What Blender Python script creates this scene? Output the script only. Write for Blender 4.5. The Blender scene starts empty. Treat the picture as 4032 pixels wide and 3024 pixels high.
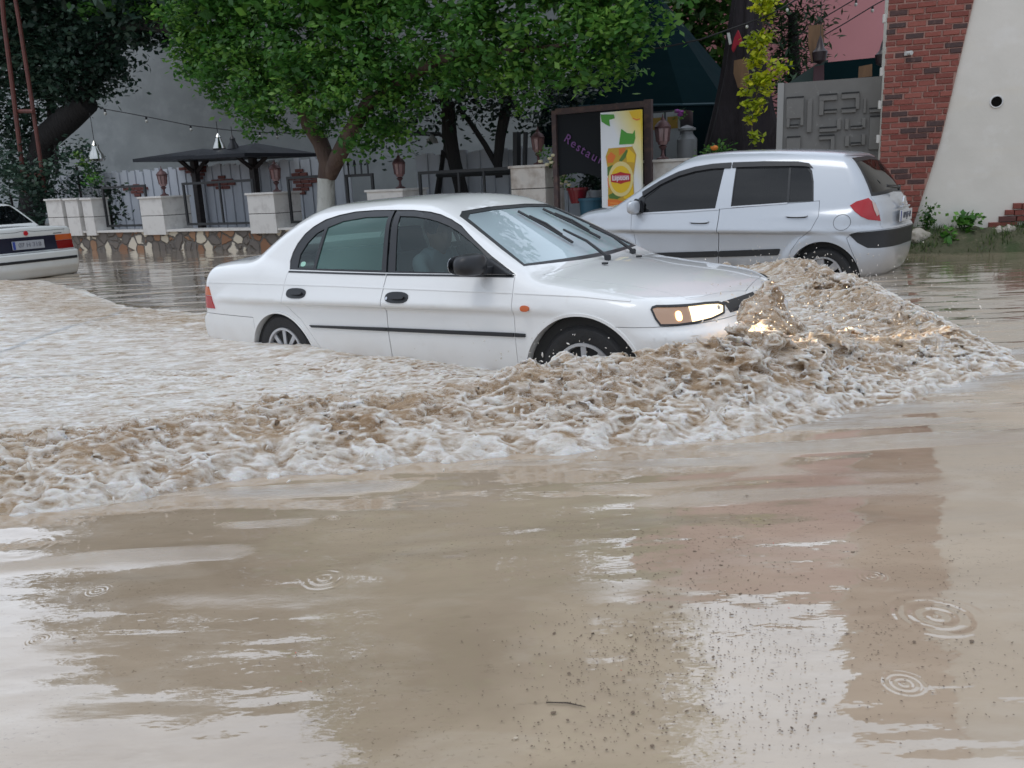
import bpy, bmesh, math, random
import numpy as np
from mathutils import Vector, Matrix
from mathutils.geometry import delaunay_2d_cdt

rng = np.random.default_rng(7)
random.seed(7)
S = bpy.context.scene
COL = S.collection

# ------------------------------------------------------------------ camera
F_PX, PITCH, ROLL, CAM_H = 3337.13, 0.23519, 0.045623, 1.35623     # focal length in pixels of a 4032 px wide frame
cp, sp, cr, sr = math.cos(PITCH), math.sin(PITCH), math.cos(ROLL), math.sin(ROLL)
rt0, up0, fw = Vector((1, 0, 0)), Vector((0, sp, cp)), Vector((0, cp, -sp))
R_ax = cr * rt0 - sr * up0
U_ax = sr * rt0 + cr * up0
cam_d = bpy.data.cameras.new("camera")
cam = bpy.data.objects.new("camera", cam_d)
COL.objects.link(cam)
cam_d.sensor_width = 36.0
cam_d.lens = F_PX / 4032 * 36.0
cam_d.clip_start = 0.05
cam_d.clip_end = 600
cam_d.dof.use_dof = True
cam_d.dof.focus_distance = 4.4
cam_d.dof.aperture_fstop = 9.0
M = Matrix((R_ax, U_ax, -fw)).transposed().to_4x4()
M.translation = Vector((0, 0, CAM_H))
cam.matrix_world = M
S.camera = cam

# ------------------------------------------------------------------ sky, sun, exposure
SUN_EL, SUN_AZ = math.radians(58), math.radians(150)
w = bpy.data.worlds.new("World")
S.world = w
w.use_nodes = True
nt = w.node_tree
nt.nodes.clear()
sky = nt.nodes.new('ShaderNodeTexSky')
sky.sky_type = 'NISHITA'
sky.sun_disc = False
sky.sun_elevation = SUN_EL
sky.sun_rotation = SUN_AZ
sky.dust_density = 3
tc = nt.nodes.new('ShaderNodeTexCoord')
nz = nt.nodes.new('ShaderNodeTexNoise')
nz.inputs['Scale'].default_value = 2.6
nz.inputs['Detail'].default_value = 5
nz.inputs['Roughness'].default_value = .55
mpg = nt.nodes.new('ShaderNodeMapping')
mpg.inputs['Scale'].default_value = (1, 1, 2.2)
nt.links.new(tc.outputs['Generated'], mpg.inputs['Vector'])
nt.links.new(mpg.outputs['Vector'], nz.inputs['Vector'])
cr_ = nt.nodes.new('ShaderNodeValToRGB')
cr_.color_ramp.elements[0].position = .35
cr_.color_ramp.elements[0].color = (7.5, 8.6, 10.3, 1)
cr_.color_ramp.elements[1].position = .68
cr_.color_ramp.elements[1].color = (12.4, 13.6, 15.4, 1)
nt.links.new(nz.outputs['Fac'], cr_.inputs['Fac'])
mx = nt.nodes.new('ShaderNodeMixRGB')
mx.inputs['Fac'].default_value = .88
nt.links.new(sky.outputs['Color'], mx.inputs['Color1'])
nt.links.new(cr_.outputs['Color'], mx.inputs['Color2'])
bgn = nt.nodes.new('ShaderNodeBackground')
bgn.inputs['Strength'].default_value = .10
# an overcast sky is about three times brighter overhead than at the horizon
sxyz = nt.nodes.new('ShaderNodeSeparateXYZ')
nt.links.new(tc.outputs['Generated'], sxyz.inputs[0])
mrz = nt.nodes.new('ShaderNodeMapRange')
mrz.inputs['From Min'].default_value = 0; mrz.inputs['From Max'].default_value = .9
mrz.inputs['To Min'].default_value = .80; mrz.inputs['To Max'].default_value = 1.08
nt.links.new(sxyz.outputs['Z'], mrz.inputs['Value'])
vm = nt.nodes.new('ShaderNodeVectorMath'); vm.operation = 'SCALE'
# the cloud is thinner and brighter low in the north, over the houses
mry = nt.nodes.new('ShaderNodeMapRange'); mry.interpolation_type = 'SMOOTHSTEP'
mry.inputs['From Min'].default_value = .25; mry.inputs['From Max'].default_value = .85
mry.inputs['To Min'].default_value = 1.0; mry.inputs['To Max'].default_value = 1.75
nt.links.new(sxyz.outputs['Y'], mry.inputs['Value'])
mm = nt.nodes.new('ShaderNodeMath'); mm.operation = 'MULTIPLY'
nt.links.new(mrz.outputs['Result'], mm.inputs[0]); nt.links.new(mry.outputs['Result'], mm.inputs[1])
nt.links.new(mx.outputs['Color'], vm.inputs[0]); nt.links.new(mm.outputs[0], vm.inputs['Scale'])
nt.links.new(vm.outputs[0], bgn.inputs['Color'])
wo = nt.nodes.new('ShaderNodeOutputWorld')
nt.links.new(bgn.outputs['Background'], wo.inputs['Surface'])

sd = bpy.data.lights.new("sun", 'SUN')
sd.energy = 0.8
sd.angle = math.radians(25)
sd.color = (1.0, .98, .95)
sun = bpy.data.objects.new("sun", sd)
COL.objects.link(sun)
# light from high overhead through the cloud
sdir = Vector((-.30, -.20, 1.0)).normalized()
sun.rotation_euler = sdir.to_track_quat('Z', 'Y').to_euler()
sun.location = (0, 0, 30)
sky.sun_rotation = math.atan2(sdir.x, sdir.y)
sky.sun_elevation = math.asin(sdir.z)
S.view_settings.view_transform = 'Standard'
S.view_settings.look = 'None'
S.view_settings.exposure = -0.25
S.view_settings.gamma = 1.0
S.cycles.max_bounces = 7
S.cycles.transparent_max_bounces = 10
S.cycles.caustics_reflective = False
S.cycles.caustics_refractive = False

# ------------------------------------------------------------------ helpers: materials
def mat(name, col=(.5, .5, .5), rough=.5, metal=0., spec=.5, coat=0., coat_r=.03, emit=None, es=0., bump=None, noise=None, alpha=1.):
    """noise: list of (scale vec or float, detail, lo, hi, colour) layers mixed over the base by a thresholded noise
       bump: (scale, strength, detail)"""
    m = bpy.data.materials.new(name)
    m.use_nodes = True
    t = m.node_tree
    b = t.nodes['Principled BSDF']
    b.inputs['Base Color'].default_value = (*col, 1)
    b.inputs['Roughness'].default_value = rough
    b.inputs['Metallic'].default_value = metal
    b.inputs['Specular IOR Level'].default_value = spec
    b.inputs['Coat Weight'].default_value = coat
    b.inputs['Coat Roughness'].default_value = coat_r
    if emit:
        b.inputs['Emission Color'].default_value = (*emit, 1)
        b.inputs['Emission Strength'].default_value = es
    tcn = None
    def coords(scale):
        nonlocal tcn
        if tcn is None:
            tcn = t.nodes.new('ShaderNodeTexCoord')
        mp = t.nodes.new('ShaderNodeMapping')
        t.links.new(tcn.outputs['Object'], mp.inputs['Vector'])
        mp.inputs['Scale'].default_value = scale if hasattr(scale, '__len__') else (scale,) * 3
        return mp.outputs['Vector']
    if noise:
        cur = None
        for (sc, det, lo, hi, c) in noise:
            n = t.nodes.new('ShaderNodeTexNoise')
            n.inputs['Scale'].default_value = 1.0
            n.inputs['Detail'].default_value = det
            n.inputs['Roughness'].default_value = .6
            t.links.new(coords(sc), n.inputs['Vector'])
            mr = t.nodes.new('ShaderNodeMapRange')
            mr.inputs['From Min'].default_value = lo
            mr.inputs['From Max'].default_value = hi
            t.links.new(n.outputs['Fac'], mr.inputs['Value'])
            mi = t.nodes.new('ShaderNodeMixRGB')
            t.links.new(mr.outputs['Result'], mi.inputs['Fac'])
            if cur is None:
                mi.inputs['Color1'].default_value = (*col, 1)
            else:
                t.links.new(cur, mi.inputs['Color1'])
            mi.inputs['Color2'].default_value = (*c, 1)
            cur = mi.outputs['Color']
        t.links.new(cur, b.inputs['Base Color'])
    if bump:
        n = t.nodes.new('ShaderNodeTexNoise')
        n.inputs['Scale'].default_value = 1.0
        n.inputs['Detail'].default_value = bump[2] if len(bump) > 2 else 4
        t.links.new(coords(bump[0]), n.inputs['Vector'])
        bn = t.nodes.new('ShaderNodeBump')
        bn.inputs['Strength'].default_value = bump[1]
        bn.inputs['Distance'].default_value = bump[3] if len(bump) > 3 else .02
        t.links.new(n.outputs['Fac'], bn.inputs['Height'])
        t.links.new(bn.outputs['Normal'], b.inputs['Normal'])
    return m

def glass_mat(name, tint, ior=1.5, rough=0.0, haze=0.0, haze_col=(.5, .6, .6)):
    m = bpy.data.materials.new(name)
    m.use_nodes = True
    t = m.node_tree
    t.nodes.clear()
    o = t.nodes.new('ShaderNodeOutputMaterial')
    tr = t.nodes.new('ShaderNodeBsdfTransparent')
    tr.inputs['Color'].default_value = (*tint, 1)
    gl = t.nodes.new('ShaderNodeBsdfGlossy')
    gl.inputs['Roughness'].default_value = rough
    fr = t.nodes.new('ShaderNodeFresnel')
    fr.inputs['IOR'].default_value = ior
    mxs = t.nodes.new('ShaderNodeMixShader')
    t.links.new(fr.outputs['Fac'], mxs.inputs['Fac'])
    src = tr.outputs['BSDF']
    if haze > 0:
        df = t.nodes.new('ShaderNodeBsdfDiffuse')
        df.inputs['Color'].default_value = (*haze_col, 1)
        m2 = t.nodes.new('ShaderNodeMixShader')
        n = t.nodes.new('ShaderNodeTexNoise')
        n.inputs['Scale'].default_value = 1.1
        n.inputs['Detail'].default_value = 1.5
        tcn = t.nodes.new('ShaderNodeTexCoord')
        t.links.new(tcn.outputs['Object'], n.inputs['Vector'])
        mr = t.nodes.new('ShaderNodeMapRange')
        mr.inputs['From Min'].default_value = .35
        mr.inputs['From Max'].default_value = .7
        mr.inputs['To Min'].default_value = haze * .65
        mr.inputs['To Max'].default_value = haze * 1.3
        t.links.new(n.outputs['Fac'], mr.inputs['Value'])
        t.links.new(mr.outputs['Result'], m2.inputs['Fac'])
        t.links.new(tr.outputs['BSDF'], m2.inputs[1])
        t.links.new(df.outputs['BSDF'], m2.inputs[2])
        src = m2.outputs['Shader']
    t.links.new(src, mxs.inputs[1])
    t.links.new(gl.outputs['BSDF'], mxs.inputs[2])
    t.links.new(mxs.outputs['Shader'], o.inputs['Surface'])
    return m

# ------------------------------------------------------------------ helpers: objects
def mesh_from(name, V, Fc, smooth=False):
    me = bpy.data.meshes.new(name)
    V = np.asarray(V, dtype=np.float32)
    Fa = Fc if isinstance(Fc, np.ndarray) else None
    if Fa is not None:
        k = Fa.shape[1]
        me.vertices.add(len(V))
        me.vertices.foreach_set('co', V.ravel())
        me.loops.add(Fa.size)
        me.loops.foreach_set('vertex_index', Fa.astype(np.int32).ravel())
        me.polygons.add(len(Fa))
        me.polygons.foreach_set('loop_start', np.arange(0, Fa.size, k, dtype=np.int32))
        me.polygons.foreach_set('loop_total', np.full(len(Fa), k, dtype=np.int32))
        me.update(calc_edges=True)
    else:
        me.from_pydata([tuple(v) for v in V], [], [tuple(f) for f in Fc])
        me.update()
    if smooth:
        me.polygons.foreach_set('use_smooth', np.ones(len(me.polygons), dtype=bool))
    return me

def link(name, me, m=None, parent=None, loc=None, rot=None):
    o = bpy.data.objects.new(name, me)
    COL.objects.link(o)
    if m is not None and me is not None:
        me.materials.clear()
        for q in (m if isinstance(m, (list, tuple)) else [m]):
            me.materials.append(q)
    if parent is not None:
        o.parent = parent
    if loc is not None:
        o.location = loc
    if rot is not None:
        o.rotation_euler = rot
    return o

def tag(o, label=None, cat=None, group=None, kind=None):
    if label: o['label'] = label
    if cat: o['category'] = cat
    if group: o['group'] = group
    if kind: o['kind'] = kind
    return o

def thing(name, label, cat, loc=(0, 0, 0), rz=0., group=None):
    o = bpy.data.objects.new(name, None)
    COL.objects.link(o)
    o.location = loc
    o.rotation_euler = (0, 0, rz)
    o.empty_display_size = .2
    return tag(o, label, cat, group)

def copy_tree(o, parent=None):
    c = o.copy()
    COL.objects.link(c)
    c.parent = parent
    for ch in list(o.children):
        copy_tree(ch, c)
    return c

class MB:
    """collects simple shapes into one mesh"""
    def __init__(s):
        s.v, s.f, s.mi = [], [], []
    def add(s, V, Fc, mi=0):
        n = len(s.v)
        s.v += [tuple(map(float, p)) for p in V]
        s.f += [tuple(int(i) + n for i in f) for f in Fc]
        s.mi += [mi] * len(Fc)
        return s
    def box(s, c, d, rz=0., rx=0., ry=0., mi=0, taper=1.):
        V = []
        R = Matrix.Rotation(rz, 3, 'Z') @ Matrix.Rotation(ry, 3, 'Y') @ Matrix.Rotation(rx, 3, 'X')
        for z in (-.5, .5):
            k = 1 if z < 0 else taper
            for x, y in ((-.5, -.5), (.5, -.5), (.5, .5), (-.5, .5)):
                V.append(R @ Vector((x * d[0] * k, y * d[1] * k, z * d[2])) + Vector(c))
        s.add(V, [(3, 2, 1, 0), (4, 5, 6, 7), (0, 1, 5, 4), (1, 2, 6, 5), (2, 3, 7, 6), (3, 0, 4, 7)], mi)
        return s
    def tube(s, pts, rad, n=8, mi=0, cap=True):
        pts = [Vector(p) for p in pts]
        rs = rad if hasattr(rad, '__len__') else [rad] * len(pts)
        V, Fc = [], []
        up = Vector((0, 0, 1))
        for i, p in enumerate(pts):
            d = (pts[min(i + 1, len(pts) - 1)] - pts[max(i - 1, 0)])
            d = d.normalized() if d.length > 1e-9 else Vector((0, 0, 1))
            a = d.cross(up if abs(d.dot(up)) < .95 else Vector((1, 0, 0))).normalized()
            b = d.cross(a)
            for k in range(n):
                t = 2 * math.pi * k / n
                V.append(p + (a * math.cos(t) + b * math.sin(t)) * rs[i])
        for i in range(len(pts) - 1):
            for k in range(n):
                Fc.append((i * n + k, i * n + (k + 1) % n, (i + 1) * n + (k + 1) % n, (i + 1) * n + k))
        if cap:
            Fc.append(tuple(range(n))[::-1])
            Fc.append(tuple(range((len(pts) - 1) * n, len(pts) * n)))
        s.add(V, Fc, mi)
        return s
    def lathe(s, prof, c=(0, 0, 0), n=20, mi=0, axis='Z', cap=True):
        V, Fc = [], []
        for (r, z) in prof:
            for k in range(n):
                t = 2 * math.pi * k / n
                q = (r * math.cos(t), r * math.sin(t), z)
                if axis == 'Y': q = (q[0], q[2], q[1])
                if axis == 'X': q = (q[2], q[0], q[1])
                V.append((q[0] + c[0], q[1] + c[1], q[2] + c[2]))
        m = len(prof)
        for i in range(m - 1):
            for k in range(n):
                Fc.append((i * n + k, i * n + (k + 1) % n, (i + 1) * n + (k + 1) % n, (i + 1) * n + k))
        if cap and prof[0][0] > 1e-6: Fc.append(tuple(range(n))[::-1])
        if cap and prof[-1][0] > 1e-6: Fc.append(tuple(range((m - 1) * n, m * n)))
        s.add(V, Fc, mi)
        return s
    def prism(s, poly, y0, y1, frame=None, mi=0):
        """poly: 2-D points (a,b); extruded from y0 to y1; frame maps (a,y,b) to a point"""
        fr = frame or (lambda a, y, b: (a, y, b))
        n = len(poly)
        V = [fr(a, y0, b) for a, b in poly] + [fr(a, y1, b) for a, b in poly]
        Fc = [tuple(range(n)), tuple(range(n, 2 * n))[::-1]]
        for i in range(n):
            j = (i + 1) % n
            Fc.append((i, i + n, j + n, j))
        s.add(V, Fc, mi)
        return s
    def build(s, name, m, parent=None, smooth=False, bevel=0., sharp=35, loc=None, rot=None, fix=True):
        me = mesh_from(name, s.v, s.f) if s.v else bpy.data.meshes.new(name)
        if len(s.mi) and max(s.mi) > 0:
            me.polygons.foreach_set('material_index', np.array(s.mi, dtype=np.int32))
        if fix or bevel > 0:
            bm = bmesh.new()
            bm.from_mesh(me)
            if bevel > 0:
                bmesh.ops.bevel(bm, geom=[e for e in bm.edges if len(e.link_faces) == 2 and e.calc_face_angle(0) > .5], offset=bevel, segments=2, affect='EDGES', profile=.6)
            bmesh.ops.recalc_face_normals(bm, faces=bm.faces)
            bm.to_mesh(me)
            bm.free()
        mats = m if isinstance(m, (list, tuple)) else [m]
        if smooth:
            me.polygons.foreach_set('use_smooth', np.ones(len(me.polygons), dtype=bool))
            me.set_sharp_from_angle(angle=math.radians(sharp))
        mi = np.zeros(len(me.polygons), dtype=np.int32)
        me.polygons.foreach_get('material_index', mi)
        o = link(name, me, mats, parent, loc, rot)
        me.polygons.foreach_set('material_index', mi)
        return o

def ray_px(px, py):
    """direction of the sight line through a pixel of the 4032 x 3024 photograph (used to survey where things stand)"""
    u = (px - 2016) / F_PX; v = (py - 1512) / F_PX
    d = R_ax * u - U_ax * v + fw
    return np.array(d)
CAM = np.array([0, 0, CAM_H])
def at_z(px, py, z):
    d = ray_px(px, py)
    return CAM + d * ((z - CAM_H) / d[2])
def at_plane(px, py, p0, n):
    d = ray_px(px, py); n = np.asarray(n, float); p0 = np.asarray(p0, float)
    return CAM + d * (np.dot(p0 - CAM, n) / np.dot(d, n))
# ------------------------------------------------------------------ smooth solids
def smin(a, b, k):
    h = np.maximum(k - np.abs(a - b), 0) / k
    return np.minimum(a, b) - h * h * k * .25
def smax(a, b, k):
    return -smin(-a, -b, k)
def curve(pts):
    """smooth interpolation through points (monotone cubic)"""
    x = np.array([p[0] for p in pts], float); y = np.array([p[1] for p in pts], float)
    o = np.argsort(x); x, y = x[o], y[o]
    h = np.diff(x); d = np.diff(y) / h
    m = np.zeros_like(y); m[0], m[-1] = d[0], d[-1]
    for i in range(1, len(x) - 1):
        if d[i - 1] * d[i] > 0:
            w1, w2 = 2 * h[i] + h[i - 1], h[i] + 2 * h[i - 1]
            m[i] = (w1 + w2) / (w1 / d[i - 1] + w2 / d[i])
    def f(q):
        q = np.asarray(q, float)
        i = np.clip(np.searchsorted(x, q) - 1, 0, len(x) - 2)
        t = (q - x[i]) / h[i]
        tc = np.clip(t, 0, 1)
        r = ((2 * tc**3 - 3 * tc**2 + 1) * y[i] + (tc**3 - 2 * tc**2 + tc) * h[i] * m[i] + (-2 * tc**3 + 3 * tc**2) * y[i + 1] + (tc**3 - tc**2) * h[i] * m[i + 1])
        r = r + np.where(t < 0, t * h[i] * m[0], 0) + np.where(t > 1, (t - 1) * h[i] * m[-1], 0)
        return r
    return f

def grad(Fn, P, e=1e-3):
    x, y, z = P[:, 0], P[:, 1], P[:, 2]
    return np.stack([(Fn(x + e, y, z) - Fn(x - e, y, z)), (Fn(x, y + e, z) - Fn(x, y - e, z)), (Fn(x, y, z + e) - Fn(x, y, z - e))], 1) / (2 * e)

def nets(A, org, step):
    """surface nets: quads around the zero level of the sampled field A (negative inside)"""
    s = A < 0
    nx, ny, nz_ = A.shape
    c = np.zeros((nx - 1, ny - 1, nz_ - 1), np.uint8)
    for i in (0, 1):
        for j in (0, 1):
            for k in (0, 1):
                c += s[i:nx - 1 + i, j:ny - 1 + j, k:nz_ - 1 + k]
    act = (c > 0) & (c < 8)
    idx = -np.ones(act.shape, np.int32)
    cell = np.argwhere(act).astype(np.int32)
    idx[act] = np.arange(len(cell))
    acc = np.zeros((len(cell), 3), np.float32); cnt = np.zeros(len(cell), np.float32)
    ci, cj, ck = cell[:, 0], cell[:, 1], cell[:, 2]
    for ax in range(3):
        for a in (0, 1):
            for b in (0, 1):
                o1 = [0, 0, 0]; o1[(ax + 1) % 3] = a; o1[(ax + 2) % 3] = b
                o2 = list(o1); o2[ax] = 1
                v1 = A[ci + o1[0], cj + o1[1], ck + o1[2]]; v2 = A[ci + o2[0], cj + o2[1], ck + o2[2]]
                m = (v1 < 0) != (v2 < 0)
                t = np.where(m, v1 / np.where(m, v1 - v2, 1), 0)
                p = np.zeros((len(cell), 3), np.float32)
                p[:, 0], p[:, 1], p[:, 2] = o1
                p[:, ax] += t
                acc += p * m[:, None]; cnt += m
    V = (cell + acc / np.maximum(cnt, 1)[:, None]) * np.asarray(step, np.float32) + np.asarray(org, np.float32)
    Q = []
    for ax in range(3):
        sl1 = [slice(None)] * 3; sl2 = [slice(None)] * 3
        sl1[ax] = slice(0, -1); sl2[ax] = slice(1, None)
        a_, b_ = s[tuple(sl1)], s[tuple(sl2)]
        e = np.argwhere(a_ != b_)
        u, v = (ax + 1) % 3, (ax + 2) % 3
        sh = A.shape
        ok = (e[:, u] > 0) & (e[:, v] > 0) & (e[:, u] < sh[u] - 1) & (e[:, v] < sh[v] - 1)
        e = e[ok]
        def cc(du, dv):
            q = e.copy(); q[:, u] -= du; q[:, v] -= dv
            return idx[q[:, 0], q[:, 1], q[:, 2]]
        quad = np.stack([cc(1, 1), cc(0, 1), cc(0, 0), cc(1, 0)], 1)
        flip = ~a_[e[:, 0], e[:, 1], e[:, 2]]
        quad[flip] = quad[flip][:, ::-1]
        Q.append(quad)
    return V, np.concatenate(Q)

def solid(Fn, lo, hi, step, proj=4):
    lo = np.array(lo, float); hi = np.array(hi, float)
    n = np.ceil((hi - lo) / step).astype(int) + 1
    ax = [lo[i] + np.arange(n[i]) * step for i in range(3)]
    X, Y, Z = np.meshgrid(*ax, indexing='ij', sparse=True)
    A = Fn(X, Y, Z)
    A = np.broadcast_to(A, n).astype(np.float32)
    V, Q = nets(A, lo, (step,) * 3)
    V = V.astype(float)
    for _ in range(proj):
        f = Fn(V[:, 0], V[:, 1], V[:, 2]); g = grad(Fn, V)
        d = (f / np.maximum((g * g).sum(1), .05))[:, None] * g
        L = np.linalg.norm(d, axis=1, keepdims=True)
        V -= d * np.minimum(1, step * .6 / np.maximum(L, 1e-9))
    return V, Q
# ------------------------------------------------------------------ the three car bodies as smooth solids (x forward, z up)
_sx_top = curve([(-2.40, .93), (-2.2, .985), (-1.8, 1.025), (-1.5, 1.035), (-1.0, .97), (-.4, .935), (.3, .93), (.9, .91), (1.2, .875), (1.5, .83), (1.75, .765), (1.95, .69), (2.1, .62)])
_sx_roof = curve([(-1.6, 1.31), (-1.3, 1.345), (-.9, 1.368), (-.4, 1.375), (0, 1.355), (.3, 1.30), (.55, 1.23)])
_sx_W = curve([(.15, .78), (.30, .815), (.45, .835), (.55, .842), (.70, .840), (.80, .832), (.86, .824), (.95, .80), (1.1, .74)])
_sx_rear = curve([(.1, -2.22), (.30, -2.33), (.38, -2.40), (.46, -2.43), (.55, -2.42), (.60, -2.37), (.70, -2.355), (.80, -2.34), (.90, -2.31), (1.0, -2.24)])
_sx_front = curve([(.1, 1.82), (.25, 1.89), (.40, 1.93), (.58, 1.93), (.62, 1.89), (.75, 1.83), (.85, 1.73)])
def f_sedan(x, y, z):
    a = np.abs(y)
    xf = np.maximum(x - 1.2, 0); xr = np.maximum(-1.2 - x, 0)
    W = _sx_W(z) - .14 * xf**2 - .07 * xr**2
    side = a - W
    top = z - (_sx_top(x) - .05 * (y / .75)**2)
    front = x - (_sx_front(z) - .25 * (a / .8)**4)
    rear = (_sx_rear(z) + .13 * (a / .8)**3) - x
    f = smax(side, top * .97, .10)
    f = smax(f, front, .10)
    f = smax(f, rear, .10)
    f = smax(f, .17 - z, .05)
    # greenhouse
    xg = np.maximum(np.abs(x + .35) - .25, 0)
    sg = (a - (.812 - .50 * (z - .90) - .13 * np.maximum(z - .9, 0)**2) + .045 * xg**2) * .90
    roof = z - (_sx_roof(x) - .14 * y * y)
    ws = (x - (.875 - 1.95 * (z - .92)) + .15 * y * y) * .456
    bl = ((-1.80 + 1.62 * (z - 1.0) + .34 * y * y) - x) * .525
    g = smax(smax(sg, roof, .15), ws, .06)
    g = smax(g, bl, .10)
    g = smax(g, .7 - z, .05)
    return smin(f, g, .035)

_hx_top = curve([(-1.9, 1.0), (-1, .99), (0, .97), (.8, .99), (1.2, 1.02), (1.4, 1.005), (1.6, .975), (1.8, .935), (2.0, .84)])
_hx_roof = curve([(-1.7, 1.45), (-1.45, 1.495), (-1.2, 1.53), (-.9, 1.556), (-.5, 1.577), (-.1, 1.583), (.2, 1.570), (.45, 1.535), (.7, 1.46)])
_hx_W = curve([(.15, .78), (.3, .81), (.5, .832), (.7, .836), (.85, .830), (.95, .812), (1.05, .78)])
_hx_rear = curve([(.15, -1.74), (.22, -1.81), (.30, -1.87), (.45, -1.92), (.55, -1.93), (.70, -1.93), (.745, -1.915), (.775, -1.885), (.87, -1.875), (1.0, -1.84), (1.06, -1.80), (1.17, -1.735), (1.26, -1.67), (1.36, -1.59), (1.44, -1.52), (1.55, -1.42)])
_hx_front = curve([(.1, 1.92), (.4, 2.02), (.6, 2.02), (.8, 1.98), (.95, 1.86)])
def _hx_cr(x): return .837 - (x + .14) * .066
def f_hatch(x, y, z):
    a = np.abs(y)
    xf = np.maximum(x - 1.1, 0); xr = np.maximum(-1.2 - x, 0)
    r = np.sqrt((x + 1.27)**2 + (z - .28)**2); r2 = np.sqrt((x - 1.2)**2 + (z - .28)**2)
    fl = .022 * (1 / (1 + np.exp((r - .435) / .012)) + 1 / (1 + np.exp((r2 - .435) / .012))) * (1 / (1 + np.exp(-(z - .2) / .03)))
    W = _hx_W(z) - .16 * xf**2 - .14 * xr**2 + fl - .006 / (1 + np.exp(-(z - _hx_cr(x)) / .008))
    side = a - W
    top = z - (_hx_top(x) - .05 * (y / .7)**2)
    front = x - (_hx_front(z) - .22 * (a / .8)**2.6)
    rear = (_hx_rear(z) + .06 + .20 * (a / .75)**4) - x
    f = smax(side, top, .10)
    f = smax(f, front, .12)
    f = smax(f, rear, .09)
    f = smax(f, .23 - z, .05)
    sg = (a - (.808 - .40 * (z - .97) - .15 * np.maximum(z - 1.0, 0)**2) + .05 * np.maximum(np.abs(x) - .4, 0)**2) * .92
    roof = z - (_hx_roof(x) - .10 * y * y)
    ws = (x - (1.36 - 1.72 * (z - 1.0)) + .30 * y * y) * .503
    g = smax(smax(sg, roof, .14), ws, .05)
    g = smax(g, rear * .85, .07)
    g = smax(g, .7 - z, .05)
    return smin(f, g, .03)

_tx_W = curve([(.15, .76), (.35, .79), (.6, .805), (.8, .80), (.95, .78)])
_tx_rear = curve([(.2, -2.02), (.33, -2.07), (.40, -2.10), (.60, -2.10), (.625, -2.07), (.64, -2.02), (.86, -2.00), (.90, -2.005), (.96, -2.0), (1.04, -1.98)])
def f_saloon(x, y, z):
    a = np.abs(y)
    W = _tx_W(z) - .02 * np.maximum(-1.2 - x, 0)**2
    side = a - W
    top = z - (1.02 - .03 * (y / .7)**2 - .03 * np.maximum(-1.6 - x, 0) - .06 * np.maximum(x - 1.0, 0))
    front = x - (1.95 - .05 * (a / .8)**2)
    rear = (_tx_rear(z) + .045 * (a / .8)**4) - x
    f = smax(side, top, .05)
    f = smax(f, front, .05)
    f = smax(f, rear, .035)
    f = smax(f, .24 - z, .04)
    sg = (a - (.77 - .42 * (z - .93))) * .92
    roof = z - (1.39 - .08 * y * y - .03 * np.abs(x + .2)**2)
    ws = (x - (.95 - 1.35 * (z - .95)) + .12 * y * y) * .59
    bl = ((-1.42 + 1.25 * (z - .96) + .15 * y * y) - x) * .62
    g = smax(smax(sg, roof, .08), ws, .05)
    g = smax(g, bl, .06)
    g = smax(g, .7 - z, .05)
    return smin(f, g, .02)
# ------------------------------------------------------------------ car construction
def boolean(o, cutter, op='DIFFERENCE'):
    md = o.modifiers.new('b', 'BOOLEAN')
    md.operation = op
    md.solver = 'MANIFOLD'
    md.object = cutter
    dg = bpy.context.evaluated_depsgraph_get()
    me = bpy.data.meshes.new_from_object(o.evaluated_get(dg))
    o.modifiers.clear()
    old = o.data
    me.name = old.name
    o.data = me
    bpy.data.meshes.remove(old)

def fix_normals(o, Fn, tol=2.5e-3):
    """vertices that lie on the smooth outer skin take the skin's exact normal"""
    me = o.data
    n = len(me.vertices)
    P = np.zeros(n * 3); me.vertices.foreach_get('co', P); P = P.reshape(-1, 3)
    f = Fn(P[:, 0], P[:, 1], P[:, 2])
    G = grad(Fn, P); G /= np.maximum(np.linalg.norm(G, axis=1, keepdims=True), 1e-9)
    on = np.abs(f) < tol
    nl = len(me.loops)
    li = np.zeros(nl, np.int32); me.loops.foreach_get('vertex_index', li)
    lt = np.zeros(len(me.polygons), np.int32); me.polygons.foreach_get('loop_total', lt)
    fn = np.zeros(len(me.polygons) * 3); me.polygons.foreach_get('normal', fn)
    fnl = np.repeat(fn.reshape(-1, 3), lt, axis=0)
    ok = on[li] & ((G[li] * fnl).sum(1) > .72)
    N = np.where(ok[:, None], G[li], fnl)
    me.polygons.foreach_set('use_smooth', np.ones(len(me.polygons), dtype=bool))
    me.normals_split_custom_set(N.tolist())

def tmp_mesh(V, Fc):
    me = mesh_from('tmp', V, Fc)
    bm = bmesh.new(); bm.from_mesh(me)
    bmesh.ops.recalc_face_normals(bm, faces=bm.faces)
    bmesh.ops.triangulate(bm, faces=[f for f in bm.faces if len(f.verts) > 4])
    bm.to_mesh(me); bm.free()
    return link('tmp', me)

def prism_cut(poly, y0, y1, axis='Y'):
    b = MB()
    fr = {'Y': lambda a, y, c: (a, y, c), 'X': lambda a, y, c: (y, a, c), 'Z': lambda a, y, c: (a, c, y)}[axis]
    b.prism(poly, y0, y1, fr)
    return tmp_mesh(b.v, b.f)

def kill(*os_):
    for o in os_:
        me = o.data
        bpy.data.objects.remove(o)
        bpy.data.meshes.remove(me)

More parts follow.
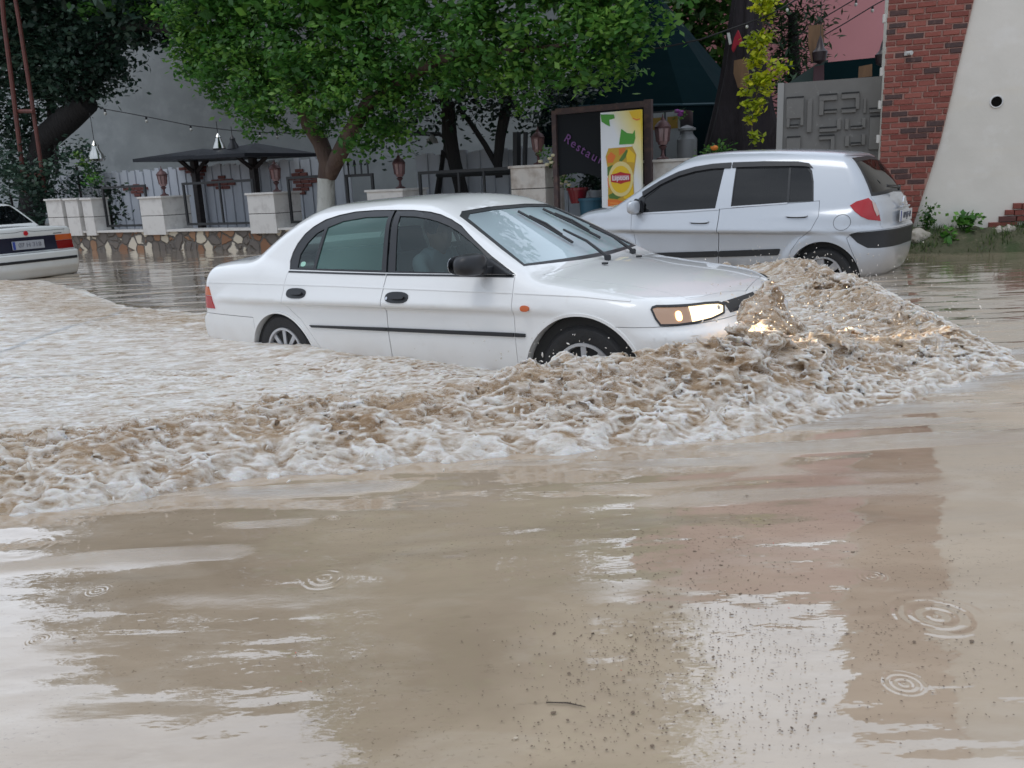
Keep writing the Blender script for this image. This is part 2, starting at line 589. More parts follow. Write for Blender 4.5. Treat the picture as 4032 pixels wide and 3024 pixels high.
def inside(poly, P):
    P = np.asarray(P, float); poly = np.asarray(poly, float)
    c = np.zeros(len(P), bool)
    j = len(poly) - 1
    for i in range(len(poly)):
        a, b = poly[i], poly[j]
        m = (a[1] > P[:, 1]) != (b[1] > P[:, 1])
        with np.errstate(divide='ignore', invalid='ignore'):
            xx = (b[0] - a[0]) * (P[:, 1] - a[1]) / (b[1] - a[1]) + a[0]
        c ^= m & (P[:, 0] < xx)
        j = i
    return c

def dense(poly, step):
    out = []
    for i, a in enumerate(poly):
        b = poly[(i + 1) % len(poly)]
        L = math.hypot(b[0] - a[0], b[1] - a[1])
        n = max(1, int(L / step))
        out += [(a[0] + (b[0] - a[0]) * k / n, a[1] + (b[1] - a[1]) * k / n) for k in range(n)]
    return out

def rounded(poly, r, n=4):
    """round the corners of a 2-D polygon"""
    out = []
    m = len(poly)
    for i in range(m):
        p, a, b = [np.array(q, float) for q in (poly[i], poly[i - 1], poly[(i + 1) % m])]
        la, lb = np.linalg.norm(a - p), np.linalg.norm(b - p)
        rr = min(r, la * .45, lb * .45)
        A, B = p + (a - p) / la * rr, p + (b - p) / lb * rr
        for k in range(n + 1):
            t = k / n
            out.append(tuple((1 - t)**2 * A + 2 * t * (1 - t) * p + t * t * B))
    return out

def patch(Fn, poly, side, off=0., thick=0., holes=(), step=.04, wrap=None):
    """a sheet cut to a 2-D outline and laid on the car's skin at a distance off.
       side: 'R','L' -> outline in (x,z) seen from that side; 'F','B' -> (y,z); 'T' -> (x,y); or (ex,ez,dir) frame of vectors"""
    fr = {'R': ((1, 0, 0), (0, 0, 1), (0, 1, 0)), 'L': ((1, 0, 0), (0, 0, 1), (0, -1, 0)), 'F': ((0, 1, 0), (0, 0, 1), (-1, 0, 0)),
          'B': ((0, 1, 0), (0, 0, 1), (1, 0, 0)), 'T': ((1, 0, 0), (0, 1, 0), (0, 0, -1))}
    eu, ev, ed = [np.array(q, float) for q in (fr[side] if isinstance(side, str) else side)]
    P = dense(poly, step); loops = [P] + [dense(h, step) for h in holes]
    V2, E = [], []
    for L in loops:
        s0 = len(V2); V2 += L
        E += [(s0 + i, s0 + (i + 1) % len(L)) for i in range(len(L))]
    A = np.array(P)
    gx = np.arange(A[:, 0].min(), A[:, 0].max(), step); gy = np.arange(A[:, 1].min(), A[:, 1].max(), step)
    G = np.array([(a, b) for a in gx for b in gy]) if len(gx) and len(gy) else np.zeros((0, 2))
    if len(G):
        k = inside(P, G)
        for h in holes: k &= ~inside(h, G)
        G = G[k]
        # keep clear of the edges
        B = np.array(V2)
        if len(G):
            d = np.sqrt(((G[:, None, :] - B[None])**2).sum(2)).min(1)
            G = G[d > step * .4]
            V2 += [tuple(q) for q in G]
    r = delaunay_2d_cdt([Vector(q) for q in V2], E, [], 0, 1e-7)
    vv = np.array([tuple(q) for q in r[0]]); tri = np.array(r[2])
    cen = vv[tri].mean(1)
    k = inside(P, cen)
    for h in holes: k &= ~inside(h, cen)
    tri = tri[k]
    # march along ed from outside
    O = vv[:, :1] * eu + vv[:, 1:] * ev - ed * 3.0
    t = np.zeros(len(O)); best = np.full(len(O), np.nan)
    ts = np.arange(0, 6, .02)
    prev = None
    for tt in ts:
        Q = O + ed * tt
        f = Fn(Q[:, 0], Q[:, 1], Q[:, 2]) - off
        if prev is not None:
            m = np.isnan(best) & (f < 0) & (prev >= 0)
            best[m] = tt
        prev = f
    bad = np.isnan(best)
    best[bad] = np.nanmax(best) if (~bad).any() else 3.
    hi = best.copy(); lo = best - .02
    for _ in range(14):
        mid = (lo + hi) / 2
        Q = O + ed * mid[:, None]
        f = Fn(Q[:, 0], Q[:, 1], Q[:, 2]) - off
        hi = np.where(f < 0, mid, hi); lo = np.where(f < 0, lo, mid)
    Q = O + ed * hi[:, None]
    N = grad(Fn, Q); N /= np.linalg.norm(N, axis=1, keepdims=True)
    # orient faces outward
    a, b, c = Q[tri[:, 0]], Q[tri[:, 1]], Q[tri[:, 2]]
    okt = ~bad[tri].any(1) & (np.linalg.norm(np.cross(b - a, c - a), axis=1) > 1e-7); tri = tri[okt]; a, b, c = a[okt], b[okt], c[okt]
    fl = (np.cross(b - a, c - a) * N[tri[:, 0]]).sum(1) < 0
    tri[fl] = tri[fl][:, ::-1]
    if thick <= 0:
        return Q, tri
    n = len(Q)
    Q2 = Q - N * thick
    e = {}
    for t3 in tri:
        for i in range(3):
            p, q = int(t3[i]), int(t3[(i + 1) % 3])
            if (q, p) in e: e.pop((q, p))
            else: e[(p, q)] = 1
    rim = [(q, p, p + n, q + n) for (p, q) in e]
    F3 = [tuple(int(i) for i in t3) for t3 in tri] + [tuple(int(i) + n for i in t3[::-1]) for t3 in tri] + [(b_, a_, c_, d_)[::-1] for (a_, b_, d_, c_) in rim]
    return np.vstack([Q, Q2]), F3

def patch_obj(name, Fn, poly, side, m, parent, off=0., thick=0., holes=(), step=.04):
    V, T = patch(Fn, poly, side, off, thick, holes, step)
    me = mesh_from(name, V, T, smooth=True)
    if thick <= 0:
        Nn = grad(Fn, V); Nn /= np.linalg.norm(Nn, axis=1, keepdims=True)
        me.normals_split_custom_set_from_vertices(Nn.tolist())
    if thick > 0:
        bm = bmesh.new(); bm.from_mesh(me)
        bmesh.ops.recalc_face_normals(bm, faces=bm.faces)
        bm.to_mesh(me); bm.free()
        me.polygons.foreach_set('use_smooth', np.ones(len(me.polygons), dtype=bool))
        me.set_sharp_from_angle(angle=math.radians(40))
    return link(name, me, m, parent)

def scaled(poly, k, c=None):
    A = np.array(poly, float)
    c = A.mean(0) if c is None else np.array(c)
    return [tuple(q) for q in (A - c) * k + c]

def inset(poly, d):
    A = np.array(poly, float); n = len(A); out = []
    area = sum(A[i][0] * A[(i + 1) % n][1] - A[(i + 1) % n][0] * A[i][1] for i in range(n))
    sg = 1 if area > 0 else -1
    for i in range(n):
        a, b, c = A[i - 1], A[i], A[(i + 1) % n]
        e1 = (b - a) / max(np.linalg.norm(b - a), 1e-9); e2 = (c - b) / max(np.linalg.norm(c - b), 1e-9)
        n1 = np.array([-e1[1], e1[0]]) * sg; n2 = np.array([-e2[1], e2[0]]) * sg
        m = n1 + n2; L = np.dot(m, m)
        out.append(tuple(b + m * (2 * d / max(L, .6)) * 1.0 if L > .6 else b + n1 * d))
    return out

# paint and trim
def paint(name, col, flake=0., rough=.38, dirt=(.42, .34, .25)):
    m = mat(name, col, rough=rough, spec=.5, coat=1., coat_r=.04, noise=[((3, 3, 3), 5, .55, .85, tuple(c * .93 for c in col)), ((9, 9, 9), 6, .66, .9, tuple(.75 * c + .25 * d for c, d in zip(col, dirt)))], metal=flake)
    t = m.node_tree; b = t.nodes['Principled BSDF']
    # mud film towards the sills
    tcn = t.nodes.new('ShaderNodeTexCoord'); sx = t.nodes.new('ShaderNodeSeparateXYZ'); t.links.new(tcn.outputs['Object'], sx.inputs[0])
    n = t.nodes.new('ShaderNodeTexNoise'); n.inputs['Scale'].default_value = 7; n.inputs['Detail'].default_value = 6
    t.links.new(tcn.outputs['Object'], n.inputs['Vector'])
    a = t.nodes.new('ShaderNodeMath'); a.operation = 'MULTIPLY_ADD'; a.inputs[1].default_value = .22; t.links.new(n.outputs['Fac'], a.inputs[0]); t.links.new(sx.outputs['Z'], a.inputs[2])
    mr = t.nodes.new('ShaderNodeMapRange'); mr.inputs['From Min'].default_value = .62; mr.inputs['From Max'].default_value = .32; mr.inputs['To Max'].default_value = .33
    t.links.new(a.outputs[0], mr.inputs['Value'])
    src = b.inputs['Base Color'].links[0].from_socket
    mi = t.nodes.new('ShaderNodeMixRGB'); t.links.new(mr.outputs['Result'], mi.inputs['Fac']); t.links.new(src, mi.inputs['Color1']); mi.inputs['Color2'].default_value = (*dirt, 1)
    t.links.new(mi.outputs['Color'], b.inputs['Base Color'])
    return m
M_white = paint('white_paint', (.80, .80, .79))
M_silver = paint('silver_paint', (.50, .53, .57), flake=.25, rough=.34)
M_white2 = paint('aged_white_paint', (.72, .74, .73), rough=.5)
M_trim = mat('black_trim', (.018, .019, .022), rough=.42, bump=(240, .05))
M_rubber = mat('tyre_rubber', (.022, .022, .023), rough=.7, bump=(60, .2))
M_gap = mat('shut_line', (.03, .03, .03), rough=.9)
M_well = mat('wheel_well_lining', (.02, .02, .02), rough=.85)
M_alu = mat('wheel_silver', (.55, .56, .58), rough=.35, metal=.6)
M_chrome = mat('chrome', (.7, .7, .72), rough=.12, metal=1.)
M_seat = mat('seat_cloth', (.10, .11, .12), rough=.9)
M_dash = mat('dashboard_plastic', (.05, .05, .055), rough=.6)
M_cabin = mat('cabin_lining', (.10, .105, .11), rough=.9)
M_glass = glass_mat('side_glass', (.55, .66, .65), ior=1.55, haze=.09, haze_col=(.30, .42, .42))
M_glass_r = glass_mat('misted_side_glass', (.50, .66, .62), ior=1.6, haze=.34, haze_col=(.20, .40, .36))
M_screen = glass_mat('windscreen_glass', (.70, .80, .78), ior=1.42, haze=.66, haze_col=(.66, .80, .85))  # pale diffuse haze paints the bright sky reflection into the glass
M_tint = glass_mat('tinted_glass', (.04, .05, .06), ior=1.6)
M_orange = mat('amber_lens', (.55, .11, .02), rough=.2, coat=.25)
M_red = mat('red_lens', (.40, .008, .014), rough=.2, coat=.3)
M_lens = glass_mat('clear_lens', (.92, .92, .92), ior=1.45)
M_refl = mat('lamp_reflector', (.42, .36, .31), rough=.3, metal=.3, emit=(1, .5, .22), es=.28)
M_lit = mat('headlamp_lit', (1, .9, .7), emit=(1, .74, .42), es=3.2, rough=.3)
M_lit2 = mat('side_lamp_lit', (1, .8, .5), emit=(1, .55, .22), es=6)
M_plate = mat('number_plate', (.62, .63, .63), rough=.5)
M_ink = mat('plate_ink', (.12, .13, .16), rough=.6)
M_blue = mat('plate_band_blue', (.03, .06, .3), rough=.5)

def wheel(parent, c, R=.292, w=.19, rim_r=.185, spokes=7, sgn=-1, cover=True, spoke_w=.05, mrim=None):
    """axis along y; sgn = side facing out"""
    wh = link('wheel', None, None, parent, loc=c)
    b = MB()
    pr = [(rim_r, -w / 2 + .01), (rim_r + .02, -w / 2), (R - .03, -w / 2), (R - .006, -w / 2 + .025), (R, -w / 4), (R, w / 4), (R - .006, w / 2 - .025), (R - .03, w / 2), (rim_r + .02, w / 2), (rim_r, w / 2 - .01), (rim_r, -w / 2 + .01)]
    b.lathe(pr, n=48, axis='Y', cap=False)
    b.build('tyre', M_rubber, wh, smooth=True)
    b = MB()
    yo = sgn * (w / 2 - .012)
    b.lathe([(rim_r + .004, yo), (rim_r + .002, yo + sgn * .012), (rim_r - .014, yo + sgn * .012), (rim_r - .022, yo - sgn * .02), (rim_r - .025, yo - sgn * .10)], n=48, axis='Y', cap=False)
    b.lathe([(.0, yo - sgn * .0), (.045, yo - sgn * .0), (.055, yo - sgn * .02)], n=24, axis='Y')
    for k in range(spokes):
        t = 2 * math.pi * (k + .3) / spokes
        ca, sa = math.cos(t), math.sin(t)
        def q(r, wv, y): return (r * ca - wv * sa, y, r * sa + wv * ca)
        r0, r1 = .03, rim_r - .012
        w0, w1 = spoke_w * .8, spoke_w
        V = [q(r0, -w0 / 2, yo), q(r0, w0 / 2, yo), q(r1, w1 / 2, yo - sgn * .004), q(r1, -w1 / 2, yo - sgn * .004)]
        V += [(a, y - sgn * .03, c_) for a, y, c_ in V]
        b.add(V, [(0, 1, 2, 3), (7, 6, 5, 4), (0, 4, 5, 1), (1, 5, 6, 2), (2, 6, 7, 3), (3, 7, 4, 0)])
    b.build('rim', mrim or M_alu, wh, smooth=True)
    b = MB()
    b.lathe([(0, yo - sgn * .05), (rim_r - .02, yo - sgn * .05)], n=32, axis='Y')
    b.build('brake_disc', mat_dark, wh)
    return wh
mat_dark = mat('dark_brake_metal', (.05, .05, .05), rough=.5, metal=.4)  # plain dark metal of the disc behind the spokes

def body_parts(root, Fn, lo, hi, step, paintm, cavity, wells, windows, doors, cuts, name_body='body'):
    """the outer skin, hollowed, with openings; doors and other panels are separate pieces of the same skin"""
    V, Q = solid(Fn, lo, hi, step)
    o = tmp_mesh(V, Q)
    Vc, Qc = solid(cavity, lo, hi, step, proj=0)
    c = tmp_mesh(Vc, Qc)
    boolean(o, c); kill(c)
    for (cx, cz, r, depth, half) in wells:
        for s_ in (-1, 1):
            b = MB(); b.lathe([(r, s_ * depth), (r, s_ * 1.2)], c=(cx, 0, cz), n=64, axis='Y')
            k = tmp_mesh(b.v, b.f); boolean(o, k); kill(k)
    for (poly, a0, a1, ax) in windows:
        k = prism_cut(poly, a0, a1, ax); boolean(o, k); kill(k)
    parts = []
    for (nm, poly, a0, a1, ax, gap) in doors:
        src = link('tmp', o.data.copy())
        k = prism_cut(inset(poly, gap), a0, a1, ax)
        boolean(src, k, 'INTERSECT'); kill(k)
        src.name = nm; src.parent = root
        fix_normals(src, Fn)
        src.data.materials.clear(); src.data.materials.append(paintm)
        parts.append(src)
        k = prism_cut(poly, a0, a1, ax); boolean(o, k); kill(k)
    for (poly, a0, a1, ax) in cuts:
        k = prism_cut(poly, a0, a1, ax); boolean(o, k); kill(k)
    fix_normals(o, Fn)
    o.name = name_body; o.parent = root
    o.data.materials.clear(); o.data.materials.append(paintm)
    return o, parts

def ribbon_poly(pts, w):
    A = [np.array(p, float) for p in pts]
    up, dn = [], []
    for i, p in enumerate(A):
        d = A[min(i + 1, len(A) - 1)] - A[max(i - 1, 0)]; d /= np.linalg.norm(d)
        n = np.array([-d[1], d[0]])
        up.append(tuple(p + n * w / 2)); dn.append(tuple(p - n * w / 2))
    return up + dn[::-1]

def oval(cx, cz, a, b, n=20, p=2.6):
    return [(cx + a * math.copysign(abs(math.cos(t))**(2 / p), math.cos(t)), cz + b * math.copysign(abs(math.sin(t))**(2 / p), math.sin(t))) for t in [2 * math.pi * k / n for k in range(n)]]

def place_car(root, x, y, yaw, z, pitch):
    root.location = (x, y, z)
    root.rotation_euler = (0, -pitch, yaw)

def text_mesh(txt, size, extrude=.004):
    cu = bpy.data.curves.new('t', 'FONT')
    cu.body = txt; cu.size = size; cu.extrude = extrude
    cu.align_x = 'CENTER'; cu.align_y = 'CENTER'
    o = bpy.data.objects.new('t', cu); COL.objects.link(o)
    bpy.context.view_layer.update()
    me = bpy.data.meshes.new_from_object(o.evaluated_get(bpy.context.evaluated_depsgraph_get()))
    bpy.data.objects.remove(o)
    return me

def seat(parent, x, y, z0=.33, headrest=True, w=.48):
    s = link('seat', None, None, parent, loc=(x, y, z0))
    b = MB(); b.box((0, 0, .14), (.50, w, .16)); b.build('cushion', M_seat, s, smooth=True, bevel=.05)
    b = MB(); b.box((-.30, 0, .44), (.13, w * .94, .56), ry=math.radians(-14)); b.build('backrest', M_seat, s, smooth=True, bevel=.05)
    if headrest:
        b = MB(); b.box((-.39, 0, .79), (.10, .26, .17), ry=math.radians(-10)); b.tube([(-.38, -.06, .68), (-.39, -.06, .78)], .006); b.tube([(-.38, .06, .68), (-.39, .06, .78)], .006)
        b.build('headrest', M_seat, s, smooth=True, bevel=.035)
    return s
# ------------------------------------------------------------------ white sedan (nearest)
sedan = thing('car', 'white four-door sedan with lit headlights pushing a muddy bow wave', 'car')
place_car(sedan, -.09825, 5.83636, -.63876, -.07496, .02391)
fr_rear = [(-.203, .915), (-.311, 1.285), (-.496, 1.296), (-.677, 1.294), (-.816, 1.278), (-.933, 1.253), (-1.022, 1.211), (-1.087, 1.164), (-1.138, 1.101), (-1.162, 1.042), (-1.166, .984), (-1.140, .930)]
fr_front = [(.772, .902), (.575, 1.007), (.42, 1.097), (.289, 1.174), (.194, 1.216), (.10, 1.248), (.009, 1.267), (-.142, 1.283), (-.291, 1.288), (-.185, .912)]
gl_front = [(-.125, .921), (.560, .910), (.585, .975), (.486, 1.040), (.392, 1.092), (.296, 1.142), (.202, 1.180), (.11, 1.207), (.02, 1.226), (-.101, 1.243), (-.232, 1.250)]
gl_rear = [(-.245, .925), (-.334, 1.252), (-.537, 1.254), (-.743, 1.236), (-.870, 1.200), (-.872, .936)]
gl_quart = [(-.898, .938), (-.900, 1.190), (-.966, 1.165), (-1.032, 1.103), (-1.075, 1.030), (-1.066, .942)]
win_side = [(-.185, .912), (-.20, .915)][:0] + [(.772, .902), (.575, 1.007), (.42, 1.097), (.289, 1.174), (.194, 1.216), (.10, 1.248), (.009, 1.267), (-.142, 1.283), (-.30, 1.290), (-.496, 1.296), (-.677, 1.294), (-.816, 1.278), (-.933, 1.253), (-1.022, 1.211), (-1.087, 1.164), (-1.138, 1.101), (-1.162, 1.042), (-1.166, .984), (-1.140, .930), (-.194, .912)]
ws_out = [(-.60, .80), (.60, .80), (.70, .915), (.655, 1.03), (.60, 1.14), (.545, 1.235), (.47, 1.262), (.2, 1.276), (-.2, 1.276), (-.47, 1.262), (-.545, 1.235), (-.60, 1.14), (-.655, 1.03), (-.70, .915)]
ws_win = [(-.68, .937), (-.2, .926), (.2, .926), (.68, .937), (.645, 1.03), (.59, 1.14), (.54, 1.23), (.47, 1.258), (.2, 1.272), (-.2, 1.272), (-.47, 1.258), (-.54, 1.23), (-.59, 1.14), (-.645, 1.03)]
ws_gl = [(-.645, .948), (-.2, .944), (.2, .944), (.645, .948), (.605, 1.03), (.55, 1.14), (.51, 1.215), (.44, 1.240), (.2, 1.252), (-.2, 1.252), (-.44, 1.240), (-.51, 1.215), (-.55, 1.14), (-.605, 1.03)]
bl_win = [(-.56, 1.06), (.56, 1.06), (.50, 1.20), (.43, 1.285), (-.43, 1.285), (-.50, 1.20)]
def cav_sedan(x, y, z):
    f = f_sedan(x, y, z) + .035
    f = smax(f, .30 - z, .02)
    f = np.maximum(f, np.where(z < .62, np.abs(x + .02) - .80, -1.))
    f = np.maximum(f, x - 1.0)
    f = np.maximum(f, np.where(z < .93, -1.45 - x, -1.))
    return f
WELL_R, WELL_F = (-1.262, .285, .345), (1.222, .318, .372)
d_front = [(.72, .22), (.80, .40), (.803, .66), (.797, .805), (.776, .899), (-.187, .907), (-.189, .66), (-.190, .22)]
d_rear = [(-.190, .22), (-.189, .66), (-.187, .907), (-1.142, .922), (-1.152, .824), (-1.154, .69), (-1.104, .65), (-1.018, .596), (-.941, .511), (-.861, .401), (-.80, .22)]
hood_z = [(.885, .66), (.92, .63), (1.2, .60), (1.5, .56), (1.70, .54), (1.74, .43), (1.815, .0), (1.74, -.43), (1.70, -.54), (1.5, -.56), (1.2, -.60), (.92, -.63), (.885, -.66), (.90, -.35), (.91, 0), (.90, .35)]
bump_r = [(-2.6, .1), (-1.50, .1), (-1.548, .40), (-1.548, .592), (-2.6, .604)]
bump_f = [(1.50, .1), (2.2, .1), (2.2, .634), (1.42, .640), (1.50, .44)]
body_s, parts_s = body_parts(sedan, f_sedan, (-2.6, -.98, .08), (2.1, .98, 1.46), .026, M_white, cav_sedan,
    [(WELL_R[0], WELL_R[1], WELL_R[2], .52, 0), (WELL_F[0], WELL_F[1], WELL_F[2], .50, 0)],
    [(win_side, -1.2, 1.2, 'Y'), (ws_win, .02, 1.5, 'X'), (bl_win, -2.2, -1.0, 'X')],
    [('front_door', d_front, -1.2, -.35, 'Y', .0035), ('rear_door', d_rear, -1.2, -.35, 'Y', .0035),
     ('hood', hood_z, .62, 1.2, 'Z', .0035), ('rear_bumper', bump_r, -1.2, 1.2, 'Y', .004), ('front_bumper', bump_f, -1.2, 1.2, 'Y', .003)], [])
door_f = parts_s[0]; door_r = parts_s[1]
for nm, (cx, cz, r) in (('wheel_well', WELL_R), ('wheel_well', WELL_F)):
    for s_ in (-1, 1):
        b = MB(); b.lathe([(r - .006, s_ * .79), (r - .006, s_ * .515), (0, s_ * .515)], c=(cx, 0, cz), n=48, axis='Y')
        b.build(nm, M_well, sedan)
for x, z in ((-1.262, .335), (1.222, .352)):
    for s_ in (-1, 1):
        wheel(sedan, (x, s_ * .72, z), R=.290, sgn=s_, spokes=9, spoke_w=.034)
def sides(name, poly, m, parent, **k):
    patch_obj(name, f_sedan, poly, 'R', m, parent, **k)
    patch_obj(name, f_sedan, poly, 'L', m, sedan, **k)
sides('window_frame', fr_front, M_trim, door_f, off=-.004, thick=.012, holes=[gl_front], step=.03)
patch_obj('window_frame', f_sedan, fr_rear, 'R', M_trim, door_r, off=-.004, thick=.012, holes=[gl_rear, gl_quart], step=.03)
patch_obj('window_frame', f_sedan, fr_rear, 'L', M_trim, sedan, off=-.004, thick=.012, holes=[gl_rear, gl_quart], step=.03)
for par, sd_ in ((door_f, 'R'), (sedan, 'L')): patch_obj('window', f_sedan, gl_front, sd_, M_glass, par, off=-.010, step=.05)
for par, sd_ in ((door_r, 'R'), (sedan, 'L')):
    patch_obj('window', f_sedan, gl_rear, sd_, M_glass_r, par, off=-.010, step=.05)
    patch_obj('window', f_sedan, gl_quart, sd_, M_glass, par, off=-.010, step=.05)
tag(patch_obj('sticker', f_sedan, oval(-1.02, .965, .026, .016), 'R', mat('sticker_mint', (.35, .62, .5), rough=.5), door_r, off=-.008), None)
patch_obj('windscreen', f_sedan, ws_win, 'F', M_screen, sedan, off=-.008, step=.06)
patch_obj('windscreen_seal', f_sedan, ws_win, 'F', M_trim, sedan, off=-.003, thick=.006, holes=[ws_gl], step=.03)
patch_obj('rear_window', f_sedan, bl_win, 'B', M_glass, sedan, off=-.008, step=.06)
# strips, handles, lamps on the right flank
patch_obj('belt_moulding', f_sedan, ribbon_poly([(.77, .893), (.3, .899), (-.186, .903)], .010), 'R', M_trim, door_f, off=.004, thick=.01)
patch_obj('belt_moulding', f_sedan, ribbon_poly([(-.196, .903), (-.7, .911), (-1.135, .919)], .010), 'R', M_trim, door_r, off=.004, thick=.01)
for sd_ in 'RL':
    patch_obj('rubbing_strip', f_sedan, [(-.193, .550), (.795, .560), (.795, .582), (-.193, .572)], sd_, M_trim, door_f if sd_ == 'R' else sedan, off=.012, thick=.016)
    patch_obj('rubbing_strip', f_sedan, [(-.905, .546), (-.199, .550), (-.199, .572), (-.925, .560)], sd_, M_trim, door_r if sd_ == 'R' else sedan, off=.012, thick=.016)
    patch_obj('rubbing_strip', f_sedan, [(.805, .560), (.872, .562), (.872, .580), (.805, .582)], sd_, M_trim, sedan, off=.012, thick=.016)
for par, cx, cz, a_ in ((door_r, -1.005, .780, .103), (door_f, -.057, .771, .096)):
    h = patch_obj('door_handle', f_sedan, oval(cx, cz, a_, .033), 'R', M_trim, par, off=.006, thick=.012, step=.02)
    patch_obj('handle_grip', f_sedan, oval(cx + .012, cz + .004, a_ * .62, .012), 'R', M_trim, h, off=.020, thick=.016, step=.02)
patch_obj('key_lock', f_sedan, oval(-.135, .765, .009, .009), 'R', M_chrome, door_f, off=.010, thick=.006, step=.01)
patch_obj('side_repeater', f_sedan, oval(.888, .724, .028, .017), 'R', M_orange, sedan, off=.008, thick=.012, step=.012)
for pts, par in (([(-.193, .824), (.2, .818), (.79, .806)], door_f), ([(-1.148, .835), (-.7, .832), (-.199, .824)], door_r), ([(.806, .806), (1.23, .793), (1.50, .770)], sedan), ([(-2.22, .830), (-1.7, .836), (-1.16, .835)], sedan)):
    patch_obj('crease_line', f_sedan, ribbon_poly(pts, .006), 'R', M_white, par, off=.0035, thick=.005, step=.05)
# arch lips
for (cx, cz, r) in (WELL_R, WELL_F):
    ring = [(cx + (r + .014) * math.cos(t), cz + (r + .014) * math.sin(t)) for t in np.linspace(math.radians(8), math.radians(172), 30)] + [(cx + (r - .001) * math.cos(t), cz + (r - .001) * math.sin(t)) for t in np.linspace(math.radians(172), math.radians(8), 30)]
    patch_obj('arch_lip', f_sedan, ring, 'R', M_white, sedan, off=.007, thick=.02, step=.03)
# tail lamps: amber over red, wrapping the corner
for sy_ in (-1, 1):
    lp = link('tail_lamp', None, None, sedan)
    for nm, z0, z1, m in (('amber_lens', .735, .80, M_orange), ('red_lens', .635, .731, M_red)):
        patch_obj(nm, f_sedan, [(-2.315, z0), (-2.125 + (.80 - z0) * .42, z0), (-2.125 + (.80 - z1) * .42, z1), (-2.315, z1)], 'R' if sy_ < 0 else 'L', m, lp, off=.006, thick=.012, step=.02)
        patch_obj(nm, f_sedan, [(.42 * sy_, z0), (.72 * sy_, z0), (.72 * sy_, z1), (.42 * sy_, z1)], 'B', m, lp, off=.006, thick=.012, step=.02)
# head lamps
for sy_ in (-1, 1):
    lp = link('headlight', None, None, sedan)
    ex, ez, ed = (-.70, sy_ * .714, 0), (0, 0, 1), (-.714, -sy_ * .70, 0)   # looking at the corner square on
    def hp(P): return [(x * ex[0] + (sy_ * abs(y)) * ex[1], z) for x, y, z in P]
    out3 = [(1.62, .778, .728), (1.622, .765, .740), (1.64, .748, .745), (1.70, .69, .739), (1.756, .612, .733), (1.80, .50, .729), (1.829, .40, .720), (1.845, .36, .705), (1.851, .40, .66), (1.83, .52, .646), (1.80, .64, .640), (1.738, .721, .638), (1.667, .774, .643), (1.641, .78, .68)]
    out2 = hp(out3)
    A = np.array(out2); c_ = A.mean(0)
    patch_obj('bezel', f_sedan, out2, (ex, ez, ed), M_trim, lp, off=.008, thick=.012, holes=[inset(out2, .009)], step=.02)
    inn = inset(out2, .008)
    umin, umax = A[:, 0].min(), A[:, 0].max()
    u1 = hp([(1.760, .62, .7)])[0][0]; u0 = hp([(1.668, .735, .7)])[0][0]
    def clip(poly, f0, f1):
        ul, uh = min(f0, f1), max(f0, f1)
        P_ = dense(poly, .01)
        return [(min(max(a, ul), uh), b_) for a, b_ in P_]
    uend = hp([(1.86, .30, .7)])[0][0]; ustart = hp([(1.60, .80, .7)])[0][0]
    patch_obj('side_reflector', f_sedan, clip(inn, ustart, u1), (ex, ez, ed), M_refl, lp, off=.0015, step=.03)
    patch_obj('main_reflector', f_sedan, clip(inn, u1, uend), (ex, ez, ed), M_lit, lp, off=.0015, step=.03)
    um = hp([(1.722, .68, .68)])[0]
    patch_obj('side_bulb', f_sedan, oval(um[0], .683, .018, .024), (ex, ez, ed), M_lit2, lp, off=.004, step=.01)
    patch_obj('lens', f_sedan, inn, (ex, ez, ed), M_lens, lp, off=.007, step=.03)
# the real light of the two lamps
for sy_ in (-1, 1):
    ld = bpy.data.lights.new('headlight_beam', 'SPOT'); ld.energy = 42; ld.color = (1, .74, .42); ld.spot_size = math.radians(95); ld.spot_blend = .8; ld.shadow_soft_size = .06
    lo_ = bpy.data.objects.new('headlight_beam', ld); COL.objects.link(lo_); lo_.parent = sedan; lo_.location = (1.92, sy_ * .52, .66)
    lo_.rotation_euler = (Vector((-1, 0, .12))).to_track_quat('Z', 'Y').to_euler()
# grille, nozzles, number plate at the front (mostly under the wave)
patch_obj('grille', f_sedan, [(-.34, .655), (.34, .655), (.34, .712), (-.34, .712)], 'F', M_trim, sedan, off=.003, thick=.012)
for y_ in (-.21, .22):
    b = MB(); b.box((1.03, y_, .905), (.035, .022, .012)); b.build('washer_nozzle', M_trim, sedan, bevel=.003)
# wipers, caught mid sweep
def on_skin(Fn, y, z, off):
    xs = np.linspace(1.6, -.2, 900); f = Fn(xs, np.full_like(xs, y), np.full_like(xs, z)) - off
    i = int(np.argmax(f < 0)); return Vector((float(xs[i]), y, z))
for y0, y1, yb0, yb1 in ((-.04, -.012, -.042, -.02), (.386, .345, .262, .30)):
    wp = link('wiper', None, None, sedan)
    P0, P1 = on_skin(f_sedan, y0, .928, .02), on_skin(f_sedan, y1, 1.10, .045)
    b = MB(); b.tube([P0, (P0 * .5 + P1 * .5) + Vector((.012, 0, .012)), P1], [.011, .009, .007], n=6)
    b.lathe([(.0, .012), (.018, .012), (.022, 0), (.02, -.02)], c=tuple(P0), n=12)
    b.build('arm', M_trim, wp, smooth=True)
    B0, B1 = on_skin(f_sedan, yb0, 1.228, .012), on_skin(f_sedan, y1 - .03 if y0 < 0 else yb1 + .03, 1.02, .012)
    b = MB(); b.tube([B0, B0 * .5 + B1 * .5 + Vector((.004, 0, .004)), B1], .009, n=6)
    up_ = Vector((.4, 0, .8)).normalized() * .022
    b.tube([B0 * .8 + B1 * .2 + up_ * .5, B0 * .5 + B1 * .5 + up_, B0 * .2 + B1 * .8 + up_ * .5], .007, n=6)
    b.build('blade', M_trim, wp, smooth=True)
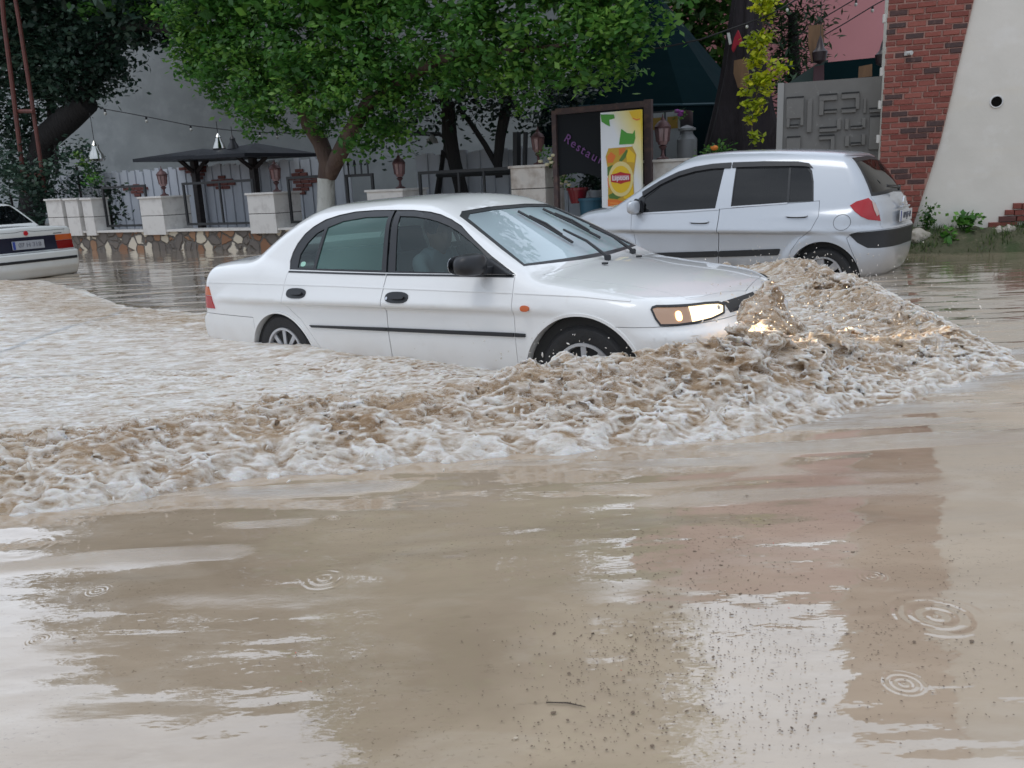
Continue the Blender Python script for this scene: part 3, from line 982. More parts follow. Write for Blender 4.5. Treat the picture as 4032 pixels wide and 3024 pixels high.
# mirror
for sy_ in (-1,):
    mr_ = link('mirror', None, None, sedan)
    b = MB()
    prof = []
    n = 14
    V, Fc = [], []
    secs = [(-.115, .28), (-.10, .68), (-.07, .9), (0, 1.), (.05, .98), (.085, .82), (.10, .5)]   # along y outward
    for (t_, k_) in secs:
        for j in range(n):
            a_ = 2 * math.pi * j / n
            V.append((.585 + .075 * k_ * (1 - abs(t_) * 1.5) * math.copysign(abs(math.cos(a_))**.7, math.cos(a_)), sy_ * (.93 - t_), .972 + .062 * k_ * math.copysign(abs(math.sin(a_))**.75, math.sin(a_))))
    for i in range(len(secs) - 1):
        for j in range(n): Fc.append((i * n + j, i * n + (j + 1) % n, (i + 1) * n + (j + 1) % n, (i + 1) * n + j))
    Fc += [tuple(range(n)), tuple(range((len(secs) - 1) * n, len(secs) * n))[::-1]]
    b.add(V, Fc)
    b.build('housing', M_trim, mr_, smooth=True, sharp=50)
    b = MB(); b.prism([(.50, .905), (.76, .903), (.585, .99), (.53, .985)], sy_ * .80, sy_ * .765, lambda a, y, c: (a, y - sy_ * (c - .9) * .4, c)); b.box((.60, sy_ * .83, .93), (.07, .10, .04)); b.build('bracket', M_trim, mr_, bevel=.006)
    b = MB(); b.prism(oval(.93 * sy_, .972, .10, .052), .505, .503, lambda a, y, c: (y, a, c)); b.build('mirror_glass', M_chrome, mr_)
# cabin
for y_ in (-.36, .36): seat(sedan, -.02, y_, .30)
seat(sedan, -.75, 0, .32, headrest=False, w=1.2)
b = MB(); b.prism([(.42, .62), (.80, .62), (.80, .85), (.62, .875), (.46, .84)], -.60, .60); b.build('dashboard', M_dash, sedan, bevel=.02, smooth=True)
b = MB()
pts = []
for k in range(25):
    t = 2 * math.pi * k / 24
    pts.append((.36 - .10 * math.sin(t) * .9, .36 + .185 * math.cos(t), .84 + .17 * math.sin(t)))
b.tube(pts, .014, n=6, cap=False); b.tube([(.36, .18, .84), (.36, .54, .84)], .013, n=6); b.tube([(.36, .36, .84), (.55, .36, .78)], .03, n=8)
b.build('steering_wheel', M_dash, sedan, smooth=True)
b = MB(); b.box((-.30, 0, .34), (2.2, 1.35, .04)); b.build('cabin_floor', M_cabin, sedan)
# ------------------------------------------------------------------ people seated in the white sedan
M_skin = mat('skin', (.34, .19, .13), rough=.55)
M_hair = mat('dark_hair', (.025, .02, .018), rough=.8, bump=(90, .5))
M_shirt = mat('pale_shirt', (.30, .36, .39), rough=.9)
M_shirt2 = mat('dark_jacket', (.04, .045, .06), rough=.9)
M_pants = mat('dark_trousers', (.03, .035, .05), rough=.9)

def skin_mesh(name, joints, bones, m, parent=None, sub=2, root=0):
    """one continuous surface grown around a skeleton: joints = [(pos, radius)]"""
    me = bpy.data.meshes.new(name)
    me.from_pydata([j[0] for j in joints], bones, [])
    o = link('tmp', me, None, None)
    md = o.modifiers.new('s', 'SKIN')
    for i, j in enumerate(joints):
        r = j[1]
        me.skin_vertices[0].data[i].radius = (r, r) if not hasattr(r, '__len__') else r
        me.skin_vertices[0].data[i].use_root = (i == root)
    md.use_smooth_shade = True
    sb = o.modifiers.new('u', 'SUBSURF'); sb.levels = sub
    dg = bpy.context.evaluated_depsgraph_get()
    me2 = bpy.data.meshes.new_from_object(o.evaluated_get(dg))
    bpy.data.objects.remove(o); bpy.data.meshes.remove(me)
    me2.name = name
    me2.polygons.foreach_set('use_smooth', np.ones(len(me2.polygons), dtype=bool))
    return link(name, me2, m, parent)

def head_solid(c, yaw=0., tilt=0., s=1.):
    """a head with brow, nose, lips, chin and ears, looking along +x"""
    def F(x, y, z):
        q = np.sqrt((x / .094)**2 + (y / .074)**2 + ((z - .02) / .105)**2) - 1          # cranium
        jaw = np.sqrt(((x - .028) / .068)**2 + (y / .056)**2 + ((z + .055) / .070)**2) - 1
        f = smin(q * .085, jaw * .06, .05)
        nose = np.sqrt(((x - .098) / .020)**2 + (y / .014)**2 + ((z + .018) / .030)**2) - 1
        f = smin(f, nose * .015, .014)
        brow = np.sqrt(((x - .083) / .014)**2 + (y / .052)**2 + ((z - .022) / .010)**2) - 1
        f = smin(f, brow * .011, .014)
        for sg in (-1, 1):
            eye = np.sqrt(((x - .096) / .016)**2 + ((y - sg * .031) / .017)**2 + ((z - .002) / .012)**2) - 1
            f = smax(f, -eye * .012, .010)
            ear = np.sqrt(((x + .005) / .018)**2 + ((y - sg * .076) / .010)**2 + ((z + .008) / .030)**2) - 1
            f = smin(f, ear * .011, .006)
        lips = np.sqrt(((x - .090) / .012)**2 + (y / .024)**2 + ((z + .060) / .010)**2) - 1
        f = smin(f, lips * .010, .010)
        neck = np.maximum(np.sqrt((x + .02)**2 + y * y) - .052, np.abs(z + .12) - .07)
        return smin(f, neck, .03)
    V, Q = solid(F, (-.13, -.12, -.20), (.14, .12, .14), .0085, proj=2)
    R = Matrix.Rotation(yaw, 3, 'Z') @ Matrix.Rotation(tilt, 3, 'Y')
    V = np.array([tuple(R @ Vector(v * s)) for v in V]) + np.array(c)
    return V, Q, R

def person(label, at, shirt, hair_m, yaw=0., tilt=.1, hands=((.45, -.15, .86), (.45, .15, .86)), trousers=M_pants):
    """seated figure; at = hip point in sedan coordinates"""
    root = thing('person', label, 'person')
    root.matrix_world = CAR_M @ Matrix.Translation(at)
    hd = Vector((.15, 0, .60))
    sh = .165
    J = [((0, 0, .04), .13), ((.03, 0, .20), .125), ((.07, 0, .36), (.13, .11)), ((.10, 0, .44), .085), ((.12, 0, .49), .052), ((.13, 0, .53), .050)]
    B = [(0, 1), (1, 2), (2, 3), (3, 4), (4, 5)]
    def addj(p, r, par):
        J.append((tuple(p), r)); B.append((par, len(J) - 1)); return len(J) - 1
    for sg, hp_ in ((-1, hands[0]), (1, hands[1])):
        s0 = addj((.09, sg * sh, .42), .058, 3)
        hv = Vector(hp_) - Vector(at)
        el = (Vector((.09, sg * sh, .42)) + hv) / 2 + Vector((-.02, sg * .07, -.12))
        e0 = addj(el, .042, s0)
        w0 = addj(hv + (el - hv).normalized() * .09, .028, e0)
        h0 = addj(hv + (el - hv).normalized() * .03, (.036, .022), w0)
        k0 = addj((.28, sg * .12, .06), .085, 0)
        n0 = addj((.46, sg * .14, .09), .065, k0)
        f0 = addj((.62, sg * .13, -.16), .045, n0)
        addj((.70, sg * .13, -.18), .035, f0)
    body = skin_mesh('body', J, B, shirt, root)
    V, Q, R = head_solid((0, 0, 0), yaw, tilt)
    V = V + np.array(hd)
    link('head', mesh_from('head', V, Q, smooth=True), M_skin, root)
    def FH(x, y, z):
        a = np.sqrt(((x + .012) / .108)**2 + (y / .088)**2 + ((z - .034) / .116)**2) - 1
        cut = smax(x - .062 + .0 * z, -(z - .015) - .9 * np.maximum(-x - .02, 0) * 1.3, .02)
        return smax(a * .09, np.maximum(x - .074, (-.012 - z) - np.maximum(-x, 0) * 1.1), .02)
    V, Q = solid(FH, (-.14, -.12, -.14), (.12, .12, .16), .009, proj=2)
    V = np.array([tuple(R @ Vector(v)) for v in V]) + np.array(hd)
    link('hair', mesh_from('hair', V, Q, smooth=True), hair_m, root)
    # hands: palm, thumb and four curled fingers
    for sg, hp_ in ((-1, hands[0]), (1, hands[1])):
        hv = Vector(hp_) - Vector(at)
        J2 = [(tuple(hv + Vector((-.035, 0, 0))), .024), (tuple(hv + Vector((.01, 0, .004))), (.036, .016))]
        B2 = [(0, 1)]
        for i, ln in enumerate((.062, .072, .068, .052)):
            yy = (-.027 + i * .018)
            a_ = len(J2)
            J2.append((tuple(hv + Vector((.045, yy, .004))), .0098)); B2.append((1, a_))
            J2.append((tuple(hv + Vector((.045 + ln * .45, yy, -.008))), .0088)); B2.append((a_, a_ + 1))
            J2.append((tuple(hv + Vector((.045 + ln * .55, yy, -.008 - ln * .42))), .0078)); B2.append((a_ + 1, a_ + 2))
        a_ = len(J2)
        J2.append((tuple(hv + Vector((-.005, -sg * .042, -.008))), .0115)); B2.append((1, a_))
        J2.append((tuple(hv + Vector((.028, -sg * .058, -.020))), .0095)); B2.append((a_, a_ + 1))
        skin_mesh('hand', J2, B2, M_skin, root, sub=1)
    return root
CAR_M = Matrix.Translation((-.09825, 5.83636, -.07496)) @ Matrix.Rotation(-.63876, 4, 'Z') @ Matrix.Rotation(-.02391, 4, 'Y')
person('passenger in a pale shirt behind the near front window of the white sedan', (-.27, -.36, .53), M_shirt, M_hair, yaw=-.35, tilt=.12, hands=((.10, -.44, .80), (.16, -.26, .78)))
person('driver in a dark jacket holding the steering wheel of the white sedan', (-.20, .36, .46), M_shirt2, M_hair, yaw=0., tilt=.05, hands=((.335, .20, .90), (.335, .52, .90)))
# ------------------------------------------------------------------ silver hatchback, further off, driving the other way
hatch = thing('car', 'silver five-door hatchback with tinted windows, its red tail lamp towards us', 'car')
place_car(hatch, 2.73908, 10.19742, 2.49195, 0., .01046)
hf_front = [(.835, .918), (.97, .965), (.90, 1.075), (.831, 1.13), (.630, 1.262), (.440, 1.352), (.245, 1.402), (.043, 1.424), (-.100, 1.428), (-.082, .962)]
hf_rear = [(-.258, .980), (-.228, 1.428), (-.6, 1.424), (-.90, 1.410), (-1.00, 1.392), (-1.062, 1.33), (-1.10, 1.22), (-1.135, 1.025)]
hg_front = [(.80, .925), (.815, 1.075), (.629, 1.218), (.430, 1.305), (.228, 1.352), (.05, 1.372), (-.104, 1.378), (-.088, .970)]
hg_rear = [(-.268, .990), (-.244, 1.378), (-.815, 1.368), (-.862, 1.018)]
hg_quart = [(-.885, 1.022), (-.838, 1.368), (-1.00, 1.362), (-1.048, 1.31), (-1.082, 1.22), (-1.115, 1.035)]
hd_front = [(.70, .24), (.86, .45), (.93, .75), (.955, .90), (-.135, .955), (-.142, .837), (-.140, .24)]
hd_rear = [(-.140, .24), (-.142, .837), (-.135, .955), (-1.195, 1.03), (-1.212, .873), (-1.152, .734), (-1.033, .645), (-.951, .52), (-.90, .24)]
HW = [(-1.275, .27, .352), (1.20, .29, .355)]
bk_win = [(-.60, 1.06), (0, 1.085), (.60, 1.06), (.565, 1.20), (.505, 1.36), (.46, 1.445), (0, 1.462), (-.46, 1.445), (-.505, 1.36), (-.565, 1.20)]
fw_win = [(-.62, 1.04), (.62, 1.04), (.52, 1.40), (-.52, 1.40)]
def cav_hatch(x, y, z):
    f = f_hatch(x, y, z) + .04
    f = smax(f, .32 - z, .02)
    f = np.maximum(f, np.where(z < .70, np.abs(x) - .78, -1.))
    f = np.maximum(f, x - 1.1)
    return f
h_bump = [(-2.2, .1), (-1.56, .1), (-1.60, .42), (-1.50, .66), (-1.545, .705), (-1.62, .722), (-1.80, .735), (-2.2, .74)]
h_band = [(-1.522, .694), (-1.597, .713), (-1.80, .726), (-2.15, .729), (-2.15, .555), (-1.772, .548), (-1.684, .556), (-1.598, .612)]
tailgate = [(-.60, .705), (.60, .705), (.585, .80), (.60, .98), (.615, 1.05), (.57, 1.20), (.51, 1.37), (.47, 1.468), (-.47, 1.468), (-.51, 1.37), (-.57, 1.20), (-.615, 1.05), (-.60, .98), (-.585, .80)]
body_h, parts_h = body_parts(hatch, f_hatch, (-2.06, -1.0, .12), (2.16, 1.0, 1.66), .03, M_silver, cav_hatch,
    [(c[0], c[1], c[2], .52, 0) for c in HW],
    [(hf_front, -1.2, 1.2, 'Y'), (hf_rear, -1.2, 1.2, 'Y'), (bk_win, -2.3, -1.1, 'X'), (fw_win, .3, 2.0, 'X')],
    [('front_door', hd_front, .35, 1.2, 'Y', .004), ('rear_door', hd_rear, .35, 1.2, 'Y', .004), ('bumper_band', h_band, -1.2, 1.2, 'Y', .001), ('rear_bumper', h_bump, -1.2, 1.2, 'Y', .004), ('tailgate', tailgate, -2.3, -1.25, 'X', .004)], [])
hdoor_f, hdoor_r, h_band_o, h_bumper, h_gate = parts_h
h_band_o.parent = h_bumper
h_band_o.data.materials.clear(); h_band_o.data.materials.append(M_trim)
for (cx, cz, r) in HW:
    for s_ in (-1, 1):
        b = MB(); b.lathe([(r - .006, s_ * .76), (r - .006, s_ * .515), (0, s_ * .515)], c=(cx, 0, cz), n=40, axis='Y')
        b.build('wheel_well', M_well, hatch)
for x, z in ((-1.275, .265), (1.20, .28)):
    for s_ in (-1, 1):
        wheel(hatch, (x, s_ * .715, z), R=.292, sgn=s_, spokes=6, spoke_w=.075, rim_r=.195)
for sd_, pf, pr_ in (('L', hdoor_f, hdoor_r), ('R', hatch, hatch)):
    patch_obj('window_frame', f_hatch, hf_front, sd_, M_trim, pf, off=-.004, thick=.012, holes=[hg_front], step=.04)
    patch_obj('window_frame', f_hatch, hf_rear, sd_, M_trim, pr_, off=-.004, thick=.012, holes=[hg_rear, hg_quart], step=.04)
    patch_obj('window', f_hatch, hg_front, sd_, M_tint, pf, off=-.009, step=.06)
    patch_obj('window', f_hatch, hg_rear, sd_, M_tint, pr_, off=-.009, step=.06)
    patch_obj('window', f_hatch, hg_quart, sd_, M_tint, pr_, off=-.009, step=.06)
    patch_obj('wind_deflector', f_hatch, [(.86, 1.155), (.65, 1.278), (.45, 1.368), (.25, 1.418), (.045, 1.442), (-.17, 1.448), (-.17, 1.392), (.05, 1.388), (.24, 1.366), (.44, 1.318), (.64, 1.232), (.84, 1.10)], sd_, M_trim, pf, off=.014, thick=.01, step=.04)
    patch_obj('wind_deflector', f_hatch, [(-.185, 1.448), (-.55, 1.446), (-.90, 1.430), (-1.02, 1.408), (-1.07, 1.36), (-.99, 1.378), (-.86, 1.386), (-.5, 1.394), (-.188, 1.394)], sd_, M_trim, pr_, off=.014, thick=.01, step=.04)
    patch_obj('belt_moulding', f_hatch, ribbon_poly([(.83, .912), (.3, .930), (-.13, .954)], .013), sd_, M_alu, pf, off=.006, thick=.01)
    patch_obj('belt_moulding', f_hatch, ribbon_poly([(-.27, .976), (-.6, .994), (-.87, 1.010)], .013), sd_, M_alu, pr_, off=.006, thick=.01)
    patch_obj('rubbing_strip', f_hatch, rounded([(-.135, .434), (.78, .384), (.80, .452), (-.135, .500)], .02), sd_, M_trim, pf, off=.012, thick=.016)
    patch_obj('rubbing_strip', f_hatch, rounded([(-.148, .434), (-.148, .500), (-.835, .540), (-.815, .470)], .02), sd_, M_trim, pr_, off=.012, thick=.016)
    for par, cx, cz in ((pf, .077, .829), (pr_, -.99, .890)):
        h = patch_obj('door_handle', f_hatch, oval(cx, cz, .115, .018), sd_, M_silver, par, off=.022, thick=.02, step=.03)
        patch_obj('handle_recess', f_hatch, oval(cx, cz - .012, .085, .034), sd_, M_gap if False else mat_dark if False else M_silver, h, off=.0015, step=.02)
        patch_obj('handle_painted_shadow', f_hatch, oval(cx, cz - .024, .10, .008), sd_, M_gap, h, off=.003, step=.02)  # flat dark oval paints the shade beneath the handle
patch_obj('fuel_flap', f_hatch, oval(-1.447, .815, .083, .080, 28, 2.0), 'L', M_gap, hatch, off=.0015, holes=[oval(-1.447, .815, .079, .076, 28, 2.0)], step=.02)
patch_obj('crease_line', f_hatch, ribbon_poly([(1.5, .728), (1.0, .762), (.3, .808), (-.13, .836)], .005), 'L', M_gap, hatch, off=.001, step=.06) if False else None
patch_obj('rear_window', f_hatch, bk_win, 'B', M_tint, h_gate, off=-.006, step=.06)
patch_obj('window_rim', f_hatch, bk_win, 'B', M_trim, h_gate, off=-.003, thick=.006, holes=[inset(bk_win, .035)], step=.04)
patch_obj('windscreen', f_hatch, fw_win, 'F', M_tint, hatch, off=-.006, step=.08)
# tail lamps wrap the corner; laid on square to the corner
for s_ in (1, -1):
    L3 = [(-1.492, .748, .979), (-1.554, .73, 1.018), (-1.656, .66, 1.048), (-1.70, .605, .966), (-1.735, .595, .893), (-1.755, .58, .815), (-1.668, .707, .836), (-1.608, .754, .870), (-1.546, .766, .921)]
    ang = math.radians(42)
    ex = (-math.cos(ang), -s_ * math.sin(ang), 0); ed = (math.sin(ang), -s_ * math.cos(ang), 0)
    def hp(P): return [(x * ex[0] + s_ * y * ex[1], z) for x, y, z in P]
    lp = link('tail_lamp', None, None, hatch)
    P2 = hp(L3)
    patch_obj('red_lens', f_hatch, P2, (ex, (0, 0, 1), ed), M_red, lp, off=.006, thick=.012, step=.025)
    P3 = hp([(-1.670, .64, 1.030), (-1.712, .612, .98), (-1.742, .598, .885), (-1.725, .625, .865), (-1.70, .645, .93)])
    patch_obj('clear_band', f_hatch, P3, (ex, (0, 0, 1), ed), mat('pale_lens', (.55, .42, .38), rough=.2, coat=.3), lp, off=.010, step=.02)
b = MB(); b.box((-1.865, 0, .845), (.012, .50, .115)); plate = b.build('number_plate', M_plate, h_gate, bevel=.003)
b = MB(); b.box((-1.8725, .235, .845), (.002, .028, .105)); b.build('country_band', M_blue, plate)
tm = text_mesh('07 LJF 42', .085)
link('registration', tm, M_ink, plate, loc=(-1.8745, -.015, .845), rot=(math.radians(90), 0, math.radians(-90)))
b = MB(); b.lathe([(.0, -.012), (.055, -.012), (.062, 0), (.05, .006), (0, .008)], c=(0, 0, 0), n=24, axis='X'); b.build('emblem', M_chrome, h_gate, smooth=True, loc=(-1.835, 0, .985))
b = MB(); b.box((-1.850, 0, .935), (.03, .34, .022)); b.build('plate_garnish', M_silver, h_gate, bevel=.006)
b = MB(); b.tube([(-1.775, .02, 1.125), (-1.785, .22, 1.135), (-1.76, .42, 1.150)], [.016, .012, .008], n=6); b.tube([(-1.79, .10, 1.15), (-1.77, .47, 1.165)], .006, n=5); b.lathe([(0, -.02), (.028, -.02), (.03, 0), (0, .01)], c=(-1.775, .02, 1.125), n=12, axis='X'); b.build('rear_wiper', M_trim, h_gate, smooth=True)
# door mirror
for s_ in (1,):
    mr_ = link('mirror', None, None, hatch)
    b = MB(); n = 14; V, Fc = [], []
    secs = [(-.09, .35), (-.075, .75), (-.04, .97), (.0, 1.), (.045, .9), (.07, .55)]
    for (t_, k_) in secs:
        for j in range(n):
            a_ = 2 * math.pi * j / n
            V.append((.865 + .045 * k_ * math.copysign(abs(math.cos(a_))**.6, math.cos(a_)) - t_ * .25, s_ * (.925 - t_), .985 + .078 * k_ * math.copysign(abs(math.sin(a_))**.6, math.sin(a_))))
    for i in range(len(secs) - 1):
        for j in range(n): Fc.append((i * n + j, i * n + (j + 1) % n, (i + 1) * n + (j + 1) % n, (i + 1) * n + j))
    Fc += [tuple(range(n)), tuple(range((len(secs) - 1) * n, len(secs) * n))[::-1]]
    b.add(V, Fc); b.build('housing', M_silver, mr_, smooth=True, sharp=50)
    b = MB(); b.prism([(.80, .915), (.985, .965), (.90, 1.08), (.83, 1.06)], s_ * .79, s_ * .84); b.box((.875, s_ * .86, .93), (.05, .09, .035)); b.build('bracket', M_trim, mr_, bevel=.006)
for y_ in (-.36, .36): seat(hatch, .05, y_, .38)
seat(hatch, -.75, 0, .40, headrest=False, w=1.15)
b = MB(); b.prism([(.55, .70), (1.05, .70), (1.05, .95), (.75, .98), (.58, .90)], -.62, .62); b.build('dashboard', M_dash, hatch)

# ------------------------------------------------------------------ old white saloon at the left edge
saloon = thing('car', 'old white saloon with boxy boot, black tail panel and red badge at the left edge', 'car')
place_car(saloon, -8.935, 13.87, 2.65, 0., 0.)
tw_side = [(.70, .97), (.25, 1.28), (-.2, 1.31), (-.85, 1.29), (-1.18, .98)]
def cav_t(x, y, z):
    f = f_saloon(x, y, z) + .035
    f = smax(f, .35 - z, .02)
    f = np.maximum(f, np.where(z < .66, np.abs(x) - .78, -1.))
    return np.maximum(f, np.maximum(x - .95, -1.35 - x))
t_bump = [(-2.5, .1), (-1.62, .1), (-1.62, .625), (-2.5, .628)]
t_lid = [(-2.3, -.66), (-1.46, -.62), (-1.46, .62), (-2.3, .66)]
body_t, parts_t = body_parts(saloon, f_saloon, (-2.22, -.90, .16), (2.06, .90, 1.46), .03, M_white2, cav_t,
    [(-1.25, .28, .34, .50, 0), (1.2, .28, .34, .50, 0)],
    [(tw_side, -1.1, 1.1, 'Y'), ([(-.655, 1.045), (.655, 1.045), (.53, 1.325), (-.53, 1.325)], -2.2, -.6, 'X'), ([(-.58, 1.03), (.58, 1.03), (.48, 1.31), (-.48, 1.31)], .2, 1.5, 'X')],
    [('rear_bumper', t_bump, -1.2, 1.2, 'Y', .006), ('boot_lid', t_lid, .875, 1.3, 'Z', .004)], [])
for x, z in ((-1.25, .28), (1.2, .28)):
    for s_ in (-1, 1): wheel(saloon, (x, s_ * .68, z), R=.285, sgn=s_, spokes=8)
for sd_ in 'RL':
    patch_obj('side_glass', f_saloon, tw_side, sd_, M_tint, saloon, off=-.008, step=.08)
    patch_obj('bumper_strip', f_saloon, [(-2.4, .485), (-1.64, .485), (-1.64, .525), (-2.4, .525)], sd_, M_trim, parts_t[0], off=.008, thick=.012)
patch_obj('rear_window', f_saloon, [(-.655, 1.045), (.655, 1.045), (.53, 1.325), (-.53, 1.325)], 'B', M_tint, saloon, off=-.006, step=.08)
patch_obj('bumper_strip', f_saloon, [(-.74, .485), (.74, .485), (.74, .525), (-.74, .525)], 'B', M_trim, parts_t[0], off=.009, thick=.012)
pn = patch_obj('tail_panel', f_saloon, [(-.47, .645), (.47, .645), (.47, .86), (-.47, .86)], 'B', mat('tail_panel_black', (.012, .013, .03), rough=.25), saloon, off=.006, thick=.01)
for s_ in (-1, 1):
    lp = link('tail_lamp', None, None, saloon)
    a_, c_ = sorted((s_ * .475, s_ * .765))
    patch_obj('amber_lens', f_saloon, [(a_, .775), (c_, .775), (c_, .86), (a_, .86)], 'B', M_orange, lp, off=.010, thick=.014)
    patch_obj('red_lens', f_saloon, [(a_, .645), (c_, .645), (c_, .770), (a_, .770)], 'B', mat('deep_red_lens', (.22, .006, .006), rough=.25), lp, off=.010, thick=.014)
b = MB(); b.box((-2.035, 0, .745), (.012, .50, .125)); plate = b.build('number_plate', mat('dusty_plate', (.40, .42, .46), rough=.6), saloon, bevel=.003)
b = MB(); b.box((-2.0425, .225, .745), (.002, .04, .115)); b.build('country_band', M_blue, plate)
for y_, w_ in ((.13, .09), (-.01, .07), (-.15, .11)):
    pass
tm = text_mesh('07 H 318', .095)
link('registration', tm, mat('worn_ink', (.22, .23, .26), rough=.7), plate, loc=(-2.0445, -.02, .745), rot=(math.radians(90), 0, math.radians(-90)))
b = MB(); b.lathe([(0, -.006), (.034, -.006), (.036, 0), (0, .004)], n=20, axis='X'); b.build('emblem', mat('red_badge', (.5, .01, .02), rough=.3), saloon, loc=(-2.018, 0, .915))
patch_obj('lid_crease', f_saloon, ribbon_poly([(-.66, .935), (-.15, .932), (-.06, .945), (.06, .945), (.15, .932), (.66, .935)], .006), 'B', M_gap, saloon, off=.001, step=.05)
for s_ in (-1, 1):
    patch_obj('badge_strip', f_saloon, [(s_ * .52 - .07, .878), (s_ * .52 + .07, .878), (s_ * .52 + .07, .888), (s_ * .52 - .07, .888)], 'B', M_gap, saloon, off=.004, thick=.004, step=.05)
# ------------------------------------------------------------------ flood water
WZ = .24
SX, SY, SA = -.09825, 5.83636, -.63876
def to_uv(x, y):
    dx, dy = x - SX, y - SY
    return dx * math.cos(SA) + dy * math.sin(SA), -dx * math.sin(SA) + dy * math.cos(SA)
def from_uv(u, v):
    return SX + u * math.cos(SA) - v * math.sin(SA), SY + u * math.sin(SA) + v * math.cos(SA)

_lat = {}
def vnoise(ax, L, seed):
    """smooth 3-D (or 2-D) value noise on a grid given by its axes; L = lattice spacing per axis; same field wherever it is sampled"""
    d = len(ax)
    key = (tuple(L), seed)
    rngs = [(-16, 12), (0, 18), (-.5, 1.6)][:d]
    if key not in _lat:
        r = np.random.default_rng(seed)
        _lat[key] = r.uniform(-1, 1, [int((b - a) / l) + 6 for (a, b), l in zip(rngs, L)]).astype(np.float32)
    G = _lat[key]
    out = G
    for i in range(d):
        q = (np.asarray(ax[i]) - rngs[i][0]) / L[i] + 1
        k = np.floor(q).astype(int); t = (q - k).astype(np.float32)
        k = np.clip(k, 1, G.shape[i] - 3)
        w = [(1 - t)**3 / 6, (3 * t**3 - 6 * t**2 + 4) / 6, (-3 * t**3 + 3 * t**2 + 3 * t + 1) / 6, t**3 / 6]
        acc = 0
        for m in range(4):
            sl = np.take(out, k - 1 + m, axis=i)
            sh = [1] * d; sh[i] = -1
            acc = acc + sl * w[m].reshape(sh)
        out = acc
    return out * 2.2

EDGE = [(-6.0, -9.0), (-1.5, -5.0), (.18, -3.36), (.36, -3.26), (.50, -3.03), (.57, -2.86), (.70, -2.59), (.93, -2.39), (1.37, -2.0), (1.72, -1.65), (2.02, -1.28), (2.40, -.71), (2.60, -.40), (2.80, .15), (3.03, .62), (2.97, .95), (2.66, 1.65), (2.25, 2.45), (1.85, 3.1), (1.55, 3.7), (.9, 4.6), (0, 4.9), (-.8, 4.0), (-1.2, 1.6),
        (-2.3, .35), (-3.8, .24), (-5.16, .25), (-6.97, .79), (-8.4, 1.19), (-11., 1.5), (-15., 1.9), (-15., -9.)]
def edge_sd(u, v):
    """distance inside the churned area (positive inside)"""
    sh = np.broadcast(u, v).shape
    U = np.broadcast_to(u, sh).ravel(); V = np.broadcast_to(v, sh).ravel()
    d = np.full(U.shape, 1e9)
    n = len(EDGE)
    for i in range(n):
        a, b = EDGE[i], EDGE[(i + 1) % n]
        ex, ey = b[0] - a[0], b[1] - a[1]
        t = np.clip(((U - a[0]) * ex + (V - a[1]) * ey) / (ex * ex + ey * ey), 0, 1)
        d = np.minimum(d, (U - a[0] - t * ex)**2 + (V - a[1] - t * ey)**2)
    d = np.sqrt(d)
    s_ = inside(EDGE, np.stack([U, V], 1))
    return np.where(s_, d, -d).reshape(sh)

def G2(u, v, cu, cv, su, sv):
    return np.exp(-((u - cu) / su)**2 - ((v - cv) / sv)**2)
def base_fields(x, y):
    """mean water height above the calm level, and how violent the surface is"""
    u, v = to_uv(x, y)
    warp = .10 * np.sin(3.1 * x + 1.3 * y) + .06 * np.sin(7.3 * x - 2.1 * y + 1) + .04 * np.sin(13.7 * x + 3.3 * y)
    d = edge_sd(u, v) + warp * .35 + .09 * np.clip((u + 1.5) / 1.5, 0, 1)
    front = np.clip((u + .9 + .35 * np.maximum(-v - 2, 0) * 1.2) / .9, 0, 1)          # only the leading arms carry the ridge
    hr = np.interp(v, [-5, -3.4, -2.4, -1.5, -.5, .5, 1.2, 2, 3, 4], [.16, .175, .19, .20, .185, .155, .11, .085, .07, .06])
    lacy = .05 * np.sin(21 * x + 3 * y) * np.sin(17 * y + 2 * x) + .035 * np.sin(43 * x - 11 * y) * np.sin(37 * y + 5)
    rise = .30 / (1 + np.exp(-(d - .04 + lacy) / .03)) + .70 / (1 + np.exp(-(d - .24) / .07))
    fall = np.where(d > .40, np.exp(-np.maximum(d - .40, 0) / .24), 1.)
    h = rise * (hr * fall * front + .042)
    # water heaped against the bow, shoulders and flank of the sedan
    h = h + .14 * G2(u, v, 1.80, -.25, .42, .70) + .09 * G2(u, v, 1.98, -.15, .20, .45) + .21 * G2(u, v, 1.95, -.12, .15, .18)
    h = h + .12 * G2(u, v, 1.32, -1.0, .42, .28) + .03 * G2(u, v, .2, -.95, 1.2, .25)
    h = h + .03 * G2(u, v, -1.15, -.85, .45, .2)
    # pile against the hatchback
    h = h + .09 * G2(u, v, .45, 4.1, .50, .25) + .01 * G2(u, v, 1.25, 3.5, .5, .5)
    # trough just behind the near ridge
    viol = rise * (.08 + .95 * front * np.exp(-((np.maximum(d - .40, 0)) / .42)**2)) + .9 * G2(u, v, 2.0, 0, .7, 1.0) + .30 * rise * G2(u, v, .9, -1.2, 1.3, .5) + .5 * rise * G2(u, v, 1.6, 2.4, .9, 1.3)
    return h, np.clip(viol, 0, 1.25), d, rise, u, v

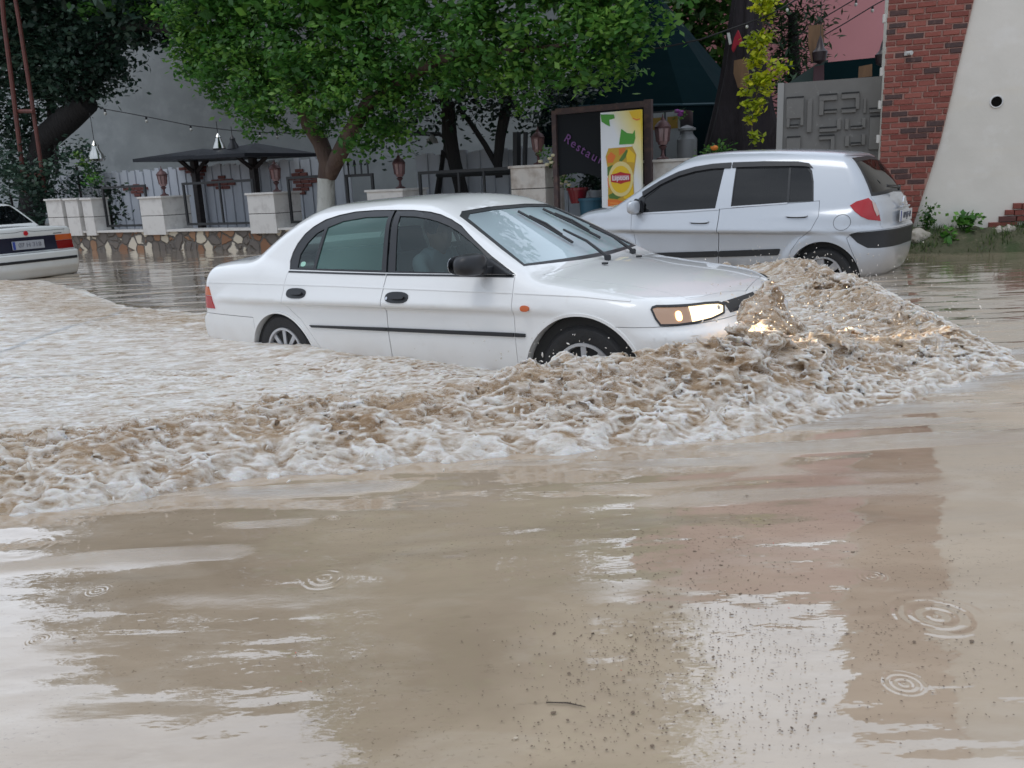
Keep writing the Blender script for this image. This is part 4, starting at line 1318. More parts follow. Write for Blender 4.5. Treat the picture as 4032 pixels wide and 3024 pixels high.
def Kf(u, x): return np.clip((x + 10.4) / .8, 0, 1) + 0 * u
def froth_block(name, x0, x1, y0, y1, st, zlo, zhi, keep):
    xs = np.arange(x0, x1 + st, st); ys = np.arange(y0, y1 + st, st); zs = np.arange(zlo, zhi + st, st)
    X, Y = np.meshgrid(xs, ys, indexing='ij')
    h, viol, d, rise, u, v = base_fields(X, Y)
    h = h.astype(np.float32); viol = viol.astype(np.float32)
    amp = (.35 + .65 * viol)[:, :, None]
    vv = viol[:, :, None]
    f = np.broadcast_to(zs[None, None, :].astype(np.float32), (len(xs), len(ys), len(zs))).copy()
    f -= (WZ - .012 + h)[:, :, None]
    ax = (xs, ys, zs)
    f -= .030 * vv * vnoise(ax, (.42, .24, .30), 1)
    f -= .050 * vv * (np.abs(vnoise(ax, (.20, .12, .13), 2)) - .30)
    f -= .052 * amp * vv * (np.abs(vnoise(ax, (.095, .060, .060), 3)) - .30)
    f -= .014 * np.clip(1 - vv, 0, 1) * (np.abs(vnoise(ax, (.42, .085, .12), 6)) - .3) + .007 * np.clip(1 - vv, 0, 1) * (np.abs(vnoise(ax, (.16, .040, .06), 7)) - .3)
    n4 = vnoise(ax, (.055, .026, .034), 4); n5 = vnoise(ax, (.034, .015, .020), 5); n9 = vnoise(ax, (.22, .16, .16), 19)
    sel = np.clip(.5 + 1.2 * n9, 0, 1)                      # some places puff up, others are drawn into strands
    f -= (.16 + .9 * vv) * (.036 * (1 - sel) * (np.abs(n4) - .30) + .034 * sel * (np.maximum(1 - 1.5 * np.abs(n4), 0)**2 - .28))
    f -= (.35 + .75 * vv) * .020 * (np.maximum(1 - 1.6 * np.abs(n5), 0)**2 - .28)
    f -= .022 * np.clip(1 - 1.4 * vv, 0, 1) * vnoise(ax, (1.3, .26, .4), 12)
    r3 = 1 - np.abs(vnoise(ax, (.07, .035, .05), 8))
    f -= .030 * vv * np.maximum(r3 - .80, 0) / .20 * (vnoise(ax, (.16, .16, .2), 9) > .0)
    # fade out towards the calm water
    f += (np.clip(.02 - d, 0, 1) * .5)[:, :, None].astype(np.float32)
    f += (.16 * (1 - Kf(u, X)))[:, :, None].astype(np.float32)
    # keep clear of the car's shell: the froth laps against it
    V, Q = nets(f, (xs[0], ys[0], zs[0]), (st, st, st))
    me = mesh_from(name, V, Q, smooth=True)
    ix = np.clip(((V[:, 0] - x0) / st).astype(int), 0, len(xs) - 1); iy = np.clip(((V[:, 1] - y0) / st).astype(int), 0, len(ys) - 1)
    dd = d[ix, iy]
    wht = .26 * np.exp(-np.maximum(dd - .08, 0) / .13) - .30 * np.exp(-((dd - .50) / .24)**2) * np.clip(viol[ix, iy] * 1.2, 0, 1) + .34 * np.clip((dd - .7) / .6, 0, 1) * np.clip(1 - viol[ix, iy], 0, 1)
    at_ = me.attributes.new('white', 'FLOAT', 'POINT'); at_.data.foreach_set('value', wht.astype(np.float32))
    return me, f, xs, ys, zs

def water_mat(name, mud, froth):
    m = bpy.data.materials.new(name)
    m.use_nodes = True
    t = m.node_tree; b = t.nodes['Principled BSDF']
    N = lambda k: t.nodes.new(k)
    Lk = t.links.new
    tcn = N('ShaderNodeTexCoord')
    def mp(sc, rz=0.):
        q = N('ShaderNodeMapping'); q.inputs['Scale'].default_value = sc; q.inputs['Rotation'].default_value = (0, 0, rz); Lk(tcn.outputs['Object'], q.inputs['Vector']); return q.outputs['Vector']
    def noise(sc, det, ro=.6, rz=0., dist=0.):
        q = N('ShaderNodeTexNoise'); q.inputs['Scale'].default_value = 1; q.inputs['Detail'].default_value = det; q.inputs['Roughness'].default_value = ro; q.inputs['Distortion'].default_value = dist
        Lk(mp(sc, rz), q.inputs['Vector']); return q.outputs['Fac']
    def rng_(v, a, b_, c=0., d=1.):
        q = N('ShaderNodeMapRange'); q.inputs['From Min'].default_value = a; q.inputs['From Max'].default_value = b_; q.inputs['To Min'].default_value = c; q.inputs['To Max'].default_value = d; Lk(v, q.inputs['Value']); return q.outputs['Result']
    def mix(f, c1, c2):
        q = N('ShaderNodeMixRGB'); Lk(f, q.inputs['Fac']) if not isinstance(f, float) else setattr(q.inputs['Fac'], 'default_value', f)
        for i, c in ((1, c1), (2, c2)):
            if hasattr(c, 'links') or hasattr(c, 'is_output'): Lk(c, q.inputs[i])
            else: q.inputs[i].default_value = (*c, 1)
        return q.outputs['Color']
    def math_(op, a, b_=None, c=None):
        q = N('ShaderNodeMath'); q.operation = op
        for i, z in enumerate((a, b_, c)):
            if z is None: continue
            if isinstance(z, (int, float)): q.inputs[i].default_value = z
            else: Lk(z, q.inputs[i])
        return q.outputs[0]
    # silt clouds in the calm water
    c_mud = mix(rng_(noise((.9, 1.6, 1), 5, .6, .2, .6), .35, .68), (.46, .365, .265), (.33, .255, .180))
    c_mud = mix(rng_(noise((2.4, 5.5, 1), 6, .62, -.1, .4), .52, .74, 0, .55), c_mud, (.50, .43, .35))
    c_mud = mix(rng_(noise((9, 26, 1), 6, .7, .1), .62, .78, 0, .5), c_mud, (.15, .115, .08))
    c_mud = mix(math_('MULTIPLY', rng_(noise((70, 110, 1), 3, .7), .60, .72), rng_(noise((1.6, 2.6, 1), 4, .6, .3), .48, .62)), c_mud, (.17, .125, .085))
    if froth:
        geo = N('ShaderNodeNewGeometry')
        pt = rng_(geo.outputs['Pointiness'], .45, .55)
        n1 = noise((5, 13, 11), 6, .65, .12, .6)
        n2 = noise((16, 48, 40), 5, .7, .1, .5)
        k = math_('ADD', math_('MULTIPLY', n1, .95), math_('MULTIPLY', n2, .55))
        k = math_('ADD', k, math_('MULTIPLY', pt, .42))
        aw = N('ShaderNodeAttribute'); aw.attribute_name = 'white'
        k = math_('ADD', k, math_('MULTIPLY', aw.outputs['Fac'], .42))
        fac0 = rng_(k, .88, 1.15)
        r1 = math_('ABSOLUTE', math_('SUBTRACT', noise((13, 34, 30), 4, .65, .3, 1.4), .5)); r2 = math_('ABSOLUTE', math_('SUBTRACT', noise((34, 80, 70), 3, .6, -.2, 1.0), .5))
        thr = math_('MAXIMUM', rng_(r1, .030, .004), rng_(r2, .030, .006, 0, .8))
        thr = math_('MULTIPLY', thr, rng_(n1, .38, .58, .15, 1.))
        fac = math_('MAXIMUM', fac0, thr)
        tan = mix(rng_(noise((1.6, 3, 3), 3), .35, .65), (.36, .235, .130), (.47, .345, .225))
        tan = mix(rng_(pt, 0, .45, .6, 0.), tan, (.20, .125, .065))  # hollows darkened by curvature: crease shade painted into the tan
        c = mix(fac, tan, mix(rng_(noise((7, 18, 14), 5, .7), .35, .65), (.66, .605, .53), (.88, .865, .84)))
        Lk(c, b.inputs['Base Color'])
        Lk(rng_(fac, 0, 1, .26, .55), b.inputs['Roughness'])
        bn = N('ShaderNodeBump'); bn.inputs['Distance'].default_value = .013; bn.inputs['Strength'].default_value = .9
        hh = math_('ADD', math_('MULTIPLY', noise((46, 105, 80), 6, .75, .1, .4), 1.), math_('MULTIPLY', n2, .6))
        Lk(hh, bn.inputs['Height']); Lk(bn.outputs['Normal'], b.inputs['Normal'])
        b.inputs['Subsurface Weight'].default_value = .45; b.inputs['Subsurface Radius'].default_value = (1., .78, .55); b.inputs['Subsurface Scale'].default_value = .022
    else:
        at = N('ShaderNodeAttribute'); at.attribute_name = 'foam'
        n1 = noise((1.5, 9, 1), 6, .62, .06, .5); n2 = noise((7, 34, 1), 6, .7, .06, .3)
        n3 = noise((20, 75, 1), 5, .8, .05, .4)
        k = math_('ADD', math_('MULTIPLY', n1, .8), math_('MULTIPLY', math_('ADD', n2, n3), .45))
        st_ = rng_(k, .68, .92)
        wk = mix(st_, (.36, .275, .20), (.80, .79, .77))
        col = mix(at.outputs['Fac'], c_mud, wk)
        Lk(col, b.inputs['Base Color'])
        rough = rng_(at.outputs['Fac'], 0, 1, .02, .32)
        Lk(rough, b.inputs['Roughness'])
        # ripples: gentle swell, fine wind ripple, and the rings of rain drops
        rip = math_('ADD', math_('MULTIPLY', noise((1.0, 2.4, 1), 3, .5, .15), .55), math_('MULTIPLY', noise((6, 17, 1), 3, .5, .1), .05))
        rip = math_('ADD', rip, math_('MULTIPLY', math_('MULTIPLY', noise((13, 42, 1), 7, .8, .1), at.outputs['Fac']), 6.5))
        ringbreak = rng_(noise((7, 11, 1), 2), .38, .60)
        sep = N('ShaderNodeSeparateXYZ'); Lk(tcn.outputs['Object'], sep.inputs[0])
        for (px, py, R_, a_) in RINGS:
            P = at_z(px, py, WZ)
            dx = math_('SUBTRACT', sep.outputs['X'], float(P[0])); dy = math_('SUBTRACT', sep.outputs['Y'], float(P[1]))
            rr = math_('SQRT', math_('ADD', math_('MULTIPLY', dx, dx), math_('MULTIPLY', dy, dy)))
            env = rng_(rr, R_ * .55, R_, 1, 0)
            wv = math_('MULTIPLY', math_('MULTIPLY', math_('SINE', math_('MULTIPLY', rr, 2 * math.pi / (R_ * .30))), env), ringbreak)
            rip = math_('ADD', rip, math_('MULTIPLY', wv, a_))
        bn = N('ShaderNodeBump'); bn.inputs['Distance'].default_value = .05; bn.inputs['Strength'].default_value = .55
        Lk(rip, bn.inputs['Height']); Lk(bn.outputs['Normal'], b.inputs['Normal'])
    b.inputs['IOR'].default_value = 1.36 if froth else 1.5
    if not froth:
        b.inputs['Coat IOR'].default_value = 1.55; b.inputs['Coat Roughness'].default_value = .015
        Lk(rng_(at.outputs['Fac'], 0, .6, 1., .15), b.inputs['Coat Weight']); Lk(bn.outputs['Normal'], b.inputs['Coat Normal'])
    return m
RINGS = [(1275, 2280, .085, .04), (3690, 2425, .14, .035), (150, 2515, .035, .02), (120, 2150, .12, .03), (385, 2325, .045, .02), (3440, 2270, .05, .03), (1310, 2045, .045, .02), (1000, 2660, .09, .004), (3560, 2690, .06, .015)]
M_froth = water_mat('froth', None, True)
M_water = water_mat('muddy_water', None, False)

# --- the sheet: everything wet, with the wake's own relief
def axis_pts(segs):
    o = []
    for a, b_, st in segs: o += list(np.arange(a, b_, st))
    return np.array(o)
xs = axis_pts([(-60, -20, 4), (-20, -9, .12), (-9, -3.4, .032), (-3.4, 4.2, .024), (4.2, 9, .08), (9, 60, 3)])
ys = axis_pts([(-30, 0, 3), (0, 1, .2), (1, 6.5, .024), (6.5, 14, .032), (14, 15, .1), (15, 30, .25), (30, 90, 4)])
X, Y = np.meshgrid(xs, ys, indexing='ij')
h, viol, d, rise, u, v = base_fields(X, Y)
n = lambda L, s_: vnoise((np.clip(xs, -16, 12), np.clip(ys, 0, 18)), L, s_)
Z = np.full(X.shape, WZ)
K = Kf(u, X)
wake = rise * (.022 * n((1.0, .28), 21) + .042 * (np.abs(n((.55, .16), 22)) - .3) + .026 * (np.abs(n((.24, .085), 23)) - .3) + .016 * (np.abs(n((.13, .055), 24)) - .3))
Z += (h * .9 + wake) * (1 - K) - .02 * K * np.clip(d / .2, 0, 1)
near = np.exp(-((np.maximum(-d, 0)) / .9)) * (1 - rise)
Z += near * (.006 * n((.5, .10), 31) + .003 * n((.2, .05), 32)) + (1 - rise) * .0022 * n((.9, .35), 33)
foam = np.clip(rise, 0, 1) * (1 - K)
V = np.stack([X, Y, Z], 2).reshape(-1, 3)
nx_, ny_ = len(xs), len(ys)
I = np.arange(nx_ * ny_, dtype=np.int32).reshape(nx_, ny_)
Q = np.stack([I[:-1, :-1], I[1:, :-1], I[1:, 1:], I[:-1, 1:]], -1).reshape(-1, 4)
me = mesh_from('water', V, Q, smooth=True)
at_ = me.attributes.new('foam', 'FLOAT', 'POINT')
# streaks of foam drift a little way outside the churned area
lace = np.clip((n((.5, .08), 41) - .55) * 2.2, 0, .8) * np.exp(-np.maximum(-d, 0) / .20)
far_l = np.clip((n((.8, .07), 42) - .75) * 2.5, 0, .6) * ((Y > 7) & (u < -1.5))
at_.data.foreach_set('value', np.clip(np.maximum(np.maximum(foam, lace), far_l), 0, 1).astype(np.float32).ravel())
water = tag(link('water', me, M_water), kind='structure')

# --- the bow wave and its ridge: a true solid of froth
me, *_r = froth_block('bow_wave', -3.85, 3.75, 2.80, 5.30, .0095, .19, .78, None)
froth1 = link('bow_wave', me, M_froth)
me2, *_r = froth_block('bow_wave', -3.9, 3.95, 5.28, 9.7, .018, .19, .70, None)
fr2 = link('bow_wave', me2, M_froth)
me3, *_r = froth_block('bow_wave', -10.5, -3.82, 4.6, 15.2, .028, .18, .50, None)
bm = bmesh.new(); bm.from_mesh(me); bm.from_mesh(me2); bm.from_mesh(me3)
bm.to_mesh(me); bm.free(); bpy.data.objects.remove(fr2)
me.polygons.foreach_set('use_smooth', np.ones(len(me.polygons), dtype=bool))
tag(froth1, 'churning tan and white bow wave spreading from the white sedan', 'wave', kind='stuff')
# ------------------------------------------------------------------ the far side of the road
WD = np.array([-.863, .507, 0]); WN = np.array([.507, .863, 0]); P0 = np.array([5.3, 11.0, 0])
W_RZ = math.atan2(WD[1], WD[0])
def wpt(s_, z, off=0.):
    """a point s metres along the pavement wall, off metres behind its face"""
    q = P0 + WD * s_ + WN * off
    return (float(q[0]), float(q[1]), float(z))
def wfr(a, y, c): return wpt(a, c, y)
def wpx(px, py, off=0.):
    return at_plane(px, py, P0 + WN * off, WN)
def dist_w(px, py, off=0.):
    return float(np.linalg.norm(wpx(px, py, off) - CAM))
FA = math.radians(16.7)
FD = np.array([-math.cos(FA), math.sin(FA), 0]); FN = np.array([math.sin(FA), math.cos(FA), 0]); F0 = np.array([5.26, 11.22, 0])
def ffr(a, y, c):
    q = F0 + FD * a + FN * y
    return (float(q[0]), float(q[1]), float(c))
class B2(MB):
    """boxes given in a wall's own frame"""
    def __init__(s, fr): super().__init__(); s.fr = fr
    def wbox(s, a0, a1, y0, y1, z0, z1, mi=0):
        s.prism([(a0, z0), (a1, z0), (a1, z1), (a0, z1)], y0, y1, s.fr, mi); return s

# ground under the water
gv = [(-90, -40, -.02), (90, -40, -.02), (90, 140, -.02), (-90, 140, -.02)]
tag(link('ground', mesh_from('ground', gv, [(0, 1, 2, 3)]), mat('wet_earth', (.16, .13, .10), rough=.6)), kind='structure')
b = B2(wfr); b.wbox(.6, 60, .33, 30, 0, .50)
tag(b.build('terrace', mat('terrace_paving', (.14, .13, .12), rough=.7, noise=[(3, 4, .4, .7, (.09, .085, .08))])), kind='structure')

# rubble wall with a pale coping
def rubble_mat():
    m = bpy.data.materials.new('rubble_stone'); m.use_nodes = True
    t = m.node_tree; b_ = t.nodes['Principled BSDF']; N = t.nodes.new; Lk = t.links.new
    tcn = N('ShaderNodeTexCoord'); mp_ = N('ShaderNodeMapping'); mp_.inputs['Scale'].default_value = (4.2, 4.2, 4.6); Lk(tcn.outputs['Object'], mp_.inputs['Vector'])
    nn_ = N('ShaderNodeTexNoise'); nn_.inputs['Scale'].default_value = 2.2; Lk(mp_.outputs['Vector'], nn_.inputs['Vector'])
    ad = N('ShaderNodeVectorMath'); ad.operation = 'MULTIPLY_ADD'; Lk(nn_.outputs['Color'], ad.inputs[0]); ad.inputs[1].default_value = (.35, .35, .35); Lk(mp_.outputs['Vector'], ad.inputs[2])
    vo = N('ShaderNodeTexVoronoi'); vo.feature = 'F1'; vo.inputs['Scale'].default_value = 1.; Lk(ad.outputs[0], vo.inputs['Vector'])
    ve = N('ShaderNodeTexVoronoi'); ve.feature = 'DISTANCE_TO_EDGE'; ve.inputs['Scale'].default_value = 1.; Lk(ad.outputs[0], ve.inputs['Vector'])
    sp_ = N('ShaderNodeSeparateColor'); Lk(vo.outputs['Color'], sp_.inputs[0])
    rp = N('ShaderNodeValToRGB'); rp.color_ramp.interpolation = 'CONSTANT'
    cols = [(0, (.15, .13, .115)), (.30, (.26, .13, .07)), (.45, (.17, .145, .125)), (.58, (.62, .56, .45)), (.74, (.33, .18, .10)), (.86, (.66, .60, .50))]
    for i, (p, c) in enumerate(cols):
        e = rp.color_ramp.elements[i] if i < 2 else rp.color_ramp.elements.new(p)
        e.position = p; e.color = (*c, 1)
    Lk(sp_.outputs[0], rp.inputs['Fac'])
    mr = N('ShaderNodeMapRange'); mr.inputs['From Min'].default_value = .04; mr.inputs['From Max'].default_value = .10; Lk(ve.outputs['Distance'], mr.inputs['Value'])
    mx_ = N('ShaderNodeMixRGB'); Lk(mr.outputs['Result'], mx_.inputs['Fac']); mx_.inputs['Color1'].default_value = (.13, .115, .10, 1); Lk(rp.outputs['Color'], mx_.inputs['Color2'])
    Lk(mx_.outputs['Color'], b_.inputs['Base Color']); b_.inputs['Roughness'].default_value = .55
    bn = N('ShaderNodeBump'); bn.inputs['Distance'].default_value = .04; Lk(mr.outputs['Result'], bn.inputs['Height']); Lk(bn.outputs['Normal'], b_.inputs['Normal'])
    return m
wl = thing('stone_wall', 'low rubble wall of cream and brown stones with a pale coping along the water', 'wall', wpt(10, 0), 0)
def inv(o, parent):
    o.parent = parent; o.matrix_parent_inverse = Matrix.Translation(parent.location).inverted() if parent.rotation_euler.z == 0 else parent.matrix_world.inverted(); return o
b = B2(wfr); b.wbox(5.2, 30, 0, .36, -.05, .63); inv(b.build('wall_face', rubble_mat()), wl)
M_marble = mat('pale_marble', (.68, .665, .64), rough=.5, noise=[((5, 5, 5), 6, .5, .75, (.50, .48, .46)), ((14, 14, 14), 5, .6, .75, (.74, .73, .71))])
M_marble2 = mat('mottled_marble', (.60, .56, .51), rough=.5, noise=[((3.2, 3.2, 3.2), 6, .48, .68, (.36, .30, .25)), ((8, 8, 8), 5, .58, .75, (.53, .51, .48))])
b = B2(wfr); b.wbox(5.2, 30, -.05, .42, .632, .675); inv(b.build('coping', M_marble), wl)

M_joint = mat('dark_joint', (.05, .045, .04), rough=.9)
def pillar(s0, s1, z0, zt, label, m=M_marble, depth=.72, joint=None, group='masonry pillars along the pavement wall'):
    c = (s0 + s1) / 2
    t = thing('pillar', label, 'pillar', wpt(c, z0, depth / 2 - .07), 0, group)
    bpy.context.view_layer.update()
    j = joint or (z0 + zt) / 2
    b = B2(wfr); b.wbox(s1 + .004, s0 - .004, -.066, depth - .074, j - .012, j + .012); inv(b.build('joint', M_joint), t)
    b = B2(wfr); b.wbox(s1, s0, -.07, depth - .07, z0, j - .006); inv(b.build('lower_block', m, bevel=.006), t)
    b = B2(wfr); b.wbox(s1, s0, -.07, depth - .07, j + .006, zt - .04); inv(b.build('upper_block', m, bevel=.006), t)
    b = B2(wfr); b.wbox(s1 - .03, s0 + .03, -.10, depth - .04, zt - .04, zt); inv(b.build('cap', m, bevel=.006), t)
    return t
pillar(18.45, 17.86, .57, 1.42, 'white pillar right behind the boot of the old white saloon')
pillar(17.72, 17.26, .57, 1.41, 'middle pillar of the close group of three right of the old white saloon', depth=.45)
pillar(17.10, 16.75, .57, 1.40, 'narrow dim pillar, right one of the close group of three near the saloon', depth=.40)
pillar(15.12, 14.40, .57, 1.37, 'broad white pillar left of the wooden canopies', joint=.97)
pillar(11.89, 11.18, .57, 1.35, 'broad white pillar just above the boot of the white sedan', joint=.95)
pillar(8.91, 8.12, .57, 1.31, 'pillar whose pale cap shows just above the rear roof of the white sedan')
pillar(5.95, 5.33, .20, 1.585, 'mottled marble pillar left of the purple-lettered sign', M_marble2, .66, 1.22)
pillar(3.86, 3.0, .20, 1.56, 'mottled marble pillar behind the bonnet of the silver hatchback', M_marble2, .66, 1.17)

# lanterns
M_copper = mat('copper_paint', (.105, .05, .05), rough=.5, metal=.3, noise=[(12, 4, .5, .8, (.06, .03, .03))])
M_copperl = mat('lantern_glass', (.22, .12, .115), rough=.15, coat=.6)
def lantern(loc, label, sc=1., group='copper lanterns on the pillars'):
    t = thing('lantern', label, 'lantern', loc, 0, group); t.scale = (sc,) * 3
    b = MB(); b.lathe([(.085, 0), (.09, .02), (.035, .045), (.022, .08), (.022, .13), (.05, .16), (.06, .18), (.03, .20)], n=16); b.build('foot', M_copper, t, smooth=True)
    b = MB(); b.lathe([(.06, .20), (.085, .25), (.105, .42), (.10, .43)], n=8); b.build('glass', M_copperl, t)
    b = MB()
    for k in range(8):
        a = 2 * math.pi * k / 8
        b.tube([(.087 * math.cos(a), .087 * math.sin(a), .245), (.107 * math.cos(a), .107 * math.sin(a), .425)], .008, n=5)
    b.lathe([(.115, .425), (.118, .445), (.08, .50), (.035, .53), (.03, .55), (.012, .57), (.004, .62)], n=16); b.build('hood', M_copper, t, smooth=True)
    return t
for s_, z_, off_, lb, sc in ((14.72, 1.37, .28, 'copper lantern on the broad white pillar left of the canopies', 1.), (11.42, 1.35, .28, 'copper lantern on the broad pillar above the boot of the white sedan', 1.), (8.42, 1.31, .28, 'copper lantern standing above the rear of the sedan roof', 1.),
                          (5.58, 1.585, .2, 'copper lantern among pale roses left of the purple-lettered sign', .95), (3.50, 1.56, .2, 'copper lantern in front of the glass-doored fridge', 1.05)):
    lantern(wpt(s_, z_, off_), lb, sc)

# metal fence panels between the pillars
M_iron = mat('dark_iron', (.022, .023, .025), rough=.55)
def panel(s0, s1, z0, z1, label, spikes=False, mid=()):
    t = thing('metal_fence', label, 'fence', wpt((s0 + s1) / 2, z0, .2), 0, 'dark metal fence panels between the pillars')
    bpy.context.view_layer.update()
    b = B2(wfr)
    b.wbox(s1, s0, .18, .22, z1 - .05, z1); b.wbox(s1, s0, .18, .22, z0, z0 + .05)
    b.wbox(s1, s1 + .05, .181, .219, z0 + .05, z1 - .05); b.wbox(s0 - .05, s0, .181, .219, z0 + .05, z1 - .05)
    for m_ in mid: b.wbox(m_, m_ + .035, .183, .217, z0 + .05, z1 - .05)
    inv(b.build('frame', M_iron), t)
    if spikes:
        b = B2(wfr)
        k = s1 + .1
        while k < s0 - .05:
            b.wbox(k, k + .022, .19, .212, z1, z1 + .16)
            b.prism([(k - .015, z1 + .16), (k + .037, z1 + .16), (k + .011, z1 + .25)], .185, .217, wfr)
            k += .15
        inv(b.build('spikes', mat('spike_iron', (.05, .055, .06), rough=.35, metal=.5)), t)
    return t
panel(16.70, 15.20, .74, 1.63, 'dark fence panel with the red brick cross seen through it')
panel(14.02, 11.95, .74, 1.62, 'dark fence panel behind the post of the nearer wooden canopy', mid=(12.9,))
panel(11.05, 10.15, .74, 1.62, 'dark fence panel between the broad pillar and the whitewashed trunk')
panel(9.6, 8.95, .74, 1.60, 'spiked dark fence panel right of the whitewashed trunk', spikes=True)
panel(7.95, 6.05, .74, 1.58, 'low dark fence panel behind the middle of the sedan roof', spikes=False, mid=(7.1, 6.6))

# white boarded fence set back in the garden, with painted brick patches
M_board = mat('white_boards', (.52, .545, .59), rough=.7, noise=[((1.5, 1.5, .6), 5, .5, .8, (.38, .40, .43))])
M_brickp = mat('brick_patch_red', (.17, .06, .05), rough=.8)
def board_fence(s0, s1, off, z0, z1, label):
    t = thing('board_fence', label, 'fence', wpt((s0 + s1) / 2, z0, off), 0)
    bpy.context.view_layer.update()
    b = B2(wfr); k = s1; i = 0
    while k < s0:
        b.wbox(k, k + .15, off + (.0 if i % 2 else .03), off + .06, z0, z1 + .03 * math.sin(i * 2.3)); k += .155; i += 1
    inv(b.build('boards', M_board), t)
    return t
bf1 = board_fence(21.5, 11.2, 2.2, .45, 2.02, 'white boarded garden fence with red brick patches behind the canopies')
bf2 = board_fence(9.4, 5.6, 2.2, .45, 1.95, 'white boarded fence in the shade behind the sedan roof')
def bricks(fence, c, rows, off=2.17):
    b = B2(wfr); z = c[1]
    for n_, sh in rows:
        for k in range(n_):
            a = c[0] + (k - n_ / 2) * .24 + sh
            b.wbox(a + .008, a + .232, off, off + .03, z - .075, z - .006)
        z -= .08
    inv(b.build('brick_patch', M_brickp, bevel=.006), fence)
bricks(bf1, (18.15, 1.70), [(1, 0), (4, .05), (2, 0), (1, 0)])
bricks(bf1, (16.0, 2.03), [(4, 0), (3, -.1), (2, -.15), (1, -.2)])
bricks(bf1, (15.05, 1.78), [(1, 0), (3, 0), (4, .05), (2, 0)])
bricks(bf1, (12.6, 1.82), [(1, 0), (2, 0), (4, -.1), (3, -.15), (2, -.1), (2, 0), (1, 0)])

# the long grey building behind the garden
b = B2(wfr); b.wbox(8.0, 60, 9, 14, .4, 9.5)
t = thing('building', 'long plain grey building wall behind the garden trees', 'building', wpt(20, .4, 9)); bpy.context.view_layer.update()
inv(b.build('wall', mat('grey_render', (.33, .355, .36), rough=.85, noise=[((.35, .35, .5), 4, .35, .7, (.24, .262, .268)), ((1.1, 1.1, 1.4), 5, .5, .8, (.38, .40, .415))])), t)
b = B2(wfr); b.wbox(7.9, 60, 8.9, 14.1, 9.5, 9.8); inv(b.build('roof_edge', mat('roof_edge_grey', (.18, .18, .18), rough=.7)), t)

# wooden canopies on single posts
M_wood = mat('dark_wood', (.026, .020, .020), rough=.6, noise=[((6, 6, 30), 5, .45, .7, (.05, .038, .035))])
M_slate = mat('canopy_roof_blue_black', (.014, .016, .022), spec=.25, rough=.5, bump=((20, 20, 20), .4))
def canopy(sc_, half, post_s, label, off=2.0, zt=2.36, ze=2.20):
    t = thing('canopy', label, 'canopy', wpt(post_s, .45, off), 0, 'wooden canopies in the garden'); bpy.context.view_layer.update()
    b = MB()
    V = [wpt(sc_ + half, ze, off - 1.1), wpt(sc_ - half, ze - .02, off - 1.1), wpt(sc_ - half, ze - .02, off + 1.1), wpt(sc_ + half, ze, off + 1.1), wpt(sc_, zt, off)]
    V += [(x, y, z - .07) for x, y, z in V[:4]]
    b.add(V, [(0, 1, 4), (1, 2, 4), (2, 3, 4), (3, 0, 4), (0, 5, 6, 1), (1, 6, 7, 2), (2, 7, 8, 3), (3, 8, 5, 0), (8, 7, 6, 5)])
    inv(b.build('roof', M_slate), t)
    b = B2(wfr); b.wbox(post_s - .07, post_s + .07, off - .07, off + .07, .45, ze - .05); inv(b.build('post', M_wood), t)
    b = MB()
    for sg in (-1, 1):
        b.tube([wpt(post_s, 1.85, off), wpt(post_s + sg * .42, ze - .06, off)], .05, n=4)
        b.tube([wpt(post_s, 1.85, off), wpt(post_s, ze - .06, off + sg * .42)], .05, n=4)
    inv(b.build('braces', M_wood), t)
canopy(15.35, 1.08, 15.70, 'left wooden canopy with low blue-black roof on a single post', zt=2.40, ze=2.22)
canopy(13.55, .80, 13.68, 'smaller right wooden canopy with sloping roof on a single post', off=1.9, zt=2.42, ze=2.18)

# ------------------------------------------------------------------ sign frame, poster and the things by the entrance
sg_ = thing('sign', 'dark sign board in a rusty frame with purple lettering', 'sign', wpt(4.4, .3, -.1)); bpy.context.view_layer.update()
M_rust = mat('rusty_frame', (.075, .05, .05), rough=.7, noise=[((8, 8, 8), 5, .5, .72, (.15, .09, .07))])
b = B2(wfr)
b.wbox(5.08, 5.15, -.14, -.06, .25, 2.36); b.wbox(3.55, 3.66, -.14, -.06, .25, 2.40); b.wbox(3.66, 5.08, -.14, -.06, 2.30, 2.385)
inv(b.build('frame', M_rust), sg_)
arc = [(5.08, 2.295), (3.67, 2.295), (3.67, 1.30)] + [(4.05 + .02 * k, 1.30 + .0012 * k * k) for k in range(0, 30, 4)] + [(4.78, 1.62), (4.95, 1.72), (5.08, 1.75)]
arc = [(5.08, 2.295), (3.67, 2.295), (3.67, 1.22), (4.0, 1.24), (4.3, 1.31), (4.55, 1.40), (4.80, 1.43), (5.08, 1.40)]
b = MB(); b.prism(arc, -.09, -.07, wfr); inv(b.build('board', mat('sign_board_black', (.004, .006, .009), rough=.85)), sg_)
M_purple = mat('purple_letters', (.17, .06, .22), rough=.5)
word = 'Restaurant'
lp_ = [(4.90, 1.93, -36), (4.80, 1.86, -36), (4.715, 1.80, -35), (4.645, 1.755, -34), (4.56, 1.70, -32), (4.46, 1.645, -30), (4.36, 1.595, -27), (4.25, 1.55, -24), (4.14, 1.515, -20), (4.05, 1.49, -16)]
for ch, (s_, z_, r_) in zip(word, lp_):
    tm = text_mesh(ch, .185, .008)
    Mx = Matrix((Vector(tuple(-WD)), Vector((0, 0, 1)), Vector(tuple(-WN)))).transposed().to_4x4()
    o_ = link('letter', tm, M_purple)
    o_.matrix_world = Matrix.Translation(wpt(s_, z_, -.105)) @ Mx @ Matrix.Rotation(math.radians(r_), 4, 'Z')
    bpy.context.view_layer.update(); mw = o_.matrix_world.copy()
    o_.parent = sg_; o_.matrix_parent_inverse = sg_.matrix_world.inverted(); o_.matrix_world = mw

